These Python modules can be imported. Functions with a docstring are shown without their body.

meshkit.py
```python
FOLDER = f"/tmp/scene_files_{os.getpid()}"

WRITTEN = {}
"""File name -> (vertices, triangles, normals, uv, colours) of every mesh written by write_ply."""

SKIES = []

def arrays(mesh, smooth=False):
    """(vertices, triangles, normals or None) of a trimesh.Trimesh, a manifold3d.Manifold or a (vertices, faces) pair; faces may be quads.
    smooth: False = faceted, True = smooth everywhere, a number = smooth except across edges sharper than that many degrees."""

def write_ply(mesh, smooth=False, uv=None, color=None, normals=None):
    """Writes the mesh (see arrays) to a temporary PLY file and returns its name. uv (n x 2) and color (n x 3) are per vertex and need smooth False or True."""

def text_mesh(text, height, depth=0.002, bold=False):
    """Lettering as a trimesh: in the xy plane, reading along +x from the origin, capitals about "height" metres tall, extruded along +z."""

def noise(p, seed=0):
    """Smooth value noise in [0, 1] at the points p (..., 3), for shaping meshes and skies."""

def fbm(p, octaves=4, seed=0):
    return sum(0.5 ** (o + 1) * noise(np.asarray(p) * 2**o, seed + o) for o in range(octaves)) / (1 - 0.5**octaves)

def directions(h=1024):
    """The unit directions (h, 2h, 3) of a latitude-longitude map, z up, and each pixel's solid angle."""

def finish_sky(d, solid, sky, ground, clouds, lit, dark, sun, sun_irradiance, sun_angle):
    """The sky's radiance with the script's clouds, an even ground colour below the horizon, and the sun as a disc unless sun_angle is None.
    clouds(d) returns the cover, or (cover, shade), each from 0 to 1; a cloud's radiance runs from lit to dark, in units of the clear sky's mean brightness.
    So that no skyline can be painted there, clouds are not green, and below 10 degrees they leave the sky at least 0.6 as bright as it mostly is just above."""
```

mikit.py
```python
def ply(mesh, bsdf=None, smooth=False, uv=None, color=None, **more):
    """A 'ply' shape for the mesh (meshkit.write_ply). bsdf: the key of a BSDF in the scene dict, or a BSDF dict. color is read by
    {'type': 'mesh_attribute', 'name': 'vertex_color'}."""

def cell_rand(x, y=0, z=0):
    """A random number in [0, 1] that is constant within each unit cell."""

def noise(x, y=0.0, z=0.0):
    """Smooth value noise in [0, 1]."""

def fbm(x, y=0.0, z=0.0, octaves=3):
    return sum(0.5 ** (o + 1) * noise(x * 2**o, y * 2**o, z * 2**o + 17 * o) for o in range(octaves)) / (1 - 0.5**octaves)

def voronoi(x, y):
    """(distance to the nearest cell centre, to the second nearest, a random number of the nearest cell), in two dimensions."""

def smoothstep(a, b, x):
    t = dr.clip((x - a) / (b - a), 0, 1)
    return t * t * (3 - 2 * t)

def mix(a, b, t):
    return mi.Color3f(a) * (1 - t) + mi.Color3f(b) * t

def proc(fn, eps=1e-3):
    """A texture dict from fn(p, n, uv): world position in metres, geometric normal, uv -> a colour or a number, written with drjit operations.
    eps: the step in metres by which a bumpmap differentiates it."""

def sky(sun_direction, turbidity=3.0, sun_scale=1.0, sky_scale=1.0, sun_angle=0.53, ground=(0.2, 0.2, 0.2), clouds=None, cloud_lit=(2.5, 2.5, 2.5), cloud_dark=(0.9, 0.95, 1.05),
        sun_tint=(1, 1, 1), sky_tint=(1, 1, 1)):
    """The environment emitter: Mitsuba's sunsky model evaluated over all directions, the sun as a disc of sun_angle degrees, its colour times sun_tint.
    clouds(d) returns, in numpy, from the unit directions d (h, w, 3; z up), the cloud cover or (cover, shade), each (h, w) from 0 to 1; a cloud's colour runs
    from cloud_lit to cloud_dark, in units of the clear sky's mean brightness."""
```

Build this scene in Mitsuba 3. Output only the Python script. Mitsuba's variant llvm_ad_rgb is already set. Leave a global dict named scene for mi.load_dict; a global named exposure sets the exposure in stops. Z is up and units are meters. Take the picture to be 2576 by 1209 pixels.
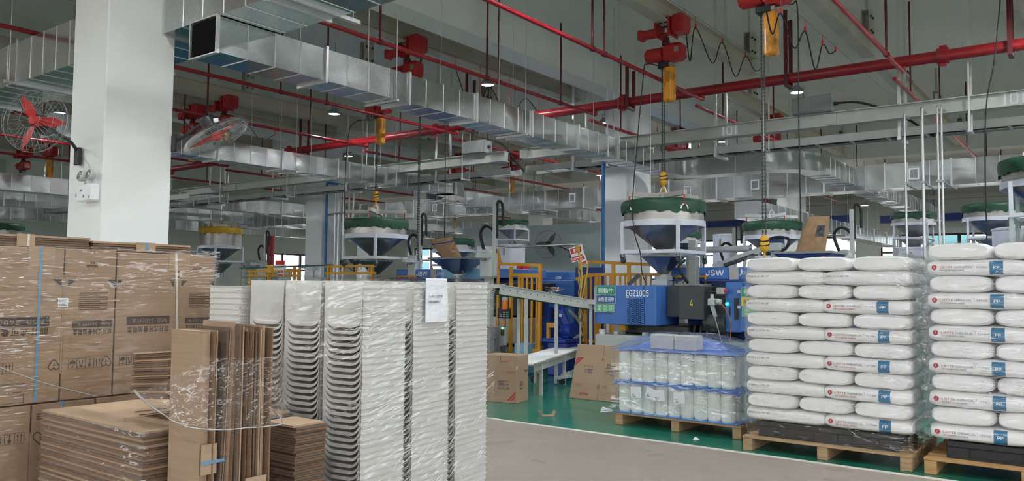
"""A molding plant hall: wrapped pallets in front, moulding machines, hoppers, ducts and hoists behind. X runs right-and-away, Y left-and-away, Z up (metres)."""
import math, random
import numpy as np, trimesh, mitsuba as mi, drjit as dr
import mikit, meshkit
from shapely.geometry import Polygon
from shapely import affinity
from mikit import noise, fbm, smoothstep, mix, cell_rand

scene, labels = {"type": "scene"}, {}
T = mi.ScalarTransform4f
rnd = random.Random(7)
PI = math.pi

# ------------------------------------------------------------------ camera, sky, lamps, exposure
exposure = 2.0
yaw, pitch, roll = (math.radians(v) for v in (36.886, 3.202, 0.487))
fw = np.array([math.cos(pitch) * math.cos(yaw), math.cos(pitch) * math.sin(yaw), math.sin(pitch)])
rt = np.array([math.sin(yaw), -math.cos(yaw), 0.0])
up = np.cross(rt, fw)
up = math.cos(roll) * up - math.sin(roll) * rt
scene["camera"] = {"type": "perspective", "fov": math.degrees(2 * math.atan(1288 / 2015.0)), "fov_axis": "x", "near_clip": 0.05, "far_clip": 400.0,
                   "to_world": T().look_at(origin=[0, 0, 1.5], target=[float(v) for v in np.array([0, 0, 1.5]) + fw], up=[float(v) for v in up])}
scene["sky"] = mikit.sky((-0.5, 0.4, 0.75), turbidity=6.0, sun_scale=0.0, sky_scale=4.5, ground=(0.3, 0.3, 0.3),
                         clouds=lambda d: (np.full(d.shape[:2], 0.93), meshkit.fbm(d * 2.5, 3, 5) * 0.5), cloud_lit=(1.5, 1.55, 1.6), cloud_dark=(1.1, 1.15, 1.2))
LAMP = 150.0          # radiance of a high-bay lamp's face
# high-bay lamps: those the photo shows, then the rest of the hall's grid (outside the frame, or behind ducts and columns)
LAMPS = [(11.89, 9.54, 5.35), (11.95, 14.05, 5.35), (16.2, 18.35, 5.35), (16.34, 9.56, 5.35), (15.86, 4.9, 5.35), (28.0, 6.49, 4.23), (8.27, 19.16, 5.35)]
LAMPS += [(x, y, 5.35) for x, y in ((7.7, 4.9), (7.7, 0.4), (3.5, 4.6), (3.5, 0.4), (3.5, -3.8), (-0.8, 4.9), (-0.8, 0.4), (-0.8, 9.5), (-0.8, -3.8), (7.7, -3.8), (-3.0, 14.0), (0.2, 14.0), (11.9, 0.2), (16.0, 0.3), (11.9, -4),
          (20.2, 8.2), (24.3, 9.4), (24.0, 14.2), (20.0, 22.9), (12.0, 24.6), (28.0, 18.6), (32.0, 9.6), (20.0, 0.5), (33.0, 2.0), (24.0, 28.0), (14.0, 33.0), (30.0, 30.0))]

# ------------------------------------------------------------------ mesh helpers
def cat(*ms):
    ms = [m for x in ms for m in (x if isinstance(x, (list, tuple)) else [x])]
    return trimesh.util.concatenate(ms) if len(ms) > 1 else ms[0]
_UB = trimesh.creation.box((1, 1, 1))
def bx(x0, x1, y0, y1, z0, z1):
    v = _UB.vertices * [abs(x1 - x0), abs(y1 - y0), abs(z1 - z0)] + [(x0 + x1) / 2, (y0 + y1) / 2, (z0 + z1) / 2]
    return trimesh.Trimesh(v, _UB.faces, process=False)
def cb(x0, x1, y0, y1, z0, z1, c=0.01):
    """A box with chamfered edges."""
    from manifold3d import Manifold
    pts = []
    for sx in (0, 1):
        for sy in (0, 1):
            for sz in (0, 1):
                p = [x1 if sx else x0, y1 if sy else y0, z1 if sz else z0]
                d = [-c if sx else c, -c if sy else c, -c if sz else c]
                for k in range(3):
                    q = [p[i] + (0 if i == k else d[i]) for i in range(3)]
                    pts.append(q)
    m = Manifold.hull_points(np.array(pts)).to_mesh()
    return trimesh.Trimesh(m.vert_properties[:, :3], m.tri_verts, process=False)
def bar(p, q, w=0.04, h=None, upv=(0, 0, 1)):
    """A rectangular bar from p to q."""
    p, q = np.array(p, float), np.array(q, float)
    d = q - p; L = np.linalg.norm(d); d /= L
    u = np.array(upv, float)
    if abs(d @ u) > 0.99: u = np.array([1.0, 0, 0])
    s = np.cross(d, u); s /= np.linalg.norm(s); u = np.cross(s, d)
    h = w if h is None else h
    v = _UB.vertices
    return trimesh.Trimesh((p + q) / 2 + v[:, :1] * d * L + v[:, 1:2] * s * w + v[:, 2:] * u * h, _UB.faces, process=False)
def cyl(p, q, r, n=12, r2=None, cap=True):
    p, q = np.array(p, float), np.array(q, float)
    d = q - p; d /= np.linalg.norm(d)
    a = np.cross(d, [0, 0, 1.0] if abs(d[2]) < 0.9 else [1.0, 0, 0]); a /= np.linalg.norm(a); b = np.cross(d, a)
    t = np.arange(n) * 2 * PI / n
    ring = np.cos(t)[:, None] * a + np.sin(t)[:, None] * b
    r2 = r if r2 is None else r2
    v = np.vstack([p + ring * r, q + ring * r2, [p, q]])
    f = []
    for i in range(n):
        j = (i + 1) % n
        f += [[i, j, n + j], [i, n + j, n + i]]
        if cap: f += [[2 * n, j, i], [2 * n + 1, n + i, n + j]]
    return trimesh.Trimesh(v, f, process=False)
def tube(pts, r, n=7, cap=True):
    """A round tube along a polyline."""
    P = np.array(pts, float)
    t = np.gradient(P, axis=0); t /= np.linalg.norm(t, axis=1, keepdims=True) + 1e-12
    a = np.cross(t[0], [0, 0, 1.0] if abs(t[0][2]) < 0.9 else [1.0, 0, 0]); A = []
    for k in range(len(P)):
        a = a - (a @ t[k]) * t[k]; a /= np.linalg.norm(a) + 1e-12; A.append(a)
    A = np.array(A); B = np.cross(t, A); w = np.arange(n) * 2 * PI / n
    rr = np.broadcast_to(np.asarray(r, float), (len(P),))
    v = (P[:, None] + rr[:, None, None] * (np.cos(w)[None, :, None] * A[:, None] + np.sin(w)[None, :, None] * B[:, None])).reshape(-1, 3)
    f = []
    for k in range(len(P) - 1):
        for i in range(n):
            j = (i + 1) % n
            f += [[k * n + i, k * n + j, (k + 1) * n + j], [k * n + i, (k + 1) * n + j, (k + 1) * n + i]]
    if cap:
        v = np.vstack([v, P[:1], P[-1:]]); m = len(v)
        for i in range(n):
            j = (i + 1) % n
            f += [[m - 2, j, i], [m - 1, (len(P) - 1) * n + i, (len(P) - 1) * n + j]]
    return trimesh.Trimesh(v, f, process=False)
def curve(ctrl, n=24):
    """Catmull-Rom through the control points."""
    P = np.array(ctrl, float)
    P = np.vstack([2 * P[0] - P[1], P, 2 * P[-1] - P[-2]])
    out = []
    segs = len(P) - 3
    per = max(2, n // segs)
    for i in range(segs):
        for t in np.linspace(0, 1, per, endpoint=(i == segs - 1)):
            a, b, c, d = P[i:i + 4]
            out.append(0.5 * (2 * b + (c - a) * t + (2 * a - 5 * b + 4 * c - d) * t * t + (3 * b - a - 3 * c + d) * t ** 3))
    return np.array(out)
def lathe(prof, n=32, at=(0, 0, 0), closed=False):
    """Revolve (r, z) points about the z axis."""
    P = np.array(prof, float); t = np.arange(n) * 2 * PI / n
    v = np.stack([P[:, None, 0] * np.cos(t), P[:, None, 0] * np.sin(t), np.repeat(P[:, 1:2], n, 1)], -1).reshape(-1, 3) + np.array(at, float)
    f = []
    for k in range(len(P) - 1):
        for i in range(n):
            j = (i + 1) % n
            f += [[k * n + i, k * n + j, (k + 1) * n + j], [k * n + i, (k + 1) * n + j, (k + 1) * n + i]]
    return trimesh.Trimesh(v, f, process=False)
def grid(fn, nu, nv):
    """An open sheet: fn(u, v) -> points for u, v in 0..1."""
    u, v = np.meshgrid(np.linspace(0, 1, nu), np.linspace(0, 1, nv), indexing="ij")
    p = fn(u.ravel(), v.ravel()); f = []
    i, j = np.meshgrid(np.arange(nu - 1), np.arange(nv - 1), indexing="ij"); a = (i * nv + j).ravel()
    f = np.vstack([np.stack([a, a + nv, a + nv + 1], 1), np.stack([a, a + nv + 1, a + 1], 1)])
    return trimesh.Trimesh(p, f, process=False)
def prism(poly, h):
    return trimesh.creation.extrude_polygon(Polygon(poly), h, engine="earcut")
def xf(m, M):
    m = m.copy(); m.apply_transform(M); return m
def rotz(a, c=(0, 0, 0)):
    return trimesh.transformations.rotation_matrix(math.radians(a), [0, 0, 1], c)
def rot(a, ax, c=(0, 0, 0)):
    return trimesh.transformations.rotation_matrix(math.radians(a), ax, c)
def mv(m, x=0, y=0, z=0):
    m = m.copy(); m.vertices = m.vertices + [x, y, z]; return m
def frame(o, ex, ey):
    """4x4 that takes local x, y to the directions ex, ey (z = ex x ey) with origin o."""
    ex, ey = np.array(ex, float), np.array(ey, float)
    M = np.eye(4); M[:3, 0] = ex / np.linalg.norm(ex); M[:3, 1] = ey / np.linalg.norm(ey); M[:3, 2] = np.cross(M[:3, 0], M[:3, 1]); M[:3, 3] = o
    return M

# ------------------------------------------------------------------ scene helpers
_used = {}
def numbered(name):
    k = _used.get(name, 0); _used[name] = k + 1
    return name if k == 0 else f"{name}_{k:03d}"
def thing(name, label, cat_, group=None, kind=None):
    key = numbered(name)
    labels[key] = {"label": label, "category": cat_}
    if group: labels[key]["group"] = group
    if kind: labels[key]["kind"] = kind
    return key
def part(parent, name, mesh, mat, smooth=False, label=None, kind=None, **kw):
    key = numbered(f"{parent}__{name}")
    scene[key] = mesh if isinstance(mesh, dict) else mikit.ply(mesh, mat, smooth=smooth, **kw)
    if label or kind:
        labels[key] = {k: v for k, v in (("label", label), ("kind", kind)) if v}
    return key
def solo(name, label, cat_, mesh, mat, smooth=False, group=None, kind=None, **kw):
    key = thing(name, label, cat_, group, kind)
    scene[key] = mesh if isinstance(mesh, dict) else mikit.ply(mesh, mat, smooth=smooth, **kw)
    return key
def struct(name, mesh, mat, smooth=False, label=None):
    key = numbered(name)
    scene[key] = mikit.ply(mesh, mat, smooth=smooth)
    labels[key] = {"kind": "structure"}
    if label: labels[key]["label"] = label
    return key
def placed(d, M):
    """The shape dict d again under another transform."""
    return {**d, "to_world": T(np.asarray(M, float))}

# ------------------------------------------------------------------ materials
def rgb(*c):
    return {"type": "rgb", "value": list(c if len(c) > 1 else c * 3)}
def pbr(name, color, rough=0.5, metal=0.0, spec=0.5, two=True, **kw):
    d = {"type": "principled", "base_color": color if isinstance(color, dict) else rgb(*color), "roughness": rough, "metallic": metal, "specular": spec, **kw}
    scene[name] = {"type": "twosided", "m": d} if two else d
    return name
def dirt(base, amount=0.12, scale=3.0, seed=0.0):
    b = mi.Color3f(*base)
    return mikit.proc(lambda p, n, uv: b * (1 - amount * fbm(p.x * scale + seed, p.y * scale, p.z * scale)))
pbr("paint_white", dirt((0.80, 0.82, 0.80), 0.06, 1.3), 0.55)
pbr("ceiling_paint", dirt((0.82, 0.85, 0.80), 0.08, 0.8), 0.8, spec=0.2)
pbr("wall_paint", dirt((0.62, 0.67, 0.63), 0.08, 0.7), 0.7, spec=0.3)
def _beige(p, n, uv):
    f = fbm(p.x * 1.1, p.y * 1.1, 0) * 0.55 + fbm(p.x * 14, p.y * 14, 3) * 0.25 + noise(p.x * 160, p.y * 160) * 0.2
    s = smoothstep(0.70, 0.8, fbm(p.x * 5, p.y * 5, 9))
    return mix((0.225, 0.19, 0.165), (0.30, 0.255, 0.222), f) * (1 - 0.12 * s)
pbr("floor_beige_paint", mikit.proc(_beige), 0.5, spec=0.35)
def _green(p, n, uv):
    f = fbm(p.x * 1.5, p.y * 1.5, 1)
    return mix((0.008, 0.125, 0.085), (0.014, 0.17, 0.115), f)
pbr("floor_green_paint", mikit.proc(_green), mikit.proc(lambda p, n, uv: 0.13 + 0.16 * fbm(p.x * 2.2, p.y * 2.2, 4)), spec=0.6)
pbr("tape_white", dirt((0.66, 0.64, 0.58), 0.35, 9.0), 0.6)
def _galv(p, n, uv):
    a = cell_rand(p.x * 28 + 2.5 * noise(p.y * 30, p.z * 30), p.y * 28, p.z * 28 + 1.5 * noise(p.x * 40, p.z * 30))
    return mi.Color3f(0.54, 0.57, 0.57) * (0.86 + 0.2 * a * fbm(p.x * 3, p.y * 3, p.z * 3) + 0.1 * fbm(p.x * 1.1, p.y * 1.1, p.z * 3))
pbr("galvanized", mikit.proc(_galv), mikit.proc(lambda p, n, uv: 0.13 + 0.13 * fbm(p.x * 2.3, p.y * 2.3, p.z * 2.3)), 0.95)
pbr("galvanized_edge", (0.74, 0.75, 0.75), 0.38, 0.8)
pbr("seam_metal", (0.86, 0.87, 0.87), 0.30, 0.9)
pbr("aluminium", (0.70, 0.71, 0.71), 0.32, 0.9)
pbr("steel_grey", (0.36, 0.37, 0.37), 0.4, 0.7)
pbr("chrome", (0.75, 0.75, 0.75), 0.15, 1.0)
pbr("stainless", mikit.proc(lambda p, n, uv: mi.Color3f(0.50, 0.48, 0.45) * (0.85 + 0.25 * noise(p.x * 3, p.y * 3, p.z * 60))), 0.36, 0.9)
pbr("cone_steel", mikit.proc(lambda p, n, uv: mi.Color3f(0.34, 0.35, 0.38) * (0.75 + 0.4 * noise(p.x * 4, p.y * 4, p.z * 9))), 0.3, 0.95)
pbr("red_pipe", dirt((0.33, 0.010, 0.017), 0.25, 5.0), 0.28, clearcoat=0.5)
pbr("dark_red", (0.11, 0.012, 0.016), 0.5)
pbr("hoist_red", dirt((0.50, 0.025, 0.025), 0.3, 9.0), 0.35)
pbr("bright_red", (0.62, 0.03, 0.03), 0.4)
pbr("cream_paint", dirt((0.56, 0.53, 0.43), 0.22, 2.5), 0.5)
pbr("tray_grey", dirt((0.44, 0.45, 0.42), 0.15, 3.0), 0.42, 0.25)
pbr("black_rubber", (0.012, 0.012, 0.014), 0.6)
pbr("black_plastic", (0.02, 0.02, 0.022), 0.4)
pbr("black_matte", (0.006, 0.006, 0.007), 0.9, spec=0.1)
pbr("dark_grey", dirt((0.050, 0.058, 0.060), 0.2, 8.0), 0.45)
pbr("mid_grey", dirt((0.24, 0.25, 0.245), 0.2, 5.0), 0.5)
pbr("light_grey", dirt((0.52, 0.54, 0.53), 0.14, 4.0), 0.45)
pbr("beige_grey", dirt((0.46, 0.44, 0.40), 0.12, 4.0), 0.5)
pbr("frame_white", dirt((0.70, 0.71, 0.78), 0.08, 4.0), 0.4)
pbr("machine_blue", dirt((0.055, 0.17, 0.50), 0.12, 3.0), 0.38)
pbr("deep_blue", dirt((0.012, 0.045, 0.24), 0.2, 4.0), 0.4)
pbr("light_blue", (0.20, 0.45, 0.66), 0.4)
pbr("robot_blue", dirt((0.012, 0.055, 0.38), 0.2, 6.0), 0.35)
pbr("pipe_blue", (0.012, 0.13, 0.36), 0.35)
pbr("safety_yellow", dirt((0.72, 0.33, 0.015), 0.2, 5.0), 0.38)
pbr("hook_yellow", dirt((0.78, 0.40, 0.02), 0.3, 14.0), 0.42)
pbr("vinyl_orange", mikit.proc(lambda p, n, uv: mi.Color3f(0.74, 0.30, 0.022) * (1 - 0.4 * smoothstep(0.52, 0.66, fbm(p.x * 9, p.y * 9, p.z * 4)))), 0.2, clearcoat=0.8)
pbr("tarp_green", dirt((0.018, 0.085, 0.045), 0.35, 7.0), 0.5)
pbr("tarp_yellow", dirt((0.62, 0.36, 0.012), 0.25, 7.0), 0.45)
pbr("beacon_orange", (0.85, 0.22, 0.01), 0.25)
pbr("kraft_paper", dirt((0.40, 0.25, 0.145), 0.25, 9.0), 0.75, spec=0.2)
def _board(c0, c1):
    def f(p, n, uv):
        g = noise(p.x * 5, p.y * 5, p.z * 120) * 0.4 + fbm(p.x * 3, p.y * 3, p.z * 3) * 0.6
        return mix(c0, c1, g)
    return mikit.proc(f)
pbr("cardboard", _board((0.32, 0.215, 0.14), (0.41, 0.285, 0.195)), 0.75, spec=0.2)
pbr("cardboard_light", _board((0.37, 0.255, 0.17), (0.46, 0.33, 0.225)), 0.75, spec=0.2)
pbr("cardboard_dark", _board((0.16, 0.095, 0.06), (0.24, 0.15, 0.095)), 0.85, spec=0.1)
pbr("cardboard_grey", _board((0.12, 0.085, 0.065), (0.20, 0.145, 0.11)), 0.85, spec=0.1)
scene["white_plastic"] = {"type": "principledthin", "base_color": rgb(0.80, 0.79, 0.76), "roughness": 0.4, "diff_trans": 0.55, "eta": 1.45}
pbr("white_sheet", (0.80, 0.82, 0.86), 0.7)
pbr("bag_white", dirt((0.84, 0.83, 0.83), 0.05, 5.0), 0.33)
pbr("roll_white", mikit.proc(lambda p, n, uv: mi.Color3f(0.80, 0.83, 0.79) * (0.86 + 0.2 * noise(p.x * 160, p.y * 160, p.z * 160))), 0.7)
pbr("blue_sheet", (0.09, 0.19, 0.56), 0.35)
def _wood(c0, c1):
    def f(p, n, uv):
        g = noise(p.x * 9, p.y * 9, p.z * 45) * 0.5 + noise(p.x * 45, p.y * 3.5, p.z * 60) * 0.5
        return mix(c0, c1, g)
    return mikit.proc(f)
pbr("wood", _wood((0.30, 0.185, 0.10), (0.52, 0.36, 0.215)), 0.75, spec=0.2)
pbr("wood_warm", _wood((0.36, 0.19, 0.08), (0.56, 0.34, 0.16)), 0.75, spec=0.2)
pbr("print_black", (0.085, 0.068, 0.066), 0.7, spec=0.2)
pbr("print_brown", (0.13, 0.075, 0.05), 0.75, spec=0.2)
pbr("print_red", (0.44, 0.045, 0.06), 0.6, spec=0.2)
pbr("print_faded_red", (0.40, 0.15, 0.10), 0.7, spec=0.2)
pbr("print_violet", (0.13, 0.10, 0.17), 0.7, spec=0.2)
pbr("print_grey", (0.26, 0.27, 0.31), 0.6, spec=0.2)
pbr("print_teal", (0.035, 0.17, 0.33), 0.4)
pbr("print_white", (0.80, 0.81, 0.82), 0.5)
pbr("sign_green", (0.012, 0.30, 0.13), 0.4)
pbr("sign_pale_green", (0.12, 0.46, 0.21), 0.4)
pbr("sign_blue", (0.018, 0.10, 0.34), 0.4)
pbr("sign_yellow", (0.80, 0.62, 0.03), 0.4)
pbr("strap_blue", (0.13, 0.29, 0.44), 0.4)
pbr("strap_white", (0.66, 0.62, 0.55), 0.5)
pbr("rope_yellow", (0.60, 0.40, 0.06), 0.7)
pbr("facade_white", (0.82, 0.82, 0.80), 0.8)
pbr("facade_glass", (0.16, 0.36, 0.40), 0.2)
scene["film"] = {"type": "thindielectric", "int_ior": 1.52}
scene["film_crease"] = {"type": "blendbsdf", "weight": 0.6, "a": {"type": "thindielectric", "int_ior": 1.5}, "b": {"type": "principled", "base_color": rgb(0.93), "metallic": 0.7, "roughness": 0.30, "specular": 0.9, "clearcoat": 1.0, "clearcoat_gloss": 0.9}}
scene["pane_glass"] = {"type": "thindielectric", "int_ior": 1.5}
def glow(c):
    return {"type": "area", "radiance": rgb(*c)}
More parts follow.
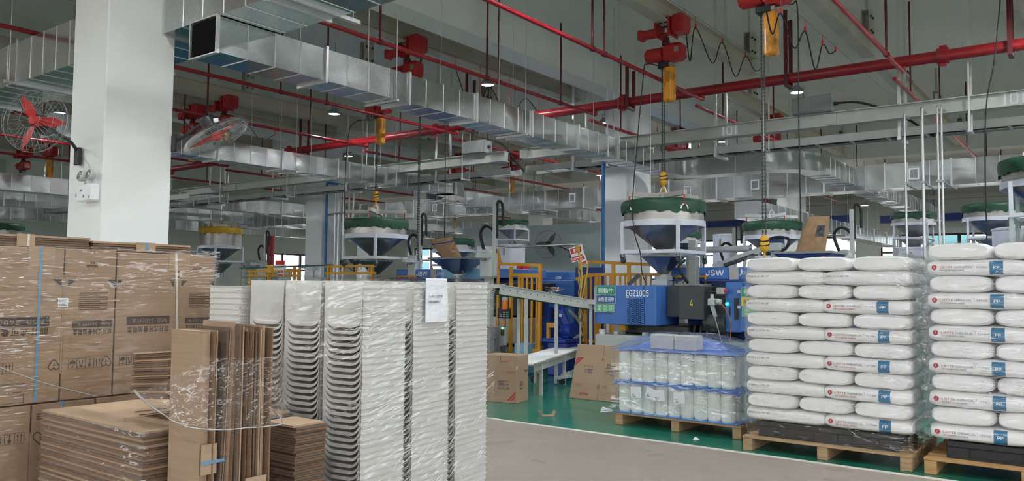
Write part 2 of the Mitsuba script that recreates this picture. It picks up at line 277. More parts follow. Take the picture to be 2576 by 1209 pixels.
# ------------------------------------------------------------------ lettering: outlines of the characters that Latin fonts lack (hex x, y pairs on a 100 grid; rings by ",", shapes by ";")
GLYPHS = {
    "稼": "225522522552324b3d423d3d3b3d3841274b224623432c40393638343534273c223722352a33352c2a2b2a26242524173a16380d3c0c400c4316581658265226512b412b3e3042374d31502d522d563156334e384d3b52485a515a535657545750534b4a483f463d4752455a425e3e603360325c32583c583d573f513f4b28592559,2d224f234f1d2d1d;064a1132112e082e0826132613190b1b0814210d241124141b171b262426242e1b2e1b30243b243e1f431d3e1b3e1b6013601343114311460b50",
    "動": "07551a521a4d094d09461a461a43094209271a261a220722071b1a1b1a17091808111d10300d33142216221b341b35213c213d1c3d0d450d4521582256505459505e405f3e593e574b574c564f3a4f294529442a44354049385830602e602959085c,225230513350354d3b3a3c2933293342224322463346334d224d,2226322632222222,2237223c2b3c2b37,222d22312b312b2d,113c1a3c1a3819371137,1a2e112d11311a31",
    "中": "0b470c1c2b1c2c0c340c341c541c54484c484c43344334602b5f2b4314431448,343a4c3a4c254a2435243425,143a2b3a2b241424",
    "画": "0b28142814534c534d275527555f4d5f4c5b0b5b;0b1a0b125512551a;1a224622464c1a4c,34343e343e2a342a,343b34443e443e3b,21342c342c2a212a,2c3c213b21442c44",
    "像": "0633062f0b2b11221a0d210e22121924261a2e0c360e3513451348154818431d431f541f5434393439363e3b403f473c4e365136553a553c4d404c44514d5a545a56565b5159494f464643454347445343583f5e3b6031602f5a305839583b563c4e2d58205d1c591c562454304e37493a4437432d4b20501c4b1d4923482f42343c323b2c3f21431c3d2b372c34233422291e2a19261960116011330c360c3809380834,3f263e2d4c2d4c26,2f1a2c1f391f3c1a,2a2c352d37262a26",
    "使": "0532052f0c29131f1c0c230e21163816380d400d401659165a17591e401e40255726573f3f403e493b5047555a585a5b566052603f5b34562f5b236020601b5b1a6012601230103010320a38,40384e384e2d402d,1b5924572c532d51274b224422253825381e1f1e1e1c1b20,2a383838382d2a2d,2a403049344a3740",
    "用": "065c07580c52104311125312535a505e3d5f3b5b3b574a574b564b454a443544355f2c5f2c44184414550f5e0b60,353c4b3c4b304a2f352f,35264b274b1b4a1a351a,193c2c3c2c2f192f,19262c272c1a191a",
    "油": "235f231f381f380d400c401e411f561f565f4e5f4e5b4c5a2c5a2b60,40524e524e414d4041404041,40384e384e274027,2c52385238402c40,2c38383838272c27;0b140f0d110d201522191e1e1c1e1317;0a5a183f1a3f1f431f461559135a125e0d5d;072c09270c251b2d1d3119361736",
    "污": "1f2e20265926592e362e342f323b523b50534c5c485e315d2f5645564655484f494328432c2e;25125312531a261a;0a5a0a57134b1a3c1d3c21402143135c0f5e;0b140d0f100d211621191d1e1b1e171a;072d09270d261c2e1d301a3517360f30",
    "毛": "094a08420a41263e263215350c350b320b2d262a261e0c22091c0a1a27163c11450d480d4d114d1446172f1c2f2835285024512c31302f312f3c563857402f452f5532564e565151514a5349544b5a4d5858545d4c5f2d5e295c27592647",
    "边": "055a0558124d12330733082a1b2b1b4e20522a565b55585e4e5f2d5f215c175410590c600a60;1f4d1f4a28442f38322632242124211c331c340d3d0e3c1c561c5443524b4e503b513b4d394b394848494a474d304d243c243935324526512351214d;0a130e0e120e1d191f1e1822151d",
    "前": "0822081a1c1a1b161510160e1b0c1d0c2110261a3b1a420d470c4b0e4b114617461a581a5822;3f5f3d574a574a2752265328525b4d5f;382a4029404f384f;0d292f282f5c2c5f1e601c5b1c582758264c164c154d15600d5f,15442745273e153e,16301536163727372730",
    "开": "085b08590e56154f19481c3e1c3a083a08321c321d301d1a0b1a0b125613561a451a453258325939453a45603c603c3a253a224a1b5610600d60,26313c323c1a261a251b",
    "式": "081d351d360c3e0d3e1d4d1d4d1b491742134210480d4e115518521d581d58253f253f2f434548524d57505752515247544656495a4a5a51575c52604b60475e4056394236250825;0a5d08550a541b511b390b390b31343134392339234f364c3750365431540f5d",
    "可": "08135812581b4e1b4e574b5e446035603259325744574556451b081b;1126372637491a4918511251,1a2f19412e412e2e",
    "叠": "085e08571757173e493e49575857585e,1f56405740562055,1f4e404f404c1f4c,1f46404640442044;0a4309310e31132f132d0e2c0f280c280c221322121e151d241c241a19191a151615160f470e4b104b12401b4a1e4a225322552455264d2e55325436563656434e434c3c133c1243,3f333d364a364632,272d272f2e3232303730382f382d322c3328312831223c223c20351f2c202c222e232e26,2d1534183815,1835243624341e32",
    "加": "35185517555e4d5e4c583e583d5f355e,3e504c504d4f4d204c1f3e1f;065c06590a550f4b142c13250825081d141d140e1c0d1d1d301d303c2e562c5b285e1a5e195c1856245625552748282627251d251c261a4114550c60",
    "鞋": "0748184818430a430a2c182c18280f280f1c071c07150f140f0c160c16142214220c290c2a14301432184018400c480c4818571857204820482b582b59334833484057405748484848545a55595d2c5d2c553f55405440483048305020502060186018500750,29282028202c2d2c2d432043204830483040404040332f332f2b402b40203120311c2a1c,26342033203c263c,16202221221c161c,123c183c18331233",
    "盒": "06270625122124172e0e2e0c360e36123e1850215a245928552c4524432443261e261e241c240d2c0a2c0a2a,3017281f391f;085e0856105611551141504150565856585e,3e483d5647564748,2c482b5635563548,19562356234922481948;163d16294b2a4a3d,1e36423642301e30",
    "个": "0631062f1329231d300c370f361542214f2a5a2f56365337432d301b262613340b370b35;2b273426345f2b5e",
    "装": "064f194921440843083c2b3c2a342834282c3a2c3a20252025183a183a0c420c4318571857204320432c552c562d55343335363c593d584351435346514a464f47524d555958565f515f495c3d55344c3044224c22552955325238523858345a1860155a19581a510a55,39433e4b404b4b43;062d092a1b231b1c162014200f1a091709150d110f111b1a1b0c230c23381b381b2c0b330832",
    "警": "062606240d1e1017081608101210130c190c1a102210220c290c2910331033162a1629192f1a301c36183b0c420d4113581359155919521a50204b254b28592d593056345736573c093c0a35223420332030143014320d320d290a29,333234355335452d3733,3f1a4521481f491a,2e2f322f322c3e283e253a20382035242f22,2321242d262d2820,1a161a1a221a2116,142a1d2a1d271427;135f144d4d4d4c604560445d1c5d1b60,1c56455745531c53;144b143e4c3e4c4b",
    "告": "0834082e0e2d0a2a0a27131c190d210f1e192d192e0c360c3619511951213621362d582d5835,122c2d2d2d211921;133d4d3c4e604561455c1c5c1b611461,1c441c5445544544",
    "禁": "062d1321141e0b1d091b09161815190c200c20152d162c1d241d2e252c2b352535233a1f3a1d301d2f153e153f0c470d47155615551d4b1d5227592b5631533249274727473246344e344e3c133c13351934183218280d320a32,202520343f343e323e2734302f322b2c292c2628;085b0a571352194a094909415842574944495659565b515f3d4f424b42493549355a335e2e6021601e5a1f582c582c491b491b4b214c214e165a0f5f",
    "止": "075b0853145314201c201c532f532f0d370c382a552b5433383338535853595a575c",
    "サ": "092d0a231b241b12251324243b243b12451244245624562d442d443c3f4d37562b5d295d2356324e38463b3b3b2d242d25421b431b2d",
    "イ": "0b3a0c36203033263f1d49124c12511751194c1e4a1e4524392c3a5a395b2f5b3032123f0e3f",
    "ト": "205b20132a122a2a47344f384f3c4d414b423c3a2a342b5a",
    "ケ": "09390937122f1a231e181f10291225215622552a3e2a3c3b364a3151245c1d591b5522522d463338352a202a1b33123d0f3d",
    "パ": "44164910520f59155a19591f562352254924441e,4a1c4b1e511f531d531751154d154b16;351f361c3c1a3f1c4e3e555355574b594a51443f3a27;0956183a1d291f1b281d291f24331f4216541259",
    "ッ": "1d591e5726552d513947423846274f294c3746443656265f235f;272828262d243025363536392e3b;132e132b17291c2a233c223f1c411a40193a",
    "ク": "0c360c34162e1f2527192a0f3412301d4c1c52204d2f404532521d5d1b5d155715551d53294d314738404034452945252925232e143b123b",
    "号": "09380930573057382438233922404d414957435f40602d602a583f57434815481a38;132914104d114c2a,1c22442244181c18",
    "録": "092b06221019170c1b0c1f0e1e132b1d29242625262a1d2b1d322832292b4b2b4b252d252d1e4b1e4b172b172b10520f532b592c59324433443e463f483f52355938593a4f434d434b46524e59515a55575954594e55444b445c415f3560335b33583c583c4d2b5928562556095d07551552153a083a08331532152b0d2b0c29,2a3730353a3f3a4236473c433c332933,1d481f48213c283e234f2b4f35462a3a1d3a,161c132323231a1a;0d510a3e103d13491250",
    "部": "3a1155115813571a4e2e4e305335573e574b564e4f534553444e424e41603a5f,424b4d4b4f494e3c4a3545314c204d194219;0730142f101f0a1f0a171b17190d210c25173618361e321f32212c2e372f383037370837,181f1d2f232f281f;0d3d333d345e2c5f2b5b165b155f0d5f,2b46154515532b53",
    "件": "1e312426291131122f1f381f380e400d411f551f552741274139593959414141415f386038411f411f39383938272c2726342334;0938063011231a0e1b0d220e230f22131a221a60126012320f330b39",
    "数": "075b0758105618510d4b11420941093a163a17351a341a2d0c370a370733082f0f2c15250723071d101d0b130b10100e13101718171d1a1c1a0c220c221a25192a0e311031132b1d341d342328252927302a312c342a37213a0d420e401d581d582552254f37494650515a58565f525e4f5a4d5a444f3a5a31602e602b5934543d4b40453e433a333833353a333b2d36312f2c32232b22341f351f3a303b2f42274e27502d532d5529591f551d580d5f0a5f,3e254237453a48334a25,1a421848204b24472542",
    "量": "07572c572c540f540f4d2c4d2c4a114a11325032504a344a344d524d5253345434575957595e075e,3444474447413441,343a473b47383438,19442c442c411941,2c381938193b2c3b;08281328130f4d0f4d285828592e082f,1b204421451e1c1e,1b18441845161c15",
    "樹": "064a06470b3f112a11270827081f121f120c1a0d1a1f211f22232c232c1c201c20152c152d0c340c34154115411c351c341d34233f233f204c204c0c540c54205a215a275428545b515f446042591f5e1e5627552751234624432242223f1d411d3e1b3c19601260124110410f470b4e094e,1a2c2137232d3e2d3e30462f4a3f4c3f4c283f283e2a222a21271a27,3d483a524251425743584c584c46444841363f333e433d43,2a342a3c363c3634,2b442e4d2e543054344b3543",
    "脂": "2b0d330d331a501155165518451e3322332834294f295126511e541e59205927572d51312f302b2b;2c365436555f4d5f4c5c345c33602c60,34544c544c4d344d,34464c464c3e343e;055c08560b470c0f260f255c215f165f145a14571e571e42134211530d5f0b60,14391e3a1e2c142c1334,141714241e241e17",
}
# ------------------------------------------------------------------ the hall
struct("floor", bx(-9, 7.17, -9, 40, -0.2, 0), "floor_beige_paint", label="beige concrete aisle floor")
struct("floor", bx(7.17, 13.6, -9, 40, -0.2, 0.0), "floor_green_paint", label="glossy green epoxy floor of the machine area")
struct("floor", bx(13.6, 15.6, -9, 40, -0.2, 0.0), "floor_beige_paint", label="beige aisle behind the first row of machines")
struct("floor", bx(15.6, 21.0, -9, 40, -0.2, 0.0), "floor_green_paint", label="green epoxy floor of the second machine row")
struct("floor", bx(21.0, 38, -9, 40, -0.2, 0.0), "floor_beige_paint", label="beige floor in the far half of the hall")
struct("trim_1", bx(7.13, 7.20, -9, 40, 0, 0.003), "tape_white", label="white line between beige aisle and green floor")
struct("ceiling", bx(-9, 38.4, -9.2, 40.4, 7.0, 7.3), "ceiling_paint")
COLX, COLY, CS = (-7.1, 3.88, 14.95, 26.0), (-2.0, 8.0, 18.0, 28.0), 0.72
for x in COLX:
    struct("ceiling_beam", bx(x + 0.1, x + 0.6, -9, 40, 5.5, 7.0), "ceiling_paint")
for y in COLY:
    for i, x in enumerate((-9,) + COLX):
        x0 = x if i == 0 else x + 0.6
        x1 = ((-9,) + COLX + (38,))[i + 1] + (0.1 if i < 4 else 0)
        struct("ceiling_beam", bx(x0, x1, y, y + 0.48, 5.46, 7.0), "ceiling_paint")
for x in COLX:
    for y in COLY:
        struct("column", cb(x, x + CS, y, y + CS, 0, 6.98, 0.012), "paint_white", label="square white painted concrete column")
# outer walls: sill, head, piers, and between the piers windows of sashes, mullions and panes
wn = 0
def glazed_wall(name, axis, c, s, piers, z0, z1, zt):
    """A wall at c (towards s outside) along the other axis, glazed between the piers from z0 to z1 with a transom at zt."""
    global wn
    B = (lambda a, b, d0, d1, zz0, zz1: bx(min(c + s * d0, c + s * d1), max(c + s * d0, c + s * d1), a, b, zz0, zz1)) if axis == "x" else (lambda a, b, d0, d1, zz0, zz1: bx(a, b, min(c + s * d0, c + s * d1), max(c + s * d0, c + s * d1), zz0, zz1))
    a0, a1 = piers[0][0], piers[-1][1]
    struct(name, B(a0, a1, 0, .3, -0.2, z0), "wall_paint")
    struct(name, B(a0, a1, 0, .3, z1, 7.3), "wall_paint")
    for a, b in piers:
        struct(name, B(a, b, -.12, .3, 0.0, z1 + 1.1), "wall_paint")
    for (_, a), (b, _) in zip(piers[:-1], piers[1:]):
        wn += 1
        key = numbered(f"window_{wn}")
        labels[key] = {"kind": "structure", "label": "dark framed window in an outer wall"}
        n = max(2, round((b - a) / 1.45)); st = (b - a) / n
        part(key, "sash", cat(B(a, b, .05, .13, z0, z0 + .08), B(a, b, .05, .13, z1 - .08, z1), B(a, b, .05, .13, zt, zt + .06)), "black_plastic")
        for k in range(n + 1):
            y = a + k * st
            part(key, "mullion", B(max(a, y - .06), min(b, y + .06), .04, .15, z0, z1), "black_plastic")
            for p0, p1 in ((z0 + .06, zt), (zt + .06, z1 - .06)):
                if k < n:
                    f = (lambda u, v, y=y, p0=p0, p1=p1: np.stack([np.full_like(u, c + s * .08), y + .03 + u * (st - .06), p0 + v * (p1 - p0)], -1)) if axis == "x" else (lambda u, v, y=y, p0=p0, p1=p1: np.stack([y + .03 + u * (st - .06), np.full_like(u, c + s * .08), p0 + v * (p1 - p0)], -1))
                    part(key, "pane", grid(f, 2, 2), "pane_glass")
WX = 38.0
glazed_wall("wall_far", "x", WX, 1, [(-9.4, -7.6), (-2.0, -1.0), (8.18, 9.17), (18.0, 19.0), (23.28, 25.9), (28.4, 29.4), (36.5, 40.4)], 0.95, 3.85, 3.04)
glazed_wall("wall_right", "y", -9.0, -1, [(-9.4, -7.0), (3.9, 4.6), (14.9, 15.6), (26.0, 26.7), (37.0, 38.4)], 0.95, 4.6, 3.4)
glazed_wall("wall_back", "x", -9.0, -1, [(-9.4, -8.0), (-2.0, -1.3), (8.0, 8.7), (18.0, 18.7), (28.0, 28.7), (39.0, 40.4)], 0.95, 4.6, 3.4)
glazed_wall("wall_left", "y", 40.0, 1, [(-9.4, 29.0), (33.0, 38.4)], 0.3, 3.3, 2.3)
# outside: ground and the building across the yard
struct("ground", bx(-60, 100, -60, 100, -0.4, -0.22), "floor_beige_paint", label="pale paved yard outside the windows")
ob = thing("building", "white building across the yard with teal glass strips, seen through the far windows", "building")
part(ob, "facade", bx(58, 66, -35, 75, -0.1, 14), "facade_white")
for k in range(11):
    y = -30 + k * 9.3
    for z in (0.8, 4.4, 8.0):
        for q in range(2):
            part(ob, "window", bx(57.9, 57.99, y + q * 1.55, y + q * 1.55 + 1.5, z, z + 2.9), "facade_glass")

# ------------------------------------------------------------------ lamps
cap = lathe([(0.0, 0.14), (0.05, 0.14), (0.07, 0.10), (0.10, 0.07), (0.125, 0.02), (0.135, 0.0), (0.128, -0.010), (0.116, -0.004)], 20)
hang = cat(cyl((0.07, 0, 0.1), (0.07, 0, 0.2), 0.008, 6), cyl((-0.07, 0, 0.1), (-0.07, 0, 0.2), 0.008, 6), cyl((-0.075, 0, 0.2), (0.075, 0, 0.2), 0.008, 6))
disc = trimesh.Trimesh(np.vstack([[[0, 0, -0.006]], [[0.115 * math.cos(t), 0.115 * math.sin(t), -0.006] for t in np.arange(20) * PI / 10]]), [[0, 1 + (i + 1) % 20, 1 + i] for i in range(20)], process=False)
cap_d, hang_d, disc_d = mikit.ply(cap, "steel_grey", smooth=40), mikit.ply(hang, "steel_grey"), mikit.ply(disc, "print_white")
disc_d["emitter"] = glow((LAMP * 0.94, LAMP * 0.99, LAMP))
LL = ["round high-bay lamp hanging above the long front duct, beside the red sprinkler line", "round high-bay lamp hanging above the second duct, left of the first red chain bag", "round high-bay lamp low over the second duct, above the mid column",
      "round high-bay lamp half hidden behind the big right column", "round high-bay lamp hanging below the thick red pipe on the right", "small round high-bay lamp hanging under the far branch duct on the right", "round high-bay lamp behind the red-bladed fan on the left"]
for i, (x, y, z) in enumerate(LAMPS):
    k = thing("high_bay_lamp", LL[i] if i < len(LL) else "round high-bay lamp of the ceiling grid", "lamp", "high-bay lamps")
    M = np.eye(4); M[:3, 3] = (x, y, z)
    scene[f"{k}__housing"] = placed(cap_d, M); scene[f"{k}__bracket"] = placed(hang_d, M); scene[f"{k}__diffuser"] = placed(disc_d, M)
    part(k, "rod", cyl((x, y, z + 0.2), (x, y, 7.0), 0.008, 6), "steel_grey")

# ------------------------------------------------------------------ ducts
def duct_section(L, w, h, r, ridge=True):
    """One section of rectangular duct along local x (0..L), y in 0..w, z in 0..h, with a standing seam at its start and slightly oil-canned sheets."""
    per = []
    K = 4
    for i in range(K): per.append((0 + w * i / K, 0.0, 0, -1, 4 * (i / K) * (1 - i / K)))
    for i in range(K): per.append((w, h * i / K, 1, 0, 4 * (i / K) * (1 - i / K)))
    for i in range(K): per.append((w - w * i / K, h, 0, 1, 4 * (i / K) * (1 - i / K)))
    for i in range(K): per.append((0, h - h * i / K, -1, 0, 4 * (i / K) * (1 - i / K)))
    per = np.array(per)
    amp = np.array([r.uniform(-0.006, 0.006) for _ in range(4)])
    bul = np.repeat(amp, K)
    st = [(0.0, 0, 0)] + [(L * 0.3, 0, 0.7), (L * 0.6, 0, 1.0), (L * 0.85, 0, 0.5), (L, 0, 0)]
    v = []
    for x, o, b in st:
        off = o + bul * per[:, 4] * b
        v.append(np.stack([np.full(len(per), x), per[:, 0] + per[:, 2] * off, per[:, 1] + per[:, 3] * off], -1))
    n = len(per); f = []
    for k in range(len(st) - 1):
        for i in range(n):
            j = (i + 1) % n
            f += [[k * n + i, (k + 1) * n + j, k * n + j], [k * n + i, (k + 1) * n + i, (k + 1) * n + j]]
    return trimesh.Trimesh(np.vstack(v), f, process=False)
def seam_ring(w, h, e=0.012, t=0.0075):
    """A half-round standing seam all round a w by h duct."""
    ms = []
    for p, q in (((0, -.001, -.001), (0, w + .001, -.001)), ((0, w + .001, -.001), (0, w + .001, h + .001)), ((0, w + .001, h + .001), (0, -.001, h + .001)), ((0, -.001, h + .001), (0, -.001, -.001))):
        ms.append(cyl(p, q, t, 8, cap=False))
    return cat(*ms)
def flange(w, h, t=0.035, e=0.028):
    return cat(bx(0, t, -e, w + e, -e, 0), bx(0, t, -e, w + e, h, h + e), bx(0, t, -e, 0, 0, h), bx(0, t, w, w + e, 0, h))
def duct_run(key, axis, a0, a1, b0, b1, z0, z1, seg=0.33, every=4, seed=0, mat="galvanized", flanges=True, cap=True, seams=True):
    """A straight run along 'x' or 'y' (b0..b1 across), in sections, with flanged joints."""
    r = random.Random(seed)
    n = max(1, round((a1 - a0) / seg)); L = (a1 - a0) / n
    w, h = b1 - b0, z1 - z0
    for i in range(n):
        a = a0 + i * L
        M = frame((a, b0, z0), (1, 0, 0), (0, 1, 0)) if axis == "x" else frame((b1, a, z0), (0, 1, 0), (-1, 0, 0))
        tilt = rot(r.uniform(-0.25, 0.25), [0, 0, 1], (L / 2, w / 2, 0))
        part(key, "section", xf(duct_section(L, w, h, r), M @ tilt), mat, smooth=25)
        if seams and not (flanges and i % every == 0): part(key, "seam", xf(seam_ring(w, h), M), "seam_metal", smooth=40)
        if i in (0, n - 1) and cap:
            e = 0.0 if i == 0 else L
            part(key, "end_cap", xf(bx(e - 0.004 if e else 0.001, e - 0.001 if e else 0.004, 0.002, w - 0.002, 0.002, h - 0.002), M), "galvanized_edge")
        if flanges and i and i % every == 0:
            part(key, "flange", xf(flange(w, h), M), "galvanized_edge")
def duct_elbow(key, pts, w, h, z0, mat="galvanized"):
    """A swept rectangular duct along plan points."""
    P = np.array(pts, float); t = np.gradient(P, axis=0); t /= np.linalg.norm(t, axis=1, keepdims=True)
    nrm = np.stack([-t[:, 1], t[:, 0]], 1)
    ring = []
    for s, z in ((-1, 0), (1, 0), (1, 1), (-1, 1)):
        ring.append(np.column_stack([P + nrm * s * w / 2, np.full(len(P), z0 + z * h)]))
    v = np.stack(ring, 1).reshape(-1, 3); f = []
    for k in range(len(P) - 1):
        for i in range(4):
            j = (i + 1) % 4
            f += [[k * 4 + i, k * 4 + j, (k + 1) * 4 + j], [k * 4 + i, (k + 1) * 4 + j, (k + 1) * 4 + i]]
    m = trimesh.Trimesh(v, f, process=False)
    return part(key, "elbow", m, mat, smooth=30)
def vent(key, x, y, z, w=0.2, h=0.24):
    v = part(key, "vent", cat(bx(x - .02, x, y - w / 2, y + w / 2, z - h / 2, z - h / 2 + .03), bx(x - .02, x, y - w / 2, y + w / 2, z + h / 2 - .03, z + h / 2), bx(x - .02, x, y - w / 2, y - w / 2 + .03, z - h / 2, z + h / 2), bx(x - .02, x, y + w / 2 - .03, y + w / 2, z - h / 2, z + h / 2)), "print_white", label="white framed air vent")
    for k in range(6):
        zz = z - h / 2 + .045 + k * (h - .08) / 5.5
        part(v, "slat", bar((x - .012, y - w / 2 + .03, zz), (x - .012, y + w / 2 - .03, zz), 0.004, 0.018, upv=(0.7, 0, 0.7)), "light_grey")
def duct_hangers(key, xs, y, ztop, zb, w=0.45):
    for x in xs:
        for yy in (y - 0.03, y + w + 0.03):
            part(key, "hanger_rod", cyl((x, yy, zb), (x, yy, ztop), 0.006, 5), "galvanized_edge")
        part(key, "hanger_bar", bx(x - .02, x + .02, y - .06, y + w + .06, zb - .03, zb), "galvanized_edge")

d = thing("air_duct", "long galvanized duct crossing the picture in front, with an open black end at its left", "air duct")
duct_run(d, "x", 4.48, 14.75, 7.0, 7.45, 3.77, 4.13, 0.33, 4, 1, cap=False)
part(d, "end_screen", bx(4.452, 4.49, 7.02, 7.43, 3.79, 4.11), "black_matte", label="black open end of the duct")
part(d, "end_rim", xf(flange(0.45, 0.36, 0.04, 0.014), frame((4.44, 7.0, 3.77), (1, 0, 0), (0, 1, 0))), "galvanized_edge")
arc = lambda cx, cy, r, a0, a1, n=9: [(cx + r * math.cos(math.radians(a)), cy + r * math.sin(math.radians(a))) for a in np.linspace(a0, a1, n)]
duct_elbow(d, [(14.75, 7.225)] + arc(14.95, 6.65, 0.575, 90, 0) + [(15.525, 6.5)], 0.45, 0.36, 3.77)
duct_run(d, "y", 5.40, 6.5, 15.3, 15.75, 3.77, 4.13, 0.55, 2, 2)
duct_elbow(d, [(15.525, 5.4)] + arc(16.2, 5.4, 0.675, 180, 270) + [(16.3, 4.725)], 0.45, 0.36, 3.77)
duct_run(d, "x", 16.3, 30.0, 4.5, 4.95, 3.77, 4.13, 0.36, 4, 3)
duct_hangers(d, (6.9, 9.6, 12.4), 7.0, 7.0, 3.765)

d = thing("air_duct", "wide galvanized duct crossing overhead at top left, resting over the end of the long duct", "air duct")
duct_run(d, "y", 2.6, 17.0, 4.47, 5.2, 4.14, 4.7, 0.36, 5, 4)
for y in (4.4, 6.0, 9.4, 11.6):
    part(d, "hanger_bar", bx(4.3, 5.4, y - .025, y + .025, 4.10, 4.14), "galvanized_edge")
    for x in (4.36, 5.32):
        part(d, "hanger_rod", cyl((x, y, 4.10), (x, y, 7.0), 0.007, 5), "galvanized_edge")

d = thing("air_duct", "second galvanized duct parallel to the long one, passing in front of the mid column", "air duct")
duct_run(d, "x", 5.6, 15.2, 13.14, 13.6, 3.77, 4.13, 0.36, 4, 5)
duct_run(d, "x", 15.2, 33.0, 14.2, 14.65, 3.72, 4.08, 0.4, 5, 6)
duct_elbow(d, [(15.0, 13.37), (15.5, 13.5), (16.0, 14.2), (16.4, 14.42)], 0.5, 0.36, 3.74)
duct_hangers(d, (7.4, 10.2, 13.0, 18.0, 24.0), 13.14, 7.0, 3.765)

d = thing("air_duct", "tall galvanized duct far behind the hoppers with white framed vents", "air duct")
duct_run(d, "y", -8.8, 30.0, 18.5, 19.1, 3.64, 4.17, 0.42, 3, 7)
for y, z in ((1.61, 3.91), (3.3, 3.915), (6.71, 3.92), (8.42, 3.88), (11.82, 3.91), (15.2, 3.87), (16.89, 3.9), (21.0, 3.9)):
    vent(d, 18.49, y, z)

for y, x0, x1, z, lab in ((22.0, 3.0, 22.0, 3.77, "galvanized duct left of the mid column, third from the front"), (26.0, 3.0, 30.0, 3.72, "galvanized duct far left behind the mid column, fourth from the front"),
                          (31.5, 3.0, 32.0, 3.72, "most distant galvanized duct on the left, just above the far windows")):
    d = thing("air_duct", lab, "air duct")
    duct_run(d, "x", x0, x1, y, y + 0.5, z, z + 0.42, 0.45, 5, int(y))
d = thing("air_duct", "far galvanized duct on the right below the branch of the long duct", "air duct")
duct_run(d, "x", 19.2, 36.0, 6.9, 7.5, 3.2, 3.62, 0.5, 4, 12)
duct_hangers(d, (21.5, 25.5, 30.0, 34.5), 6.9, 7.0, 3.19, .6)
d = thing("air_duct", "low far galvanized duct behind the second duct, left of the blue riser pipe", "air duct")
duct_run(d, "x", 21.0, 36.0, 20.0, 20.6, 3.5, 3.95, 0.5, 4, 13)
duct_hangers(d, (22.5, 25.5, 30.0, 34.5), 20.0, 7.0, 3.49, .6)

# ------------------------------------------------------------------ red sprinkler pipes
m = thing("sprinkler_main_pipe", "thick red sprinkler main pipe running across under the ceiling beams", "pipe")
part(m, "pipe", cyl((13.0, -8.9, 4.9), (13.0, 33, 4.9), 0.085, 20), "red_pipe", smooth=40)
for y in (1.9, 7.2, 11.9, 17.0, 24.0):
    c = part(m, "coupling", cat(cyl((13.0, y - .08, 4.9), (13.0, y + .08, 4.9), 0.115, 20), bx(12.97, 13.03, y - .05, y + .05, 5.0, 5.05), bx(12.97, 13.03, y - .05, y + .05, 4.75, 4.80)), "red_pipe", smooth=40)
for y in (1.06, 4.15, 7.05, 10.9, 16.4):
    h = part(m, "hanger", cat(bx(12.86, 12.89, y - .03, y + .03, 4.75, 6.0 if y != 7.05 else 5.55), bx(13.11, 13.14, y - .03, y + .03, 4.75, 5.9 if y != 7.05 else 5.5), bx(12.86, 13.14, y - .03, y + .03, 4.75, 4.79)), "dark_red", label="dark red steel hanger")
BR = [(2.44, "red sprinkler branch line at the far right of the ceiling"), (5.63, "red sprinkler branch line passing behind the front red hoist"), (7.8, "red sprinkler branch line running just above the long front duct"),
      (11.25, "red sprinkler branch line below the long front duct, left half"), (14.07, "red sprinkler branch line above the second duct"), (16.9, "thin red sprinkler branch line behind the second duct"), (19.7, "thin red sprinkler branch line far left"), (22.5, "most distant red sprinkler branch line on the left")]
for k, (y, lab) in enumerate(BR):
    b = thing("sprinkler_branch_pipe", lab, "pipe")
    part(b, "pipe", cat(cyl((3.0, y, 4.75), (13.0, y, 4.75), 0.031, 10), cyl((13.0, y, 4.75), (13.0, y, 4.9), 0.04, 10)), "red_pipe", smooth=40)
    part(b, "pipe", cyl((13.0, y + 0.12, 4.66), (30.0, y + 0.12, 4.66), 0.031, 10), "red_pipe", smooth=40)
    for x in {2.44: (9.0, 11.9), 5.63: (9.3, 9.62), 7.8: (7.4, 9.7, 10.0, 11.8), 11.25: (6.2, 8.4, 9.4), 14.07: (8.8, 11.3)}.get(y, (7.0, 10.0)):
        part(b, "drop_rod", cyl((x, y, 4.75), (x, y, 5.55 if 7.9 < y < 8.5 else 6.2), 0.017, 7), "dark_red")
        part(b, "clamp", cyl((x - .03, y, 4.75), (x + .03, y, 4.75), 0.042, 10), "dark_red")
    for x in (14.2, 17.0, 20.5, 24.0, 27.5):
        part(b, "drop_rod", cyl((x, y + .12, 4.66), (x, y + .12, 6.2), 0.015, 7), "dark_red")
_txt = {}
def latin(s, h, bold=False):
    k = (s, h, bold)
    if k not in _txt: _txt[k] = meshkit.text_mesh(s, h, 0.0012, bold)
    return _txt[k].copy()
def glyph(c):
    out = []
    for p in GLYPHS[c].split(";"):
        rings = [[(int(r[i:i + 2], 16), -int(r[i + 2:i + 4], 16)) for i in range(0, len(r), 4)] for r in p.split(",")]
        out += [trimesh.creation.extrude_polygon(g, 1.0, engine="earcut") for g in [Polygon(rings[0], rings[1:]).buffer(0)] if g.geom_type == "Polygon"]
    return cat(*out)
def writing(s, h, bold=False, gap=0.06, track=1.0):
    """Lettering of mixed Latin and CJK characters, letters h tall, reading along +x from the origin."""
    x, ms, run = 0.0, [], ""
    def flush():
        nonlocal x, run
        if run.strip():
            m = latin(run, h * 0.86, bold); ms.append(mv(m, x, h * 0.05)); x += m.extents[0] + h * gap
        elif run: x += h * 0.4
        run = ""
    for c in s:
        if c in GLYPHS:
            flush()
            m = glyph(c); m.vertices = m.vertices * [h / 92, h / 92, 0.0012] + [x, h * 1.02, 0]; ms.append(m); x += h * (0.96 + gap)
        else: run += c
    flush()
    m = cat(*ms)
    if track != 1.0: m.vertices = m.vertices * [track, 1, 1]
    return m
def fit(m, w, h):
    """Scale lettering into a w by h box at the origin."""
    m = m.copy(); m.vertices = (m.vertices - [m.bounds[0][0], m.bounds[0][1], 0]) * [w / m.extents[0], h / m.extents[1], 1]
    return m
def on_x(x, y, z, flip=False):
    """Frame on a face that looks towards -X: reading runs towards -Y; flip = upside down (origin then at lower Y, upper z)."""
    return frame((x, y, z), (0, 1, 0) if flip else (0, -1, 0), (0, 0, -1) if flip else (0, 0, 1))
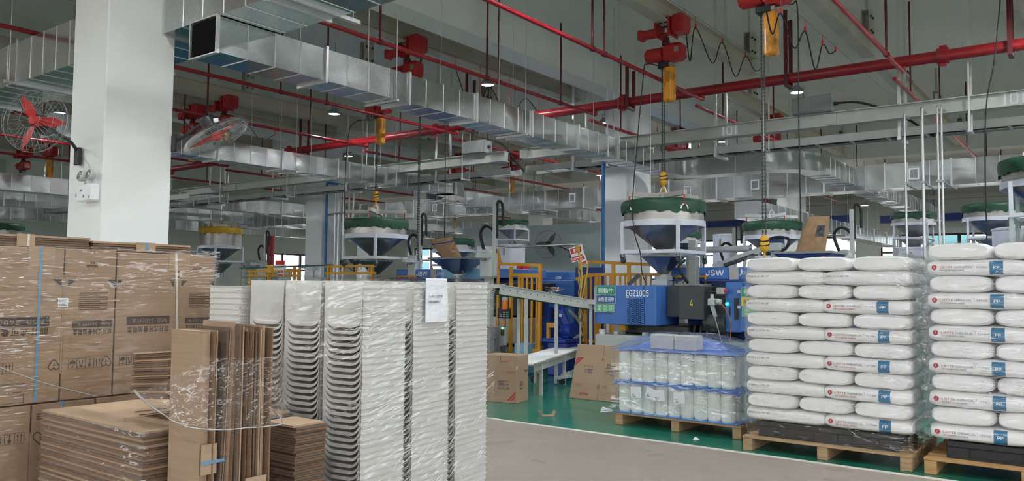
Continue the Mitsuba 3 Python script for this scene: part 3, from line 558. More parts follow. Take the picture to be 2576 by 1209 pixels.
def on_y(x, y, z, flip=False):
    return frame((x, y, z), (-1, 0, 0) if flip else (1, 0, 0), (0, 0, -1) if flip else (0, 0, 1))
def rect(w, h, t=0.0012):
    return bx(0, w, 0, h, 0, t)
def ordinal(k):
    return f"{k}{'th' if 10 <= k % 100 <= 20 else {1: 'st', 2: 'nd', 3: 'rd'}.get(k % 10, 'th')}"

# ------------------------------------------------------------------ wooden pallets (front face towards -X)
def pallet(x0, y0, y1, depth, label, mat="wood", h=0.134, nb=7):
    k = thing("wooden_pallet", label, "pallet", "wooden pallets along the white line")
    r = random.Random(int(x0 * 100 + y0 * 10))
    for i in range(nb):
        a = x0 + i * (depth - 0.1) / (nb - 1)
        m = cb(a, a + 0.1, y0, y1, h - 0.022, h, 0.003)
        part(k, "deck_board", xf(m, rot(r.uniform(-.25, .25), [0, 0, 1], (a, (y0 + y1) / 2, 0))), mat)
    for y in (y0 + 0.002, (y0 + y1) / 2 - 0.045, y1 - 0.092):
        part(k, "stringer", cb(x0 + 0.004, x0 + depth - 0.004, y, y + 0.09, 0.001, h - 0.0225, 0.004), mat)
    return k
pallet(7.30, 1.36, 2.79, 1.22, "wooden pallet under the fully wrapped stack of white bags, left of the cut-off one")
pallet(7.31, -0.16, 1.275, 1.22, "wooden pallet under the white bags at the right edge", "wood_warm")
pallet(7.74, 2.97, 4.385, 1.15, "wooden pallet under the two tiers of white rolls")
def plastic_pallet(x0, x1, y0, y1, z0, z1, label):
    k = thing("plastic_pallet", label, "pallet")
    part(k, "deck", cb(x0, x1, y0, y1, z1 - 0.045, z1, 0.006), "black_plastic")
    for a, b in ((x0, x0 + .13), ((x0 + x1) / 2 - .07, (x0 + x1) / 2 + .07), (x1 - .13, x1)):
        for c, d in ((y0, y0 + .16), ((y0 + y1) / 2 - .1, (y0 + y1) / 2 + .1), (y1 - .16, y1)):
            part(k, "foot", cb(a, b, c, d, z0, z1 - 0.045, 0.006), "black_plastic")
    part(k, "skid", bx(x0, x0 + .1, y0, y1, z0, z0 + .02), "black_plastic"); part(k, "skid", bx(x1 - .1, x1, y0, y1, z0, z0 + .02), "black_plastic")
    part(k, "skirt", bx(x0 + .02, x0 + .03, y0, y1, z0 + .02, z1 - .045), "black_plastic")
plastic_pallet(7.37, 8.45, 1.47, 2.66, 0.135, 0.27, "black plastic pallet between the wooden pallet and the wrapped white bags")
plastic_pallet(7.40, 8.45, -0.14, 1.12, 0.135, 0.27, "black plastic pallet under the white bags at the right edge")

# ------------------------------------------------------------------ filled plastic bags
def bag_front(s, t, L, W, H, seed):
    """The front (-v) side of a filled bag at s along its length and height t: distance from its middle plane."""
    u = np.clip(2 * s / L, -1, 1); hz = H / 2 * (1 - 0.30 * np.abs(u) ** 11)
    q = np.clip(1 - np.abs(t / hz) ** 3.6, 0, 1) ** (1 / 3.6)
    n = meshkit.noise(np.stack([s * 7 + seed * 9.3, t * 14, np.full_like(s, seed)], -1)) - 0.5
    return W / 2 * (1 - 0.10 * np.abs(u) ** 9) * q - 0.010 * (0.5 + n) * q
def bag_mesh(L, W, H, seed, nu=30, na=32):
    u = np.sin(np.linspace(-PI / 2, PI / 2, nu)); a = np.arange(na) * 2 * PI / na
    v = []
    for uu in u:
        hz = H / 2 * (1 - 0.30 * abs(uu) ** 11)
        c, s = np.cos(a), np.sin(a)
        t = np.sign(s) * np.abs(s) ** (2 / 3.6) * hz
        S = np.full(na, uu * L / 2)
        side = np.sign(c) * bag_front(S, t, L, W, H, seed)
        lump = 0.006 * (meshkit.noise(np.stack([S * 9, side * 9, np.full(na, seed + 3.0)], -1)) - 0.5) * (np.abs(c) < 0.7)
        v.append(np.stack([S, side, np.clip(t + lump, -H / 2, H / 2)], -1))
    v = np.vstack(v); f = []
    for k in range(nu - 1):
        for i in range(na):
            j = (i + 1) % na
            f += [[k * na + i, (k + 1) * na + j, k * na + j], [k * na + i, (k + 1) * na + i, (k + 1) * na + j]]
    m0 = len(v); v = np.vstack([v, [[-L / 2, 0, 0], [L / 2, 0, 0]]])
    for i in range(na):
        j = (i + 1) % na
        f += [[m0, i, j], [m0 + 1, (nu - 1) * na + j, (nu - 1) * na + i]]
    return trimesh.Trimesh(v, f, process=False)
def on_bag(m, s0, t0, L, W, H, seed, lift=0.003):
    """Wraps flat lettering onto a bag's front: local x -> along the bag from s0, y -> up from t0. The bag's own frame: x along, -y front."""
    m = m.copy()
    s, t = m.vertices[:, 0] + s0, m.vertices[:, 1] + t0
    m.vertices = np.stack([s, -(bag_front(s, t, L, W, H, seed) + lift + m.vertices[:, 2]), t], -1)
    return m
def fine(m, e=0.012):
    v, f = trimesh.remesh.subdivide_to_size(m.vertices, m.faces, e, max_iter=8)
    return trimesh.Trimesh(v, f, process=False)
DROP = Polygon([(0.5 * math.cos(a) * (1 if math.sin(a) > 0 else 1 - 0.35 * (-math.sin(a)) ** 2), 0.5 * math.sin(a) * (0.95 if math.sin(a) > 0 else 1.15)) for a in np.linspace(0, 2 * PI, 30)[:-1]])
def drop_logo(h):
    m = trimesh.creation.extrude_polygon(affinity.scale(DROP, h, h, origin=(0, 0)), 0.0012, engine="earcut")
    l = cat(tube(np.array([(-0.10, 0.28, 0), (0.02, 0.32, 0), (0.02, 0.1, 0), (-0.08, -0.12, 0), (-0.14, -0.2, 0), (0.0, -0.14, 0), (0.14, -0.2, 0)]) * h + [0, 0, 0.0012], 0.035 * h, 5))
    return m, l
def bag(parent_label, L, W, H, seed, M, texts, group, name="plastic_bag"):
    k = thing(name, parent_label, "bag", group)
    scene[f"{k}__body"] = placed(BAGS[(L, seed)], M)
    _used[f"{k}__body"] = 1
    for nm, m, mat in texts:
        part(k, nm, xf(m, M), mat)
    return k
BAGS = {}
def bag_kit(L, W, H):
    for sd in (1, 2, 3): BAGS[(L, sd)] = mikit.ply(bag_mesh(L, W, H, sd), "bag_white", smooth=True)
def bag_stack(x0, y1, wid, n, lh, z0, lettered, where, group):
    """n layers: two bags lengthwise in front of three end-on, then three end-on in front of two lengthwise. y1: left end; reading runs towards -Y."""
    L, W, H = round(wid / 2, 4), round(wid / 3, 4), lh
    Lb, Wb, Hb = L - 0.003, W - 0.003, H + 0.003
    for sd in (1, 2, 3): BAGS[(Lb, sd)] = mikit.ply(bag_mesh(Lb, Wb, Hb, sd), "bag_white", smooth=True)
    r = random.Random(int(wid * 1000 + z0 * 77 + y1 * 10))
    for k in range(n):
        zc = z0 + (k + 0.5) * lh
        js = lambda: r.uniform(-0.007, 0.007)
        fo = r.uniform(-0.018, 0.012)
        lay = "bottom layer" if k == 0 else "top layer" if k == n - 1 else f"{ordinal(n - k)} layer from top"
        if k % 2 == 0:
            for i, side in ((0, "left"), (1, "right")):
                sd = r.choice((1, 2, 3)); tx = lettered(k, i, Lb, Wb, Hb, sd)
                M = frame((x0 + W / 2 + fo + js(), y1 - L * (i + 0.5) + js() * .3, zc), (0, -1, 0), (1, 0, 0)) @ np.diag([1, 1, 1, 1.0])
                M[:3, 2] = (0, 0, 1)
                bag(f"{side} lengthwise white bag in front, {lay}, {where}", Lb, Wb, Hb, sd, M, tx, group)
            for i in (0, 2):
                M = frame((x0 + W + L / 2, y1 - W * (i + 0.5), zc), (1, 0, 0), (0, 1, 0))
                bag(f"{('left', 'middle', 'right')[i]} end-on white bag at the back, {lay}, {where}", Lb, Wb, Hb, r.choice((1, 2, 3)), M, [], group)
        else:
            for i in range(3):
                sd = r.choice((1, 2, 3))
                M = frame((x0 + L / 2 + fo + js(), y1 - W * (i + 0.5) + js() * .3, zc), (1, 0, 0), (0, 1, 0))
                tx = []
                if k == n - 1:
                    m, l = drop_logo(0.042)
                    A = frame((-Lb / 2 + 0.09, 0.02, Hb / 2 * 0.93 + 0.004), (0, -1, 0), (0.95, 0, 0.3))
                    tx = [("printed_logo", xf(m, A), "print_red"), ("printed_logo", xf(l, A), "print_white"), ("printed_stripe", xf(bx(-.12, .1, -.003, .003, 0, .002), frame((-Lb / 2 + 0.2, 0.03, Hb / 2 + 0.002), (0, -1, 0), (1, 0, 0))), "sign_pale_green")]
                bag(f"{('left', 'middle', 'right')[i]} end-on white bag in front, {lay}, {where}", Lb, Wb, Hb, sd, M, tx, group)
            for i in range(2):
                M = frame((x0 + L + W / 2, y1 - L * (i + 0.5), zc), (0, 1, 0), (-1, 0, 0))
                bag(f"{('left', 'right')[i]} lengthwise white bag at the back, {lay}, {where}", Lb, Wb, Hb, r.choice((1, 2, 3)), M, [], group)
def brand_print(L, W, H, sd, second, colour, third_x=0.0):
    o = -L / 2
    P = lambda m, s, t: on_bag(m, o + s, t, L, W, H, sd)
    a, l = drop_logo(0.040)
    out = [("printed_logo", P(fine(a), 0.052, 0.004), "print_red"), ("printed_logo", P(l, 0.052, 0.004), "print_white"),
           ("printed_word", P(fine(fit(latin("LOTTE", 0.02), 0.093, 0.0175)), 0.094, -0.004), "print_faded_red"),
           ("printed_word", P(fine(fit(latin("CHEMICAL", 0.02), 0.130, 0.0185)), 0.196, -0.004), "print_grey"),
           ("printed_word", P(cat(bx(0.0, 0.016, 0.024, 0.0255, 0, .0012), bx(0.0145, 0.016, 0, 0.0255, 0, .0012)), 0.324, -0.004), "print_grey"),
           ("printed_word", P(fine(fit(latin("TITAN", 0.02), 0.078, 0.0145)), 0.352, -0.0035), "print_grey"),
           ("printed_word", P(fine(fit(latin(second, 0.02), 0.175, 0.0125)), 0.096, -0.027), colour),
           ("printed_square", P(fine(rect(0.092, H * 0.80, 0.0008), 0.008), 0.448, -H * 0.40), "print_teal"),
           ("printed_square", P(fine(fit(latin("PP", 0.02, True), 0.042, 0.026)), 0.473, -0.012) , "print_white")]
    out[-1][1].vertices[:, 1] -= 0.003
    return out
def grade_print(L, W, H, sd):
    m = fine(fit(latin("GRADE & LOT NO : PP", 0.02), 0.205, 0.0165))
    return [("printed_word", on_bag(m, -L / 2 + 0.018, 0.006, L, W, H, sd), "print_grey")]
def let1(k, i, L, W, H, sd):
    if i == 0 or k == 10: return grade_print(L, W, H, sd)
    return brand_print(L, W, H, sd, "PP COPOLYMER", "print_red" if k == 6 else "print_faded_red")
def let2(k, i, L, W, H, sd):
    return brand_print(L, W, H, sd, "PP HOMOPOLYMER", "print_grey")
bag_stack(7.36, 2.775, 1.41, 12, 0.1255, 0.272, let1, "fully visible stack", "white resin bags of the left stack")
bag_stack(7.38, 1.235, 1.41, 12, 0.1335, 0.272, let2, "stack at the right edge", "white resin bags of the right-edge stack")


def creases(key, fn, n, seed, slope=(0.0, 0.05), length=(0.02, 0.10), width=(0.002, 0.005), clusters=14, spread=(0.05, 0.07), region=None, su=1.0, sv=1.0):
    """Taut creases of a film given by fn(u, v) -> points: slim ribbons, rounded towards the top, that catch the lamps. su, sv: metres per unit of u and v."""
    r = np.random.default_rng(seed); V, F, base = [], [], 0
    cen = np.column_stack([r.uniform(0.02, 0.98, clusters), r.uniform(0.04, 0.97, clusters)])
    if region: cen = np.column_stack([r.uniform(region[0], region[1], clusters), r.uniform(region[2], region[3], clusters)])
    for i in range(n):
        c = cen[r.integers(clusters)] if r.random() < 0.8 else np.array([r.uniform(0.01, 0.99), r.uniform(0.02, 0.97)])
        u0, v0 = c[0] + r.normal() * spread[0] / su, c[1] + r.normal() * spread[1] / sv
        L = r.uniform(*length) * r.uniform(0.4, 1); w = r.uniform(*width); sl = slope[0] + r.normal() * slope[1]
        t = np.linspace(-0.5, 0.5, 5)
        u = np.clip(u0 + t * L / su, 0.003, 0.997); v = np.clip(v0 + t * L * sl / sv, 0.003, 0.985)
        p = fn(u, v); e = 1e-3
        du = fn(np.clip(u + e, 0, 1), v) - fn(np.clip(u - e, 0, 1), v); dv = fn(u, np.clip(v + e, 0, 1)) - fn(u, np.clip(v - e, 0, 1))
        a = (p[-1] - p[0]); a /= np.linalg.norm(a) + 1e-9
        nn = np.cross(du, dv); nn = nn.mean(0); nn /= np.linalg.norm(nn) + 1e-9
        if nn @ (np.array([0, 0, 1.4]) - p.mean(0)) < 0: nn = -nn
        yw = r.normal() * 0.2; nn = nn * math.cos(yw) + a * math.sin(yw); a = np.cross(nn, np.cross(a, nn)); a /= np.linalg.norm(a)
        b = np.cross(nn, a); b = b if b[2] > 0 else -b
        ww = w * (1 - np.abs(2 * t) ** 2) + 0.0004
        for q in range(5):
            for f in np.radians([-4, 18, 42]):
                V.append(p[q] + nn * (0.0025 + ww[q] * (math.cos(f) - 0.8)) + b * ww[q] * math.sin(f))
        for q in range(4):
            for k in range(2):
                i0 = base + q * 3 + k; F += [[i0, i0 + 3, i0 + 4], [i0, i0 + 4, i0 + 1]]
        base += 15
    m = trimesh.Trimesh(np.array(V), F, process=False)
    # faces wound so that they look outwards
    fn_ = m.face_normals; ctr = m.triangles_center
    flip = (fn_ * (np.array([0, 0, 2.2]) - ctr)).sum(1) < 0
    f = np.array(F); f[flip] = f[flip][:, ::-1]
    part(key, "crease", trimesh.Trimesh(np.array(V), f, process=False), "film_crease", smooth=True, kind="stuff", label="bright taut creases of the film")

# ------------------------------------------------------------------ stretch film: wrinkled clear sheets
def streaks(s, z, fs, fz, seed):
    return meshkit.noise(np.stack([s * fs, z * fz, np.full_like(s, seed)], -1)) - 0.5
def film_profile(z, z0, lh, n):
    ph = np.clip((z - z0) / lh, 0, n - 1e-6) % 1.0
    return 0.020 * (1 - np.abs(2 * ph - 1) ** 3)
def wrap_stack(x0, x1, y0, y1, z0, z1, lh, n, seed, label, tilt=0.0):
    """Film round the -X, -Y and +Y sides of a bag stack."""
    def fn(u, v):
        Lx, Ly, R = x1 - x0, y1 - y0, 0.07
        tot = 2 * Lx + Ly; s = u * tot; z = z0 + v * (z1 - z0)
        b = film_profile(z, 0.272, lh, n)
        w = 0.012 * streaks(s, z + tilt * s, 5, 26, seed) + 0.007 * streaks(s, z + tilt * s, 11, 90, seed + 1) + 0.002 * streaks(s, z + tilt * s * 2, 30, 260, seed + 2)
        out = 0.012 - 0.016 + b + w
        x = np.where(s < Lx, x1 - s, np.where(s < Lx + Ly, x0, x0 + (s - Lx - Ly)))
        y = np.where(s < Lx, y1, np.where(s < Lx + Ly, y1 - (s - Lx), y0))
        nx = np.where((s >= Lx) & (s < Lx + Ly), -1.0, 0.0); ny = np.where(s < Lx, 1.0, np.where(s >= Lx + Ly, -1.0, 0.0))
        cr = np.clip(1 - np.abs(s - Lx) / R, 0, 1) + np.clip(1 - np.abs(s - Lx - Ly) / R, 0, 1)
        shrink = 0.035 * cr ** 2
        top = np.clip((v - 0.965) / 0.035, 0, 1) ** 2 * 0.05
        return np.stack([x + nx * out + shrink * (1 if True else 0) * np.where(np.abs(nx) > 0, 1, 0) + top * np.where(nx < 0, 1, 0), y + ny * out - ny * shrink - ny * top, z], -1)
    k = solo("stretch_film", label, "plastic film", grid(fn, 230, 330), "film", smooth=True)
    tot = 2 * (x1 - x0) + y1 - y0; a, b = (x1 - x0) / tot, (x1 - x0 + y1 - y0) / tot
    creases(k, fn, 420, seed, (0, .04), (.02, .11), (.003, .008), 18, (.10, .03), (a + .01, b - .01, .1, .96), tot, z1 - z0)
    creases(k, fn, 300, seed + 1, (-.5 if tilt > 0 else .1, .25), (.03, .14), (.003, .007), 16, (.08, .08), (b - .02, b + .12, .2, .95), tot, z1 - z0)
    return k
wrap_stack(7.345, 8.5, 1.365, 2.785, 0.13, 1.80, 0.1255, 12, 11, "clear stretch film wrapped tightly round the left stack of white bags", 0.03)
wrap_stack(7.362, 8.5, -0.18, 1.245, 0.35, 1.895, 0.1335, 12, 23, "clear stretch film wrapped round the white bags at the right edge", -0.05)

# ------------------------------------------------------------------ white rolls in two tiers
def roll_mesh(r=0.0715, h=0.325):
    return lathe([(0.0, 0.012), (r - 0.014, 0.012), (r - 0.012, 0.0), (r - 0.006, 0.0), (r - 0.004, 0.014), (r - 0.004, 0.022), (r, 0.03), (r, h - 0.03), (r - 0.003, h - 0.012), (r - 0.012, h), (r - 0.03, h), (r - 0.032, h - 0.02), (0, h - 0.02)], 22)
roll_d = mikit.ply(roll_mesh(), "roll_white", smooth=35)
cap_ring = mikit.ply(lathe([(0.058, -0.001), (0.0685, -0.001), (0.0690, 0.013), (0.066, 0.0135)], 22), "light_blue", smooth=35)
RN, RP = 9, 0.1462
def roll_pos(i, j, t): return (7.83 + j * RP, 4.30 - i * RP, 0.139 + t * 0.338)
for t in range(2):
    for j in range(6):
        for i in range(RN):
            if j and i != RN - 1: continue
            k = thing("white_roll", f"white fibre roll, {ordinal(i + 1)} from the left, front row, {'upper' if t else 'lower'} tier" if j == 0 else f"white fibre roll on the right side, {('second', 'third', 'fourth', 'fifth', 'sixth')[j - 1]} from the front corner, {'upper' if t else 'lower'} tier", "roll", "white rolls on the pallet")
            M = np.eye(4); M[:3, 3] = roll_pos(i, j, t); M[:3, 3] += [rnd.uniform(-.004, .004), 0, 0]
            scene[f"{k}__body"] = placed(roll_d, M)
            scene[f"{k}__end_band"] = placed(cap_ring, M)
solo("divider_sheet", "blue plastic sheet under the lower tier of white rolls", "sheet", bx(7.735, 8.66, 3.0, 4.40, 0.1345, 0.138), "blue_sheet")
def sag(z, hang, seed, x0=7.725, x1=8.70, y0=2.985, y1=4.40):
    return lambda u, v: np.stack([x0 + u * (x1 - x0), y1 - v * (y1 - y0), z + 0 * u - hang * (np.clip(1 - u * 14, 0, 1) ** 2) * (0.3 + meshkit.noise(np.stack([v * 9, u * 0, u * 0 + seed], -1))) - hang * np.clip(v * 14 - 13, 0, 1) ** 2 * 1.2], -1)
def thick(m, t=0.002):
    b = m.copy(); b.vertices = b.vertices - [0, 0, t]; b.faces = b.faces[:, ::-1]
    return cat(m, b)
solo("divider_sheet", "blue plastic sheet between the two tiers of white rolls", "sheet", thick(grid(sag(0.4752, 0.03, 4), 24, 60)), "blue_sheet", smooth=True)
solo("divider_sheet", "blue plastic sheet lying over the upper tier of white rolls", "sheet", thick(grid(lambda u, v: np.stack([7.70 + u * 1.0, 4.42 - v * 1.44, 0.8205 + 0.13 * np.clip(np.minimum((u - .42) / .08, (1 - u) / .4), 0, 1) * np.clip(np.minimum(v / .28, (1 - v) / .42), 0, 1)], -1), 50, 30)), "blue_sheet", smooth=True)
# crown of the load: two pale foam blocks under the tent of film
for i, (a, b) in enumerate(((4.06, 3.79), (3.775, 3.52))):
    solo("foam_block", ("left", "right")[i] + " pale foam block standing on the blue sheet over the rolls", "foam block", cb(7.93, 8.11, b, a, 0.823, 0.985, 0.012), "white_plastic", group="foam blocks over the rolls")
def tent(u, v):
    """Film over the rolls: from the load's rim up to the foam blocks, and down its front and right side."""
    a = u * 4.0; q = 1 - np.abs(v)
    rim = [(7.70, 4.42), (7.70, 2.965), (8.72, 2.965), (8.72, 4.42), (7.70, 4.42)]; topr = [(7.92, 4.07), (7.92, 3.50), (8.42, 3.50), (8.42, 4.07), (7.92, 4.07)]
    rim, topr = np.array(rim), np.array(topr); i = np.clip(a.astype(int), 0, 3); f = (a - i)[:, None]
    R = rim[i] * (1 - f) + rim[i + 1] * f; Tp = topr[i] * (1 - f) + topr[i + 1] * f
    vv = v[:, None]
    up_ = np.clip((v - 0.45) / 0.42, 0, 1); t = up_[:, None]
    xy = R * (1 - t) + Tp * t
    z = np.where(v < 0.45, 0.15 + v / 0.45 * (0.826 - 0.15), 0.828 + up_ * 0.163)
    c = np.clip((v - 0.87) / 0.13, 0, 1)[:, None]
    xy = xy * (1 - c) + np.array([8.17, 3.78]) * c
    ctr = np.array([8.2, 3.69]); d = xy - ctr; d /= np.linalg.norm(d, axis=1, keepdims=True) + 1e-9
    w = 0.022 * streaks(a * 1.3, z + a * 0.10, 5, 22, 31) + 0.008 * streaks(a, z + 0.15 * a, 12, 75, 32) + 0.004 * streaks(a, z - 0.1 * a, 40, 190, 33)
    pinch = np.where(v < 0.45, -0.02 * np.sin(np.clip(v / 0.45, 0, 1) * PI * 2) ** 2 + 0.012, 0.006)
    return np.column_stack([xy + d * (w + pinch)[:, None], z + np.where(v > 0.45, 0.5 * w + 0.004, 0)])
solo("stretch_film", "clear film tent drawn over the two tiers of white rolls and foam blocks", "plastic film", grid(tent, 260, 150), "film", smooth=True)
creases("stretch_film_002", tent, 260, 41, (.12, .1), (.02, .10), (.003, .007), 16, (.06, .05), (.02, .25, .1, .45), 4.4, 1.7)
creases("stretch_film_002", tent, 320, 42, (.3, .5), (.02, .10), (.003, .009), 14, (.10, .06), (.02, .30, .42, .85), 4.4, 1.7)
# twisted film tail and paper tags
solo("film_tail", "crumpled twist of white film at the left front corner of the roll pallet", "plastic film", cat(*[tube(curve([(7.72, 4.40, .15), (7.70 + rnd.uniform(-.03, .03), 4.45, .16 + rnd.uniform(-.03, .03)), (7.69, 4.50 + rnd.uniform(-.02, .03), .15 + rnd.uniform(-.03, .03)), (7.70, 4.53, .13)], 12), [0.006 + 0.005 * abs(math.sin(i)) for i in range(12)][:len(curve([(0, 0, 0), (1, 0, 0), (2, 0, 0), (3, 0, 0)], 12))], 5) for _ in range(6)]), "white_sheet", smooth=True)
for i, (y, z, a) in enumerate(((4.10, 0.375, 4), (3.92, 0.375, -17), (3.83, 0.365, 9), (3.60, 0.36, 3))):
    k = thing("paper_tag", f"white paper label stuck on the lower tier of rolls, {ordinal(i + 1)} from the left", "paper label", "paper labels on the rolls")
    M = frame((7.685 - 0.001 * i, y, z), (0, -1, 0), (0, 0, 1)) @ rot(a, [0, 0, 1])
    part(k, "sheet", xf(mv(rect(0.125, 0.115, 0.0008), -0.0625, -0.0575), M), "white_sheet")
    part(k, "printed_lines", xf(cat(*[bx(-.045, -.045 + w_, -.046 + q * .012, -.041 + q * .012, .0009, .0014) for q, w_ in enumerate((.03, .045, .02))]), M), "print_black")

# ------------------------------------------------------------------ nested white shoe boxes
TM = np.eye(4); _c, _s = math.cos(math.radians(6.5)), math.sin(math.radians(6.5))
TM[:2, :2] = [[_c, -_s], [_s, _c]]; TM[:2, 3] = (2.60, 2.81)
def shoe_box(L=0.318, W=0.252, H=0.21, th=0.0022, taper=0.082, R=0.052):
    """An open-fronted box: a U-shaped trough along x with a closed back, a lip round its open front (at x = 0) and a rolled top edge."""
    hb, ht = W / 2 - taper * H, W / 2 - 0.006
    def upath(off, n=7):
        """Cross-section points (y, z) from the top of the left wall round the floor to the top of the right wall, moved outwards by off."""
        pts = []
        cx, cz = hb - R, R
        pts.append((-(ht + off), H))
        for a in np.linspace(180, 270, n):
            pts.append((-cx + (R + off) * math.cos(math.radians(a)), cz + (R + off) * math.sin(math.radians(a))))
        for a in np.linspace(270, 360, n):
            pts.append((cx + (R + off) * math.cos(math.radians(a)), cz + (R + off) * math.sin(math.radians(a))))
        pts.append((ht + off, H))
        return np.array(pts)
    O, I = upath(0.0), upath(-th); n = len(O)
    def strip(A, xa, B, xb):
        v = np.vstack([np.column_stack([np.full(n, xa), A]), np.column_stack([np.full(n, xb), B])])
        f = []
        for i in range(n - 1): f += [[i, i + 1, n + i + 1], [i, n + i + 1, n + i]]
        return trimesh.Trimesh(v, f, process=False)
    z = O[:, 1]; lipw = 0.0018 + 0.0095 * np.clip(1 - (z / 0.085), 0, 1) ** 0.6
    nrm = np.gradient(O, axis=0); nrm = np.stack([nrm[:, 1], -nrm[:, 0]], 1); nrm /= np.linalg.norm(nrm, axis=1, keepdims=True)
    Lp = O + nrm * lipw[:, None] * -1 if (O + nrm * 0.01)[n // 2, 1] > O[n // 2, 1] else O + nrm * lipw[:, None]
    ms = [strip(O, 0, O, L), strip(I, L - th, I, 0), strip(Lp, -0.004, O, 0.004), strip(I, 0, Lp, -0.004)]
    back = Polygon(np.vstack([O])); bm = trimesh.creation.extrude_polygon(back, th, engine="earcut")
    ms.append(trimesh.Trimesh(np.column_stack([L - bm.vertices[:, 2], bm.vertices[:, 0], bm.vertices[:, 1]]), bm.faces[:, ::-1], process=False))
    for s in (-1, 1):
        ms.append(bx(0, L, s * ht, s * (ht + 0.0058), H - 0.005, H))
        ms.append(bx(0, L, s * (ht - th), s * ht, H - 0.001, H))
    ms.append(bx(L, L + 0.005, -ht, ht, H - 0.005, H))
    ms.append(bx(-0.0055, -0.003, -0.058, 0.058, -0.0125, 0.002))
    return cat(*ms)
shoe_d = mikit.ply(shoe_box(), "white_plastic", smooth=30)
PITCH, NB = 0.0296, 40
COLS = [(0.0, 0.128, 0, "in the stack at the near corner"), (0.0, 0.392, 0, "in the middle stack of the open-fronted side"), (0.012, 0.655, 0, "in the left stack of the open-fronted side"),
        (0.386, 0.128, 0, "in the stack behind the hanging paper sheet"), (0.772, 0.128, 0, "in the stack at the far right corner"), (-0.02, 0.935, 180, "in the stack beside the cartons, backs towards us")]
for x, y, a, where in COLS:
    for k in range(NB if a == 0 else NB - 1):
        n = thing("shoe_box", f"white plastic box, {'topmost' if k == NB - 1 else ordinal(NB - k) + ' from top'} {where}", "plastic box", "nested white boxes " + where)
        M = TM @ frame((x + (0.318 if a else 0), y + rnd.uniform(-.0012, .0012), 1.515 - 0.21 - (NB - 1 - k) * PITCH), (math.cos(math.radians(a)), math.sin(math.radians(a)), 0), (-math.sin(math.radians(a)), math.cos(math.radians(a)), 0))
        scene[n] = placed(shoe_d, M)
k = thing("wooden_pallet", "wooden pallet under the nested white boxes", "pallet", "wooden pallets along the white line")
for i in range(6): part(k, "deck_board", xf(bx(0.0, 1.12, 0.0 + i * .2, .1 + i * .2, 0.115, 0.135), TM), "wood")
for i in range(3): part(k, "stringer", xf(bx(0.02 + i * .49, .12 + i * .49, 0.0, 1.1, 0.0, 0.115), TM), "wood")
k = thing("paper_sheet", "white paper sheet hanging on the right side of the nested white boxes", "paper sheet")
PM = TM @ frame((0.455, -0.012, 1.305), (1, 0, 0), (0, 0, 1))
part(k, "sheet", xf(grid(lambda u, v: np.stack([u * 0.197, v * 0.228, 0.002 + 0.004 * np.sin(v * 5) * u], -1), 8, 10), PM), "white_sheet", smooth=True)
part(k, "printed_line", xf(mv(fit(writing("34cm 使用", 0.02), 0.12, 0.015), 0.025, 0.128, 0.007), PM), "print_grey")
part(k, "printed_line", xf(mv(fit(writing("部件数量2", 0.02), 0.10, 0.015), 0.025, 0.098, 0.007), PM), "print_grey")
def tray_film(u, v):
    s = u * (0.86 + 1.13); z = 0.16 + v * (1.54 - 0.16)
    w = 0.010 * streaks(s, z - 0.22 * s, 4, 22, 51) + 0.006 * streaks(s, z - 0.22 * s, 9, 90, 52) + 0.0018 * streaks(s, z - 0.3 * s, 30, 280, 53)
    low = 0.018 * np.clip((0.75 - z) / 0.5, 0, 1) * (meshkit.noise(np.stack([s * 6, z * 5, s * 0 + 2.0], -1)))
    o = 0.022 + w + low
    topin = np.clip((v - 0.985) / 0.015, 0, 1) * 0.06
    left = s < 0.86
    x = np.where(left, -o + topin, s - 0.86); y = np.where(left, 0.86 - s, -o + topin)
    r = np.clip(1 - np.abs(s - 0.86) / 0.03, 0, 1) ** 2 * 0.02
    x = np.where(left, x + r * 0, x); 
    return np.column_stack([x, y, z])
m = grid(tray_film, 260, 300); m.vertices = m.vertices @ TM[:3, :3].T + TM[:3, 3]
FK = solo("stretch_film", "clear stretch film wrapped round the nested white boxes", "plastic film", m, "film", smooth=True)
tf = lambda u, v: tray_film(u, v) @ TM[:3, :3].T + TM[:3, 3]
creases(FK, tf, 330, 54, (.2, .06), (.02, .13), (.002, .0058), 12, (.07, .05), (.44, .98, .45, .97), 1.99, 1.38)
creases(FK, tf, 200, 55, (.3, .25), (.02, .12), (.002, .0055), 12, (.08, .05), (.44, .98, .05, .45), 1.99, 1.38)
creases(FK, tf, 200, 56, (-.02, .08), (.01, .07), (.0015, .004), 14, (.06, .05), (.03, .42, .05, .97), 1.99, 1.38)
creases(FK, tf, 120, 57, (.0, .4), (.01, .06), (.002, .005), 12, (.08, .012), (.03, .98, .96, .98), 1.99, 1.38)

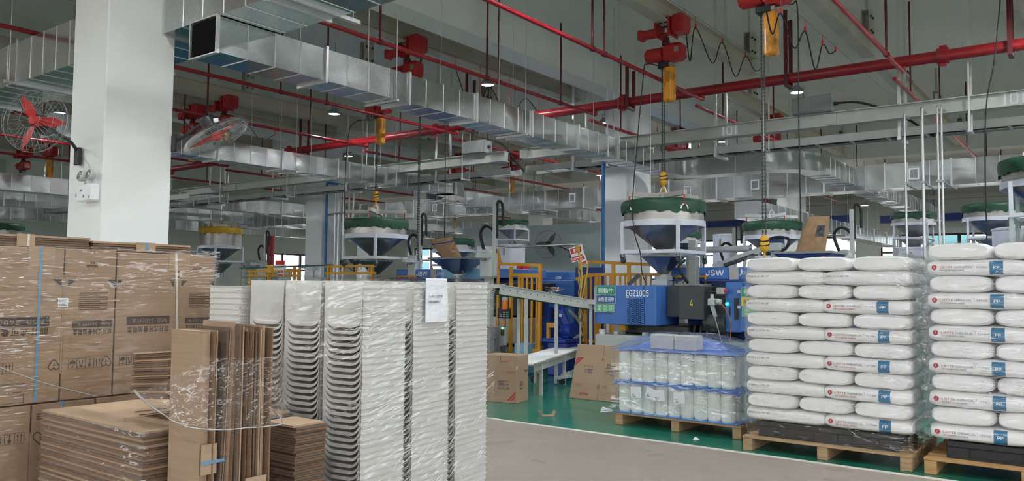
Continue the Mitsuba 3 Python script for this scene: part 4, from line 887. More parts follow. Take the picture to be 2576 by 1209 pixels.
# ------------------------------------------------------------------ flat-packed cartons in strapped bundles
def front_text(parent, nm, m, x0, z0, y, mat, flip=False, w=None, h=None):
    if w: m = fit(m, w, h)
    M = on_y(x0 + (w or 0) if flip else x0, y, z0 + (h or 0) if flip else z0, flip)
    return part(parent, nm, xf(m, M), mat)
def icon_row(w, h):
    """The four framed handling pictograms: umbrella, hands, this way up, load."""
    c = w / 4; ms = []
    for i in range(4):
        a = i * c
        ms += [bx(a, a + c, 0, .0015, 0, .001), bx(a, a + c, h - .0015, h, 0, .001), bx(a, a + .0015, 0, h, 0, .001), bx(a + c - .0015, a + c, 0, h, 0, .001)]
    dome = [(c * .5 + c * .36 * math.cos(t), h * .5 + h * .36 * math.sin(t)) for t in np.linspace(0, PI, 9)]
    ms.append(prism(dome, .001)); ms.append(bx(c * .48, c * .52, h * .18, h * .5, 0, .001)); ms.append(bx(c * .3, c * .7, h * .14, h * .2, 0, .001))
    ms += [bx(c * 1.25, c * 1.33, h * .45, h * .85, 0, .001), bx(c * 1.62, c * 1.7, h * .45, h * .85, 0, .001), prism([(c * 1.5 + c * .2 * math.cos(t), h * .28 + h * .15 * math.sin(t)) for t in np.linspace(0, 2 * PI, 9)[:-1]], .001)]
    ms += [bx(c * 2.3, c * 2.7, h * .82, h * .87, 0, .001), bx(c * 2.47, c * 2.53, h * .5, h * .85, 0, .001), prism([(c * 2.5 + c * .2 * math.cos(t), h * .3 + h * .2 * math.sin(t)) for t in np.linspace(0, 2 * PI, 9)[:-1]], .001)]
    for q in (3.3, 3.65): ms += [bx(c * q, c * q + c * .06, h * .15, h * .8, 0, .001), prism([(c * q - c * .08, h * .68), (c * q + c * .14, h * .68), (c * q + c * .03, h * .9)], .001)]
    return cat(*ms)
def recycle_mark(w, h):
    """A heart of three bent arrows round a T, as on the cartons (drawn point down)."""
    p = [(.5, 0), (.95, .5), (1.0, .8), (.8, 1.0), (.55, .88), (.5, .75)]
    ms = []
    for s in (1, -1):
        q = [(w * (.5 + s * (a - .5)), h * b, .0006) for a, b in p]
        ms.append(tube(curve(q, 14), .0022, 4))
    ms.append(bx(w * .38, w * .62, h * .58, h * .64, 0, .001)); ms.append(bx(w * .47, w * .53, h * .3, h * .6, 0, .001))
    ms.append(prism([(w * .72, h * .25), (w * .95, h * .3), (w * .78, h * .48)], .001))
    return cat(*ms)
FY = 4.16
def carton_bundle(name_label, x0, x1, z0, z1, slit, y0=FY, n=7):
    k = thing("carton_bundle", name_label, "carton bundle", "strapped bundles of flat-packed cartons")
    r = random.Random(int(x0 * 100 + z0 * 10))
    for i in range(n):
        e = 0 if i == 0 else r.uniform(-.006, .006)
        m = cat(cb(x0 + e, slit - .0035, y0 + i * .016, y0 + i * .016 + .0145, z0, z1 + e * .6, .003), cb(slit + .0035, x1 + e, y0 + i * .016, y0 + i * .016 + .0145, z0, z1 + e * .6, .003), bx(slit - .004, slit + .004, y0 + i * .016 + .0003, y0 + i * .016 + .0135, z0 + .13, z1 - .13)) if i == 0 else cb(x0 + e, x1 + e, y0 + i * .016, y0 + i * .016 + .0145, z0, z1 + e * .6, .003)
        part(k, "sheet", m, "cardboard")
    part(k, "slit", cat(bx(slit - .0034, slit + .0034, y0 + .010, y0 + .0125, z1 - .13, z1 - .001), bx(slit - .0034, slit + .0034, y0 + .010, y0 + .0125, z0 + .001, z0 + .13)), "print_brown")
    return k
def strap(k, x_top, x_bot, z0, z1, mat, label, y0=FY, d=0.116):
    part(k, "strap", cat(bar((x_top, y0 - .0025, z1), (x_bot, y0 - .0025, z0), .013, .0012, upv=(0, 1, 0)), bx(x_top - .0065, x_top + .0065, y0 - .003, y0 + d, z1, z1 + .0012)), mat, label=label)
def protector(k, x0, x1, z0, z1, y0=FY):
    part(k, "edge_protector", cat(bx(x0, x1, y0 - .0022, y0 - .0004, z0, z1 + .002), bx(x0, x1, y0 - .0022, y0 + .1, z1 + .0005, z1 + .003)), "cardboard_light", label="cardboard edge protector under the strap")
def tri(k, x0, x1, z0, z1, left):
    w = x1 - x0; h = z1 - z0
    m = prism([(0, h), (w, h), (w, 0)] if left else [(0, h), (w, h), (0, 0)], .001)
    part(k, "corner_mark", xf(m, on_y(x0, FY - .0004, z0)), "print_black")
A = carton_bundle("bundle of flat-packed cartons with blue strap, upper left of the carton stack", 1.30, 2.104, 0.916, 1.664, 1.848)
B = carton_bundle("bundle of flat-packed cartons with white strap, upper right of the carton stack", 2.112, 2.680, 0.916, 1.655, 2.4555)
strap(A, 1.737, 1.735, 0.92, 1.670, "strap_blue", "blue plastic strap"); protector(A, 1.679, 1.80, 1.572, 1.665)
strap(B, 2.436, 2.470, 0.92, 1.662, "strap_white", "white plastic strap"); protector(B, 2.396, 2.52, 1.563, 1.657)
FT = FY - 0.0016
CN = "前开式可叠加鞋盒"
def model_block(k, x0, x1, z0, z1, c0, c1, s):
    part(k, "printed_band", bx(x0, x1, FY - .0012, FY - .0002, z0, z1), "print_black")
    h = (z1 - z0)
    front_text(k, "printed_model", writing(s, 0.03), x0 + (x1 - x0) * .08, z0 + h * .22, FT, "cardboard", True, (x1 - x0) * .84, h * .58)
    front_text(k, "printed_name", writing(CN, 0.03), x0 + .004, c0, FY - .0002, "print_black", True, (x1 - x0) - .008, c1 - c0 - .004)
model_block(A, 1.44, 1.787, 1.282, 1.329, 1.240, 1.280, "NSB-340(8个装)")
model_block(A, 1.895, 2.095, 1.269, 1.304, 1.234, 1.266, "NSB-340(8个装)")
model_block(B, 2.171, 2.410, 1.273, 1.318, 1.232, 1.269, "NSB-340(8个装)")
model_block(B, 2.503, 2.668, 1.271, 1.303, 1.239, 1.267, "NSB-340(8个装)")
for k, x0, x1, z0, z1 in ((A, 1.922, 2.065, 1.356, 1.450), (B, 2.522, 2.652, 1.360, 1.447)):
    h = (z1 - z0) / 9
    part(k, "printed_table", cat(*[bx(x0 + (x1 - x0) * (0.0 if j % 2 else .03), x1 - (x1 - x0) * (.25 * (j % 3 == 1)), FY - .0006, FY - .0002, z0 + j * h, z0 + j * h + h * .62) for j in range(9)], bx(x0, x0 + .001, FY - .0006, FY - .0002, z0, z1), bx(x1 - .001, x1, FY - .0006, FY - .0002, z0, z1)), "print_brown")
for k, x0, x1, z0, z1 in ((A, 1.954, 2.016, 1.574, 1.601), (B, 2.542, 2.600, 1.572, 1.602)):
    part(k, "printed_mark", cat(bx(x0, x1, FY - .0006, FY - .0002, z0, z0 + .012), *[bx(x0 + .02 + q, x0 + .028 + q, FY - .0006, FY - .0002, z0 + .016, z1) for q in (0, .014)]), "print_brown")
for k, x0, x1, l in ((A, 1.797, 1.837, True), (A, 1.868, 1.908, False), (A, 2.064, 2.101, True), (B, 2.117, 2.141, False), (B, 2.404, 2.430, True), (B, 2.474, 2.506, False), (B, 2.645, 2.677, True)):
    tri(k, x0, x1, 1.474, 1.511, l)
for k, x0, x1 in ((A, 1.883, 2.049), (A, 1.46, 1.633), (B, 2.138, 2.292), (B, 2.498, 2.60)):
    front_text(k, "handling_icons", icon_row(x1 - x0, 0.05), x0, 1.066, FY - .0004, "print_black")
for k, x0 in ((A, 1.788), (A, 2.042), (B, 2.427)):
    front_text(k, "recycling_mark", recycle_mark(0.055, 0.055), x0, 1.067, FY - .0006, "print_black", True, 0.055, 0.055)
k = part(A, "paper_label", xf(rect(0.048, 0.043, .001), on_y(1.823, FY - .0004, 1.375)), "white_sheet", label="white printed label")
part(k, "printed_line", cat(*[bx(1.827, 1.866 - .008 * (j % 2), FY - .002, FY - .0014, 1.380 + j * .0068, 1.383 + j * .0068) for j in range(5)]), "print_grey")
C = carton_bundle("bundle of flat-packed cartons, lower left of the carton stack", 1.16, 2.02, 0.14, 0.908, 1.723)
D_ = carton_bundle("bundle of flat-packed cartons, lower right of the carton stack, behind the low stack", 2.03, 2.62, 0.14, 0.908, 2.39)
front_text(C, "handling_icons", icon_row(0.17, 0.05), 1.525, 0.735, FY - .0004, "print_black")
front_text(C, "recycling_mark", recycle_mark(0.07, 0.065), 1.735, 0.712, FY - .0006, "print_black")
front_text(C, "printed_table", cat(*[bx(0, .1 - .03 * (j % 2), j * .012, j * .012 + .006, 0, .001) for j in range(3)]), 1.745, 0.835, FY - .0004, "print_brown")
strap(C, 1.86, 1.86, 0.14, 0.910, "strap_blue", "blue plastic strap")
front_text(A, "printed_frame", cat(rect(.10, .002), mv(rect(.10, .002), 0, .09), mv(rect(.002, .09), .098, 0), *[mv(rect(.04, .003), .05, .025 + .012 * q) for q in range(3)]), 1.585, 0.925, FY - .0004, "print_brown")
# flat bundles lying on top
def flat_pile(label, x0, x1, y0, y1, z0, n, t, mats, seed, bend=0.0, group="flat piles of folded cartons", jit=0.006, M=None):
    k = thing("flat_carton_pile", label, "carton pile", group)
    r = random.Random(seed)
    for i in range(n):
        a, b, c, d = (r.uniform(-jit, jit) for _ in range(4))
        z = z0 + i * t
        m = grid(lambda u, v: np.stack([x0 + a + u * (x1 - x0 + b - a), y0 + c + v * (y1 - y0 + d - c), z + bend * (u - .5) ** 2 * 4 + 0 * v], -1), 7 if bend else 2, 2)
        top = mv(m, 0, 0, t * .86); m.faces = m.faces[:, ::-1]
        ring = m.outline().discrete[0] if False else None
        solid_ = cat(m, top, bx(x0 + a, x0 + b + (x1 - x0), y0 + c, y0 + c + .0005, z, z + t * .86)) if bend else bx(x0 + a, x1 + b, y0 + c, y1 + d, z, z + t * .86)
        part(k, "sheet", xf(solid_, M) if M is not None else solid_, mats[i % len(mats)] if i < n - 1 else "cardboard_light")
    return k
k = flat_pile("pile of folded cartons with white strap lying on the upper left bundle", 1.25, 1.985, 4.20, 4.75, 1.668, 5, 0.0115, ("cardboard_dark", "cardboard_grey"), 3)
part(k, "edge_protector", bx(1.64, 1.72, 4.192, 4.197, 1.668, 1.728), "cardboard_light"); part(k, "strap", bx(1.685, 1.695, 4.188, 4.1915, 1.668, 1.728), "strap_white")
k = flat_pile("pile of folded cartons with blue strap lying on the upper right bundle", 2.0, 2.55, 4.20, 4.75, 1.662, 4, 0.0125, ("cardboard_dark", "cardboard_grey"), 4)
part(k, "edge_protector", bx(2.225, 2.335, 4.192, 4.197, 1.662, 1.7135), "cardboard_light"); part(k, "strap", bx(2.28, 2.292, 4.188, 4.1915, 1.662, 1.7135), "strap_blue")
# the low stacks of flat cartons in front
MIX = ("cardboard", "cardboard_dark", "cardboard_grey", "cardboard", "cardboard_dark")
LOW = flat_pile("waist-high stack of flat cartons in front of the strapped bundles, film on top", 1.715, 2.43, 3.12, 4.02, 0.14, 69, 0.01104, MIX, 5, jit=.008)
part(LOW, "printed_line", cat(*[bx(1.95 + q * .045, 1.985 + q * .045, 3.62, 3.645, .9012, .9018) for q in range(7)], *[bx(1.92, 2.2, 3.53 - .05 * q, 3.545 - .05 * q, .9012, .9018) for q in range(2)]), "print_brown")
flat_pile("lower stack of flat cartons between the upright sheets and the white boxes", 2.27, 2.44, 2.88, 3.1, 0.14, 67, 0.01104, ("cardboard_grey", "cardboard_dark", "cardboard_grey"), 6, jit=.007)
flat_pile("tilted loose pile of folded cartons lying on the waist-high stack", 1.86, 2.33, 3.22, 3.52, 0.93, 24, 0.0085, ("cardboard_dark", "cardboard_grey", "cardboard_dark", "cardboard"), 8, jit=.006, M=rot(-5, [1, 0, 0], (1.9, 3.5, 0.93)) @ rot(7, [0, 1, 0], (2.3, 3.3, 0.90)))
# sheets standing on edge in front of it
k = thing("upright_carton_sheets", "sheaf of carton sheets standing on edge before the waist-high stack", "carton sheets")
x, r = 1.79, random.Random(12)
i = 0
while x < 2.02:
    t = r.choice((0.005, 0.007, 0.009)); lean = r.uniform(-.006, .006) + (0.035 if 1.84 < x < 1.9 else 0)
    h = (1.315 if x < 1.86 else 1.335 if x < 1.92 else 1.32) + r.uniform(-.02, .01); y0 = 2.80 - (x - 1.79) * .5 + r.uniform(-.02, .02)
    if i == 0: t = 0.04
    m = bx(0, t * .85, 0, .22, 0, h - .14); m.vertices[:, 0] += lean * (m.vertices[:, 2] / 1.2)
    part(k, "sheet", mv(m, x, y0 + .05, .14), ("cardboard_light", "cardboard_dark", "cardboard", "cardboard_grey", "cardboard_dark", "cardboard_light", "cardboard_grey", "cardboard", "cardboard_dark")[i % 9] if i else "cardboard")
    x += t; i += 1
part(k, "edge_protector", bx(1.785, 1.85, 2.822, 2.827, .76, .875), "cardboard_light"); part(k, "strap", bx(1.783, 1.885, 2.817, 2.8215, .80, .812), "strap_blue", label="blue plastic strap")
part(k, "edge_protector", bx(1.915, 2.01, 2.722, 2.727, .60, .74), "cardboard_light"); part(k, "strap", bx(1.91, 2.02, 2.715, 2.7205, .70, .712), "strap_blue", label="blue plastic strap")
for a, b, c, d, l in ((1.25, 2.65, 4.14, 5.2, "wooden pallet under the strapped carton bundles"), (1.70, 2.45, 2.66, 4.03, "wooden pallet under the low stacks of flat cartons")):
    k = thing("wooden_pallet", l, "pallet", "wooden pallets along the white line")
    for i in range(6): part(k, "deck_board", bx(a, b, c + i * (d - c - .1) / 5, c + .1 + i * (d - c - .1) / 5, .118, .138), "wood")
    for i in range(3): part(k, "stringer", bx(a + .01 + i * (b - a - .12) / 2, a + .11 + i * (b - a - .12) / 2, c, d, 0.0, .1175), "wood")
# film on the cartons
def carton_film(u, v):
    x = 1.20 + u * 1.50; z = 0.15 + v * 1.53
    o = 0.016 + 0.012 * streaks(x, z - 0.04 * x, 3, 24, 61) + 0.006 * streaks(x, z - .03 * x, 8, 95, 62) + 0.0022 * streaks(x, z, 30, 260, 63)
    return np.column_stack([x, FY - o, z])
FK = solo("stretch_film", "clear stretch film over the face of the strapped carton bundles", "plastic film", grid(carton_film, 170, 260), "film", smooth=True)
creases(FK, carton_film, 200, 64, (.05, .04), (.015, .07), (.0012, .0034), 18, (.08, .04), (.15, .98, .4, .97), 1.5, 1.53)
creases(FK, carton_film, 160, 65, (.0, .05), (.02, .12), (.002, .005), 8, (.06, .03), (.15, .40, .45, .97), 1.5, 1.53)
part(FK, "rope_edge", tube(curve([(1.54, FY - .03, 1.115), (1.72, FY - .035, 1.03), (1.86, FY - .04, .975), (2.0, FY - .05, .925)], 24), .0035, 5), "film_crease", smooth=True)
def low_film(u, v):
    s = u * 1.65; z = 0.15 + v * 0.772
    o = 0.016 + 0.018 * streaks(s, z - 0.1 * s, 4, 16, 71) + 0.012 * streaks(s, z, 14, 60, 72) + 0.003 * streaks(s, z, 45, 200, 73)
    left = s < 0.9
    top = np.clip((v - .98) / .02, 0, 1) * .08
    return np.column_stack([np.where(left, 1.715 - o + top, 1.715 + (s - .9)), np.where(left, 4.02 - s, 3.12 - o + top), z])
solo("stretch_film", "clear stretch film round the waist-high stack of flat cartons", "plastic film", grid(low_film, 200, 130), "film", smooth=True)
creases("stretch_film_005", low_film, 330, 74, (.08, .12), (.012, .06), (.0015, .0045), 20, (.07, .05), (.45, .98, .05, .98), 1.65, .77)
creases("stretch_film_005", low_film, 110, 75, (.0, .15), (.012, .05), (.001, .0025), 12, (.08, .05), (.02, .5, .05, .98), 1.65, .77)
def loose_film(u, v):
    """A loose skirt of film slung from the tilted pile round the upright sheets: its lower edge hangs in a curve and is gathered into a roll."""
    P = curve([(1.80, 3.36, 0), (1.77, 3.05, 0), (1.78, 2.83, 0), (1.90, 2.74, 0), (2.02, 2.67, 0), (2.07, 2.72, 0), (2.12, 2.84, 0)], 60)
    i = u * (len(P) - 1); a = np.clip(i.astype(int), 0, len(P) - 2); f = (i - a)[:, None]
    p = P[a] * (1 - f) + P[a + 1] * f
    lo = 0.97 + 0.07 * np.clip(1 - u * 3.2, 0, 1) ** 2 - 0.03 * np.sin(u * PI) + 0.04 * np.clip(u - .85, 0, 1) * 5 * .1
    hi = np.where(u < .35, 1.02 + u * .55, 1.21)
    z = lo + v * (hi - lo)
    w = 0.03 * streaks(u * 3, z - u * .35, 5, 20, 81) + 0.012 * streaks(u * 3, z - u * .2, 16, 60, 82) + 0.004 * streaks(u * 3, z, 60, 200, 83)
    d = np.array([-0.55, -0.83, 0])
    return p + d * (0.025 + w)[:, None] + np.column_stack([0 * z, 0 * z, z])
solo("stretch_film", "loose skirt of torn film slung round the upright carton sheets", "plastic film", grid(loose_film, 170, 90), "film", smooth=True)
creases("stretch_film_006", loose_film, 420, 84, (.25, .45), (.004, .022), (.001, .0028), 22, (.05, .05), (.1, .98, .05, .95), .9, .25)
creases("stretch_film_006", loose_film, 14, 85, (.3, .25), (.06, .16), (.0008, .0016), 14, (.05, .05), (.2, .95, .3, .8), .9, .25)
e = loose_film(np.linspace(0, 1, 60), np.zeros(60)) + np.array([-.004, -.006, 0])
solo("film_edge", "gathered white lower edge of the loose film skirt", "plastic film", tube(e, 0.0022 + 0.004 * np.clip(1 - np.linspace(0, 1, 60) * 7, 0, 1) + .0015 * np.abs(np.sin(np.arange(60) * 1.7)), 6), "film_crease", smooth=True)
# ------------------------------------------------------------------ hoist rails, hoists, chains, hanging cables
def ibeam(x0, x1, y, z0, h=0.32, w=0.21, t=0.016):
    return cat(bx(x0, x1, y - w / 2, y + w / 2, z0, z0 + t), bx(x0, x1, y - w / 2, y + w / 2, z0 + h - t, z0 + h), bx(x0, x1, y - t / 2, y + t / 2, z0 + t, z0 + h - t))
RAILS = [(5.5, 4.5, 15.04, "cream steel hoist rail carrying the front red hoist with the grey-brown chain bag"), (3.37, 4.5, 15.04, "cream steel hoist rail at the right, ending near the thick red pipe"), (9.55, 4.5, 15.04, "cream steel hoist rail behind the red branch line above the long duct"),
         (12.0, 4.5, 15.04, "cream steel hoist rail above the second duct, lower left"), (16.0, 4.5, 15.04, "cream steel hoist rail far left beyond the second duct"), (0.9, 4.5, 15.04, "cream steel hoist rail at the far right edge"),
         (15.1, 15.6, 26.1, "far cream hoist rail behind the cable ladder, left of the blue riser"), (16.8, 15.6, 26.1, "far cream hoist rail behind the cable ladder, above the tilted kraft bag"), (8.9, 15.6, 26.1, "far cream hoist rail right of the big column"), (6.65, 15.6, 26.1, "far cream hoist rail above the right duct elbow"), (3.4, 15.6, 26.1, "far cream hoist rail at the right behind the tall duct"), (20.5, 4.5, 26.1, "far cream hoist rail on the left")]
for y, x0, x1, lab in RAILS:
    k = thing("hoist_rail", lab, "steel beam", "cream hoist rails")
    part(k, "beam", ibeam(x0, x1, y, 5.6), "cream_paint")
    xs = [x1 - 0.12] + list(np.arange(x1 - 4.0, x0, -3.9))
    for x in xs:
        b = part(k, "bracket", cat(bx(x - .14, x + .12, y - .07, y - .056, 5.92, 6.4), bx(x - .14, x + .12, y + .056, y + .07, 5.92, 6.4), bx(x - .14, x + .12, y - .07, y + .07, 6.38, 6.4)), "cream_paint", label="cream bolted bracket plate")
        part(b, "bolt", cat(*[cyl((x + dx, y - .1, z), (x + dx, y - .06, z), .022, 6) for dx in (-.08, .06) for z in (6.28,)], *[cyl((x + dx, y - .1, 6.02), (x + dx, y - .06, 6.02), .022, 6) for dx in (-.08, .06)]), "dark_grey", kind="stuff")
        part(k, "anchor", cyl((x - .01, y, 6.4), (x - .01, y, 7.0), .025, 8), "cream_paint")
def chain(p, q, r=0.011, link=0.045):
    n = max(3, int(np.linalg.norm(np.array(q) - np.array(p)) / (link / 2)))
    P = np.array(p) + np.linspace(0, 1, n)[:, None] * (np.array(q, float) - np.array(p))
    return tube(P, [r * (1.25 if i % 2 else 0.45) for i in range(n)], 5)
def hook_block(key, x, y, ztop, s=1.0):
    h = part(key, "hook_block", cat(lathe([(0.0, 0), (.035 * s, 0), (.055 * s, -.05 * s), (.06 * s, -.13 * s), (.045 * s, -.19 * s), (.02 * s, -.21 * s), (0, -.21 * s)], 12, (x, y, ztop))), "hook_yellow", smooth=40, label="yellow hook block with black stripes")
    for a in (0.06, 0.115):
        part(h, "stripe", xf(lathe([(.0605 * s, -.012), (.0625 * s, -.006), (.0625 * s, .006), (.0605 * s, .012)], 12), frame((x, y, ztop - a * s), (0.93, 0, .37), (0, 1, 0))), "black_plastic")
    c = curve([(x, y, ztop - .2 * s), (x, y, ztop - .27 * s), (x + .03 * s, y - .04 * s, ztop - .33 * s), (x, y, ztop - .39 * s), (x - .035 * s, y + .045 * s, ztop - .35 * s), (x - .03 * s, y + .04 * s, ztop - .31 * s)], 20)
    part(h, "hook", tube(c, .016 * s, 8), "hook_yellow", smooth=True)
def hoist(label, x, y, zr=5.6, hook=None, bagc="vinyl_orange", big=True, bag=True, g="red chain hoists"):
    k = thing("chain_hoist", label, "chain hoist", g)
    part(k, "trolley", cat(cb(x - .17, x + .17, y - .13, y - .10, zr - .22, zr + .08, .01), cb(x - .17, x + .17, y + .10, y + .13, zr - .22, zr + .08, .01), cyl((x, y - .16, zr - .16), (x, y + .16, zr - .16), .03, 8)), "hoist_red")
    part(k, "trolley_gearbox", cb(x - .15, x + .16, y - .36, y - .132, zr - .19, zr + .1, .04), "hoist_red")
    part(k, "trolley_motor", cat(cyl((x - .05, y + .14, zr - .13), (x - .05, y + .42, zr - .13), .075, 14), cb(x - .13, x + .03, y + .36, y + .44, zr - .21, zr - .05, .015)), "hoist_red", smooth=40)
    for sx in (-.1, .1):
        part(k, "wheel", cat(cyl((x + sx, y - .1, zr + .03), (x + sx, y - .02, zr + .03), .045, 10), cyl((x + sx, y + .02, zr + .03), (x + sx, y + .1, zr + .03), .045, 10)), "dark_grey")
    part(k, "neck", cat(bar((x, y, zr - .2), (x, y, zr - .4), .07, .05), cyl((x, y - .05, zr - .3), (x, y + .05, zr - .3), .05, 10)), "dark_red")
    part(k, "drum_motor", cat(cyl((x, y + .04, zr - .47), (x, y + .30, zr - .47), .115, 18), cyl((x, y + .30, zr - .47), (x, y + .335, zr - .47), .09, 18)), "hoist_red", smooth=40)
    part(k, "gearbox", cb(x - .13, x + .13, y - .31, y + .03, zr - .61, zr - .34, .05), "hoist_red")
    part(k, "nameplate", bx(x - .134, x - .131, y - .27, y - .2, zr - .5, zr - .42), "mid_grey")
    part(k, "chain_guide", cb(x - .07, x + .07, y - .08, y + .12, zr - .70, zr - .6, .015), "black_plastic")
    if bag:
        zb = zr - .68
        m = cb(x - .075, x + .075, y - .14, y + .03, zb - .56, zb, .03)
        m = m.subdivide().subdivide()
        m.vertices += 0.022 * (meshkit.noise(m.vertices * [14, 14, 6] + x) - .5)[:, None] * np.array([1, 1, 0.2])
        part(k, "chain_bag", m, bagc, smooth=50, label="yellow-orange vinyl chain bag")
        part(k, "chain_bag_rim", bx(x - .06, x + .06, y - .12, y + .01, zb, zb + .05), "steel_grey")
    if hook:
        for dy in (-.018, .018):
            part(k, "chain", chain((x, y + .05 + dy, zr - .62), (x, y + .05 + dy, hook)), "dark_grey")
        hook_block(k, x, y + .05, hook)
    return k
hoist("red chain hoist with brown stained chain bag hanging over the front hopper", 11.3, 5.5, hook=3.28)
hoist("red chain hoist at the top edge with plump yellow chain bag and empty hook", 9.73, 3.37, hook=2.14)
hoist("red chain hoist above the long duct, left of the round lamp", 9.70, 9.55, hook=None, bag=False)
hoist("red chain hoist behind the long duct with shiny orange chain bag, over the second hopper", 11.4, 12.0, hook=3.4)
hoist("red chain hoist behind the plastic-wrapped fan", 10.42, 16.0, hook=None)
hoist("red chain hoist far left beside the near column", 10.5, 17.4, hook=None)
hoist("red chain hoist with orange chain bag at the far left, below the red-bladed fan", 10.06, 23.8, hook=None)
hoist("far red chain hoist at the left edge, left of the orange bag", 10.8, 27.4, hook=None, bag=False)
hoist("far red chain hoist under the cable ladder, above the tilted kraft bag", 19.4, 16.8, hook=3.7, bag=False)
hoist("far red chain hoist with yellow chain bag, left of the blue riser", 20.0, 15.1, hook=None)
hoist("far red chain hoist just right of the big column", 19.0, 8.9, hook=None, bag=False)
hoist("far red chain hoist behind the black chain on the right", 19.2, 6.65, hook=None, bag=False)
for x, y in ((10.06, 23.8), (10.8, 27.4)):
    k = thing("hoist_rail", f"distant cream hoist rail far left, at the hoist {'with' if y < 25 else 'without'} orange bag", "steel beam", "cream hoist rails")
    part(k, "beam", ibeam(4.5, 15.0, y, 5.6), "cream_paint"); part(k, "anchor", cyl((8, y, 5.9), (8, y, 7), .025, 8), "cream_paint")
for x, y in ((10.5, 18.1),):
    k = thing("hoist_rail", "cream hoist rail on the left between mid column and near column", "steel beam", "cream hoist rails")
    part(k, "beam", ibeam(4.6, 14.9, 17.4, 5.6), "cream_paint"); part(k, "anchor", cyl((8, 17.4, 5.9), (8, 17.4, 7), .025, 8), "cream_paint")
# festoon cables: loops on red clips along a wire
def festoon(label, pts, y, wire, g="festoon cables"):
    """pts: (x, z) alternately clip, low point, clip ..."""
    k = thing("festoon_cable", label, "cable", g)
    P = [(x, y, z) for x, z in pts]
    part(k, "cable", tube(curve(P, 14 * len(P)), 0.009, 6), "black_rubber", smooth=True)
    part(k, "wire", cyl((wire[0], y, wire[2]), (wire[1], y, wire[2]), .003, 4), "dark_grey")
    for x, z in pts[::2]:
        c = part(k, "clip", cat(bx(x - .015, x + .015, y - .012, y + .012, z, z + .06), cyl((x, y, z + .06), (x, y, wire[2] + .01), .005, 5)), "bright_red", label="red cable clip")
    return k
festoon("drooping black festoon cable on red clips right of the front red hoist", [(11.34, 5.62), (11.5, 5.05), (11.6, 5.06), (11.74, 5.60), (11.95, 5.3)][:1] + [(11.52, 5.02), (11.74, 5.6), (12.4, 5.19), (12.83, 5.64), (13.41, 5.18), (13.9, 5.66), (14.39, 5.5), (14.88, 5.72)], 5.2, (4.6, 15.0, 5.78))
festoon("drooping black festoon cable on red clips right of the yellow chain bag", [(8.75, 4.70), (9.0, 4.40), (9.3, 4.72), (9.79, 4.43), (10.24, 4.75), (10.65, 4.36), (11.0, 4.77), (11.33, 4.73), (11.64, 4.84)], 3.05, (4.6, 15.0, 4.90))
festoon("thin festoon cable hanging above the long front duct near the round lamp", [(9.2, 5.3), (9.35, 4.95), (10.6, 5.35), (10.9, 4.9), (11.3, 4.85), (11.6, 5.2), (12.2, 4.7), (12.7, 5.2), (13.2, 5.0)][2:], 9.25, (4.6, 15.0, 5.55))
festoon("festoon cable above the second duct, right of the plastic-wrapped fan", [(9.2, 5.0), (9.6, 4.7), (9.9, 5.1), (10.3, 4.65), (10.8, 5.1), (11.2, 4.8), (11.6, 5.0)], 15.7, (4.6, 15.0, 5.3))
festoon("far festoon cable behind the cable ladder, right of the big column", [(17.2, 5.2), (17.5, 4.7), (17.9, 5.25), (18.2, 4.6), (18.6, 5.2), (19.2, 4.8), (19.6, 5.2)], 8.6, (15.7, 26.0, 5.4))
festoon("short far festoon cable right of the black chain", [(19.6, 5.2), (19.9, 4.7), (20.3, 5.2), (20.7, 4.8), (21.0, 5.2)], 6.3, (15.7, 26.0, 5.4))
for nm, pts, lab in (("pendant_cable", [(11.3, 5.6, 4.95), (11.0, 5.68, 4.93), (10.93, 5.70, 4.75), (10.75, 5.72, 3.6), (10.62, 5.72, 2.75), (10.64, 5.7, 2.3), (10.75, 5.66, 2.0), (10.72, 5.62, 1.72), (10.8, 5.6, 1.56)], "black pendant cable dropping left of the front hopper"),
                     ("pendant_cable", [(9.73, 3.3, 4.98), (9.85, 3.1, 5.0), (9.87, 3.03, 4.9), (9.87, 3.03, 3.5), (9.87, 3.02, 2.2)], "straight dark pendant cable right of the hanging black chain"),
                     ("pendant_cable", [(11.4, 12.2, 4.9), (11.2, 12.5, 4.85), (11.1, 12.6, 4.5), (11.0, 12.55, 3.2), (11.0, 12.5, 2.6)], "dark pendant cable left of the second hopper"),
                     ("pendant_cable", [(11.2, 10.0, 4.6), (11.22, 10.0, 3.0), (11.2, 10.0, 1.8)], "vertical dark cable left of the tilted kraft bag"),
                     ("pendant_cable", [(12.42, 1.1, 5.6), (12.4, 1.2, 4.6), (12.35, 1.3, 4.0), (12.3, 1.33, 3.2), (12.3, 1.33, 1.9)], "dark slanted pendant cable at the right edge"),
                     ("power_cable", [(13.2, 3.5, 4.45), (13.3, 3.1, 4.42), (13.5, 2.6, 4.2), (13.65, 2.3, 3.98), (13.7, 2.15, 3.85)], "thick black power cable from the grey junction box to the cable ladder"),
                     ("power_cable", [(13.2, 10.4, 4.55), (13.35, 10.25, 4.45), (13.6, 10.1, 4.1), (13.75, 10.0, 3.92)], "short thick black power cable from the junction box behind the second duct")):
    solo(nm, lab, "cable", tube(curve(pts, 40), 0.018 if nm == "power_cable" else 0.0085, 7), "black_rubber", smooth=True)
k = thing("hand_chain", "long dark hand chain hanging down to the white boxes", "chain")
for dy in (0, .03): part(k, "strand", chain((10.05, 9.55 + dy, 5.6), (10.05, 9.55 + dy, 1.9), .010), "dark_grey")

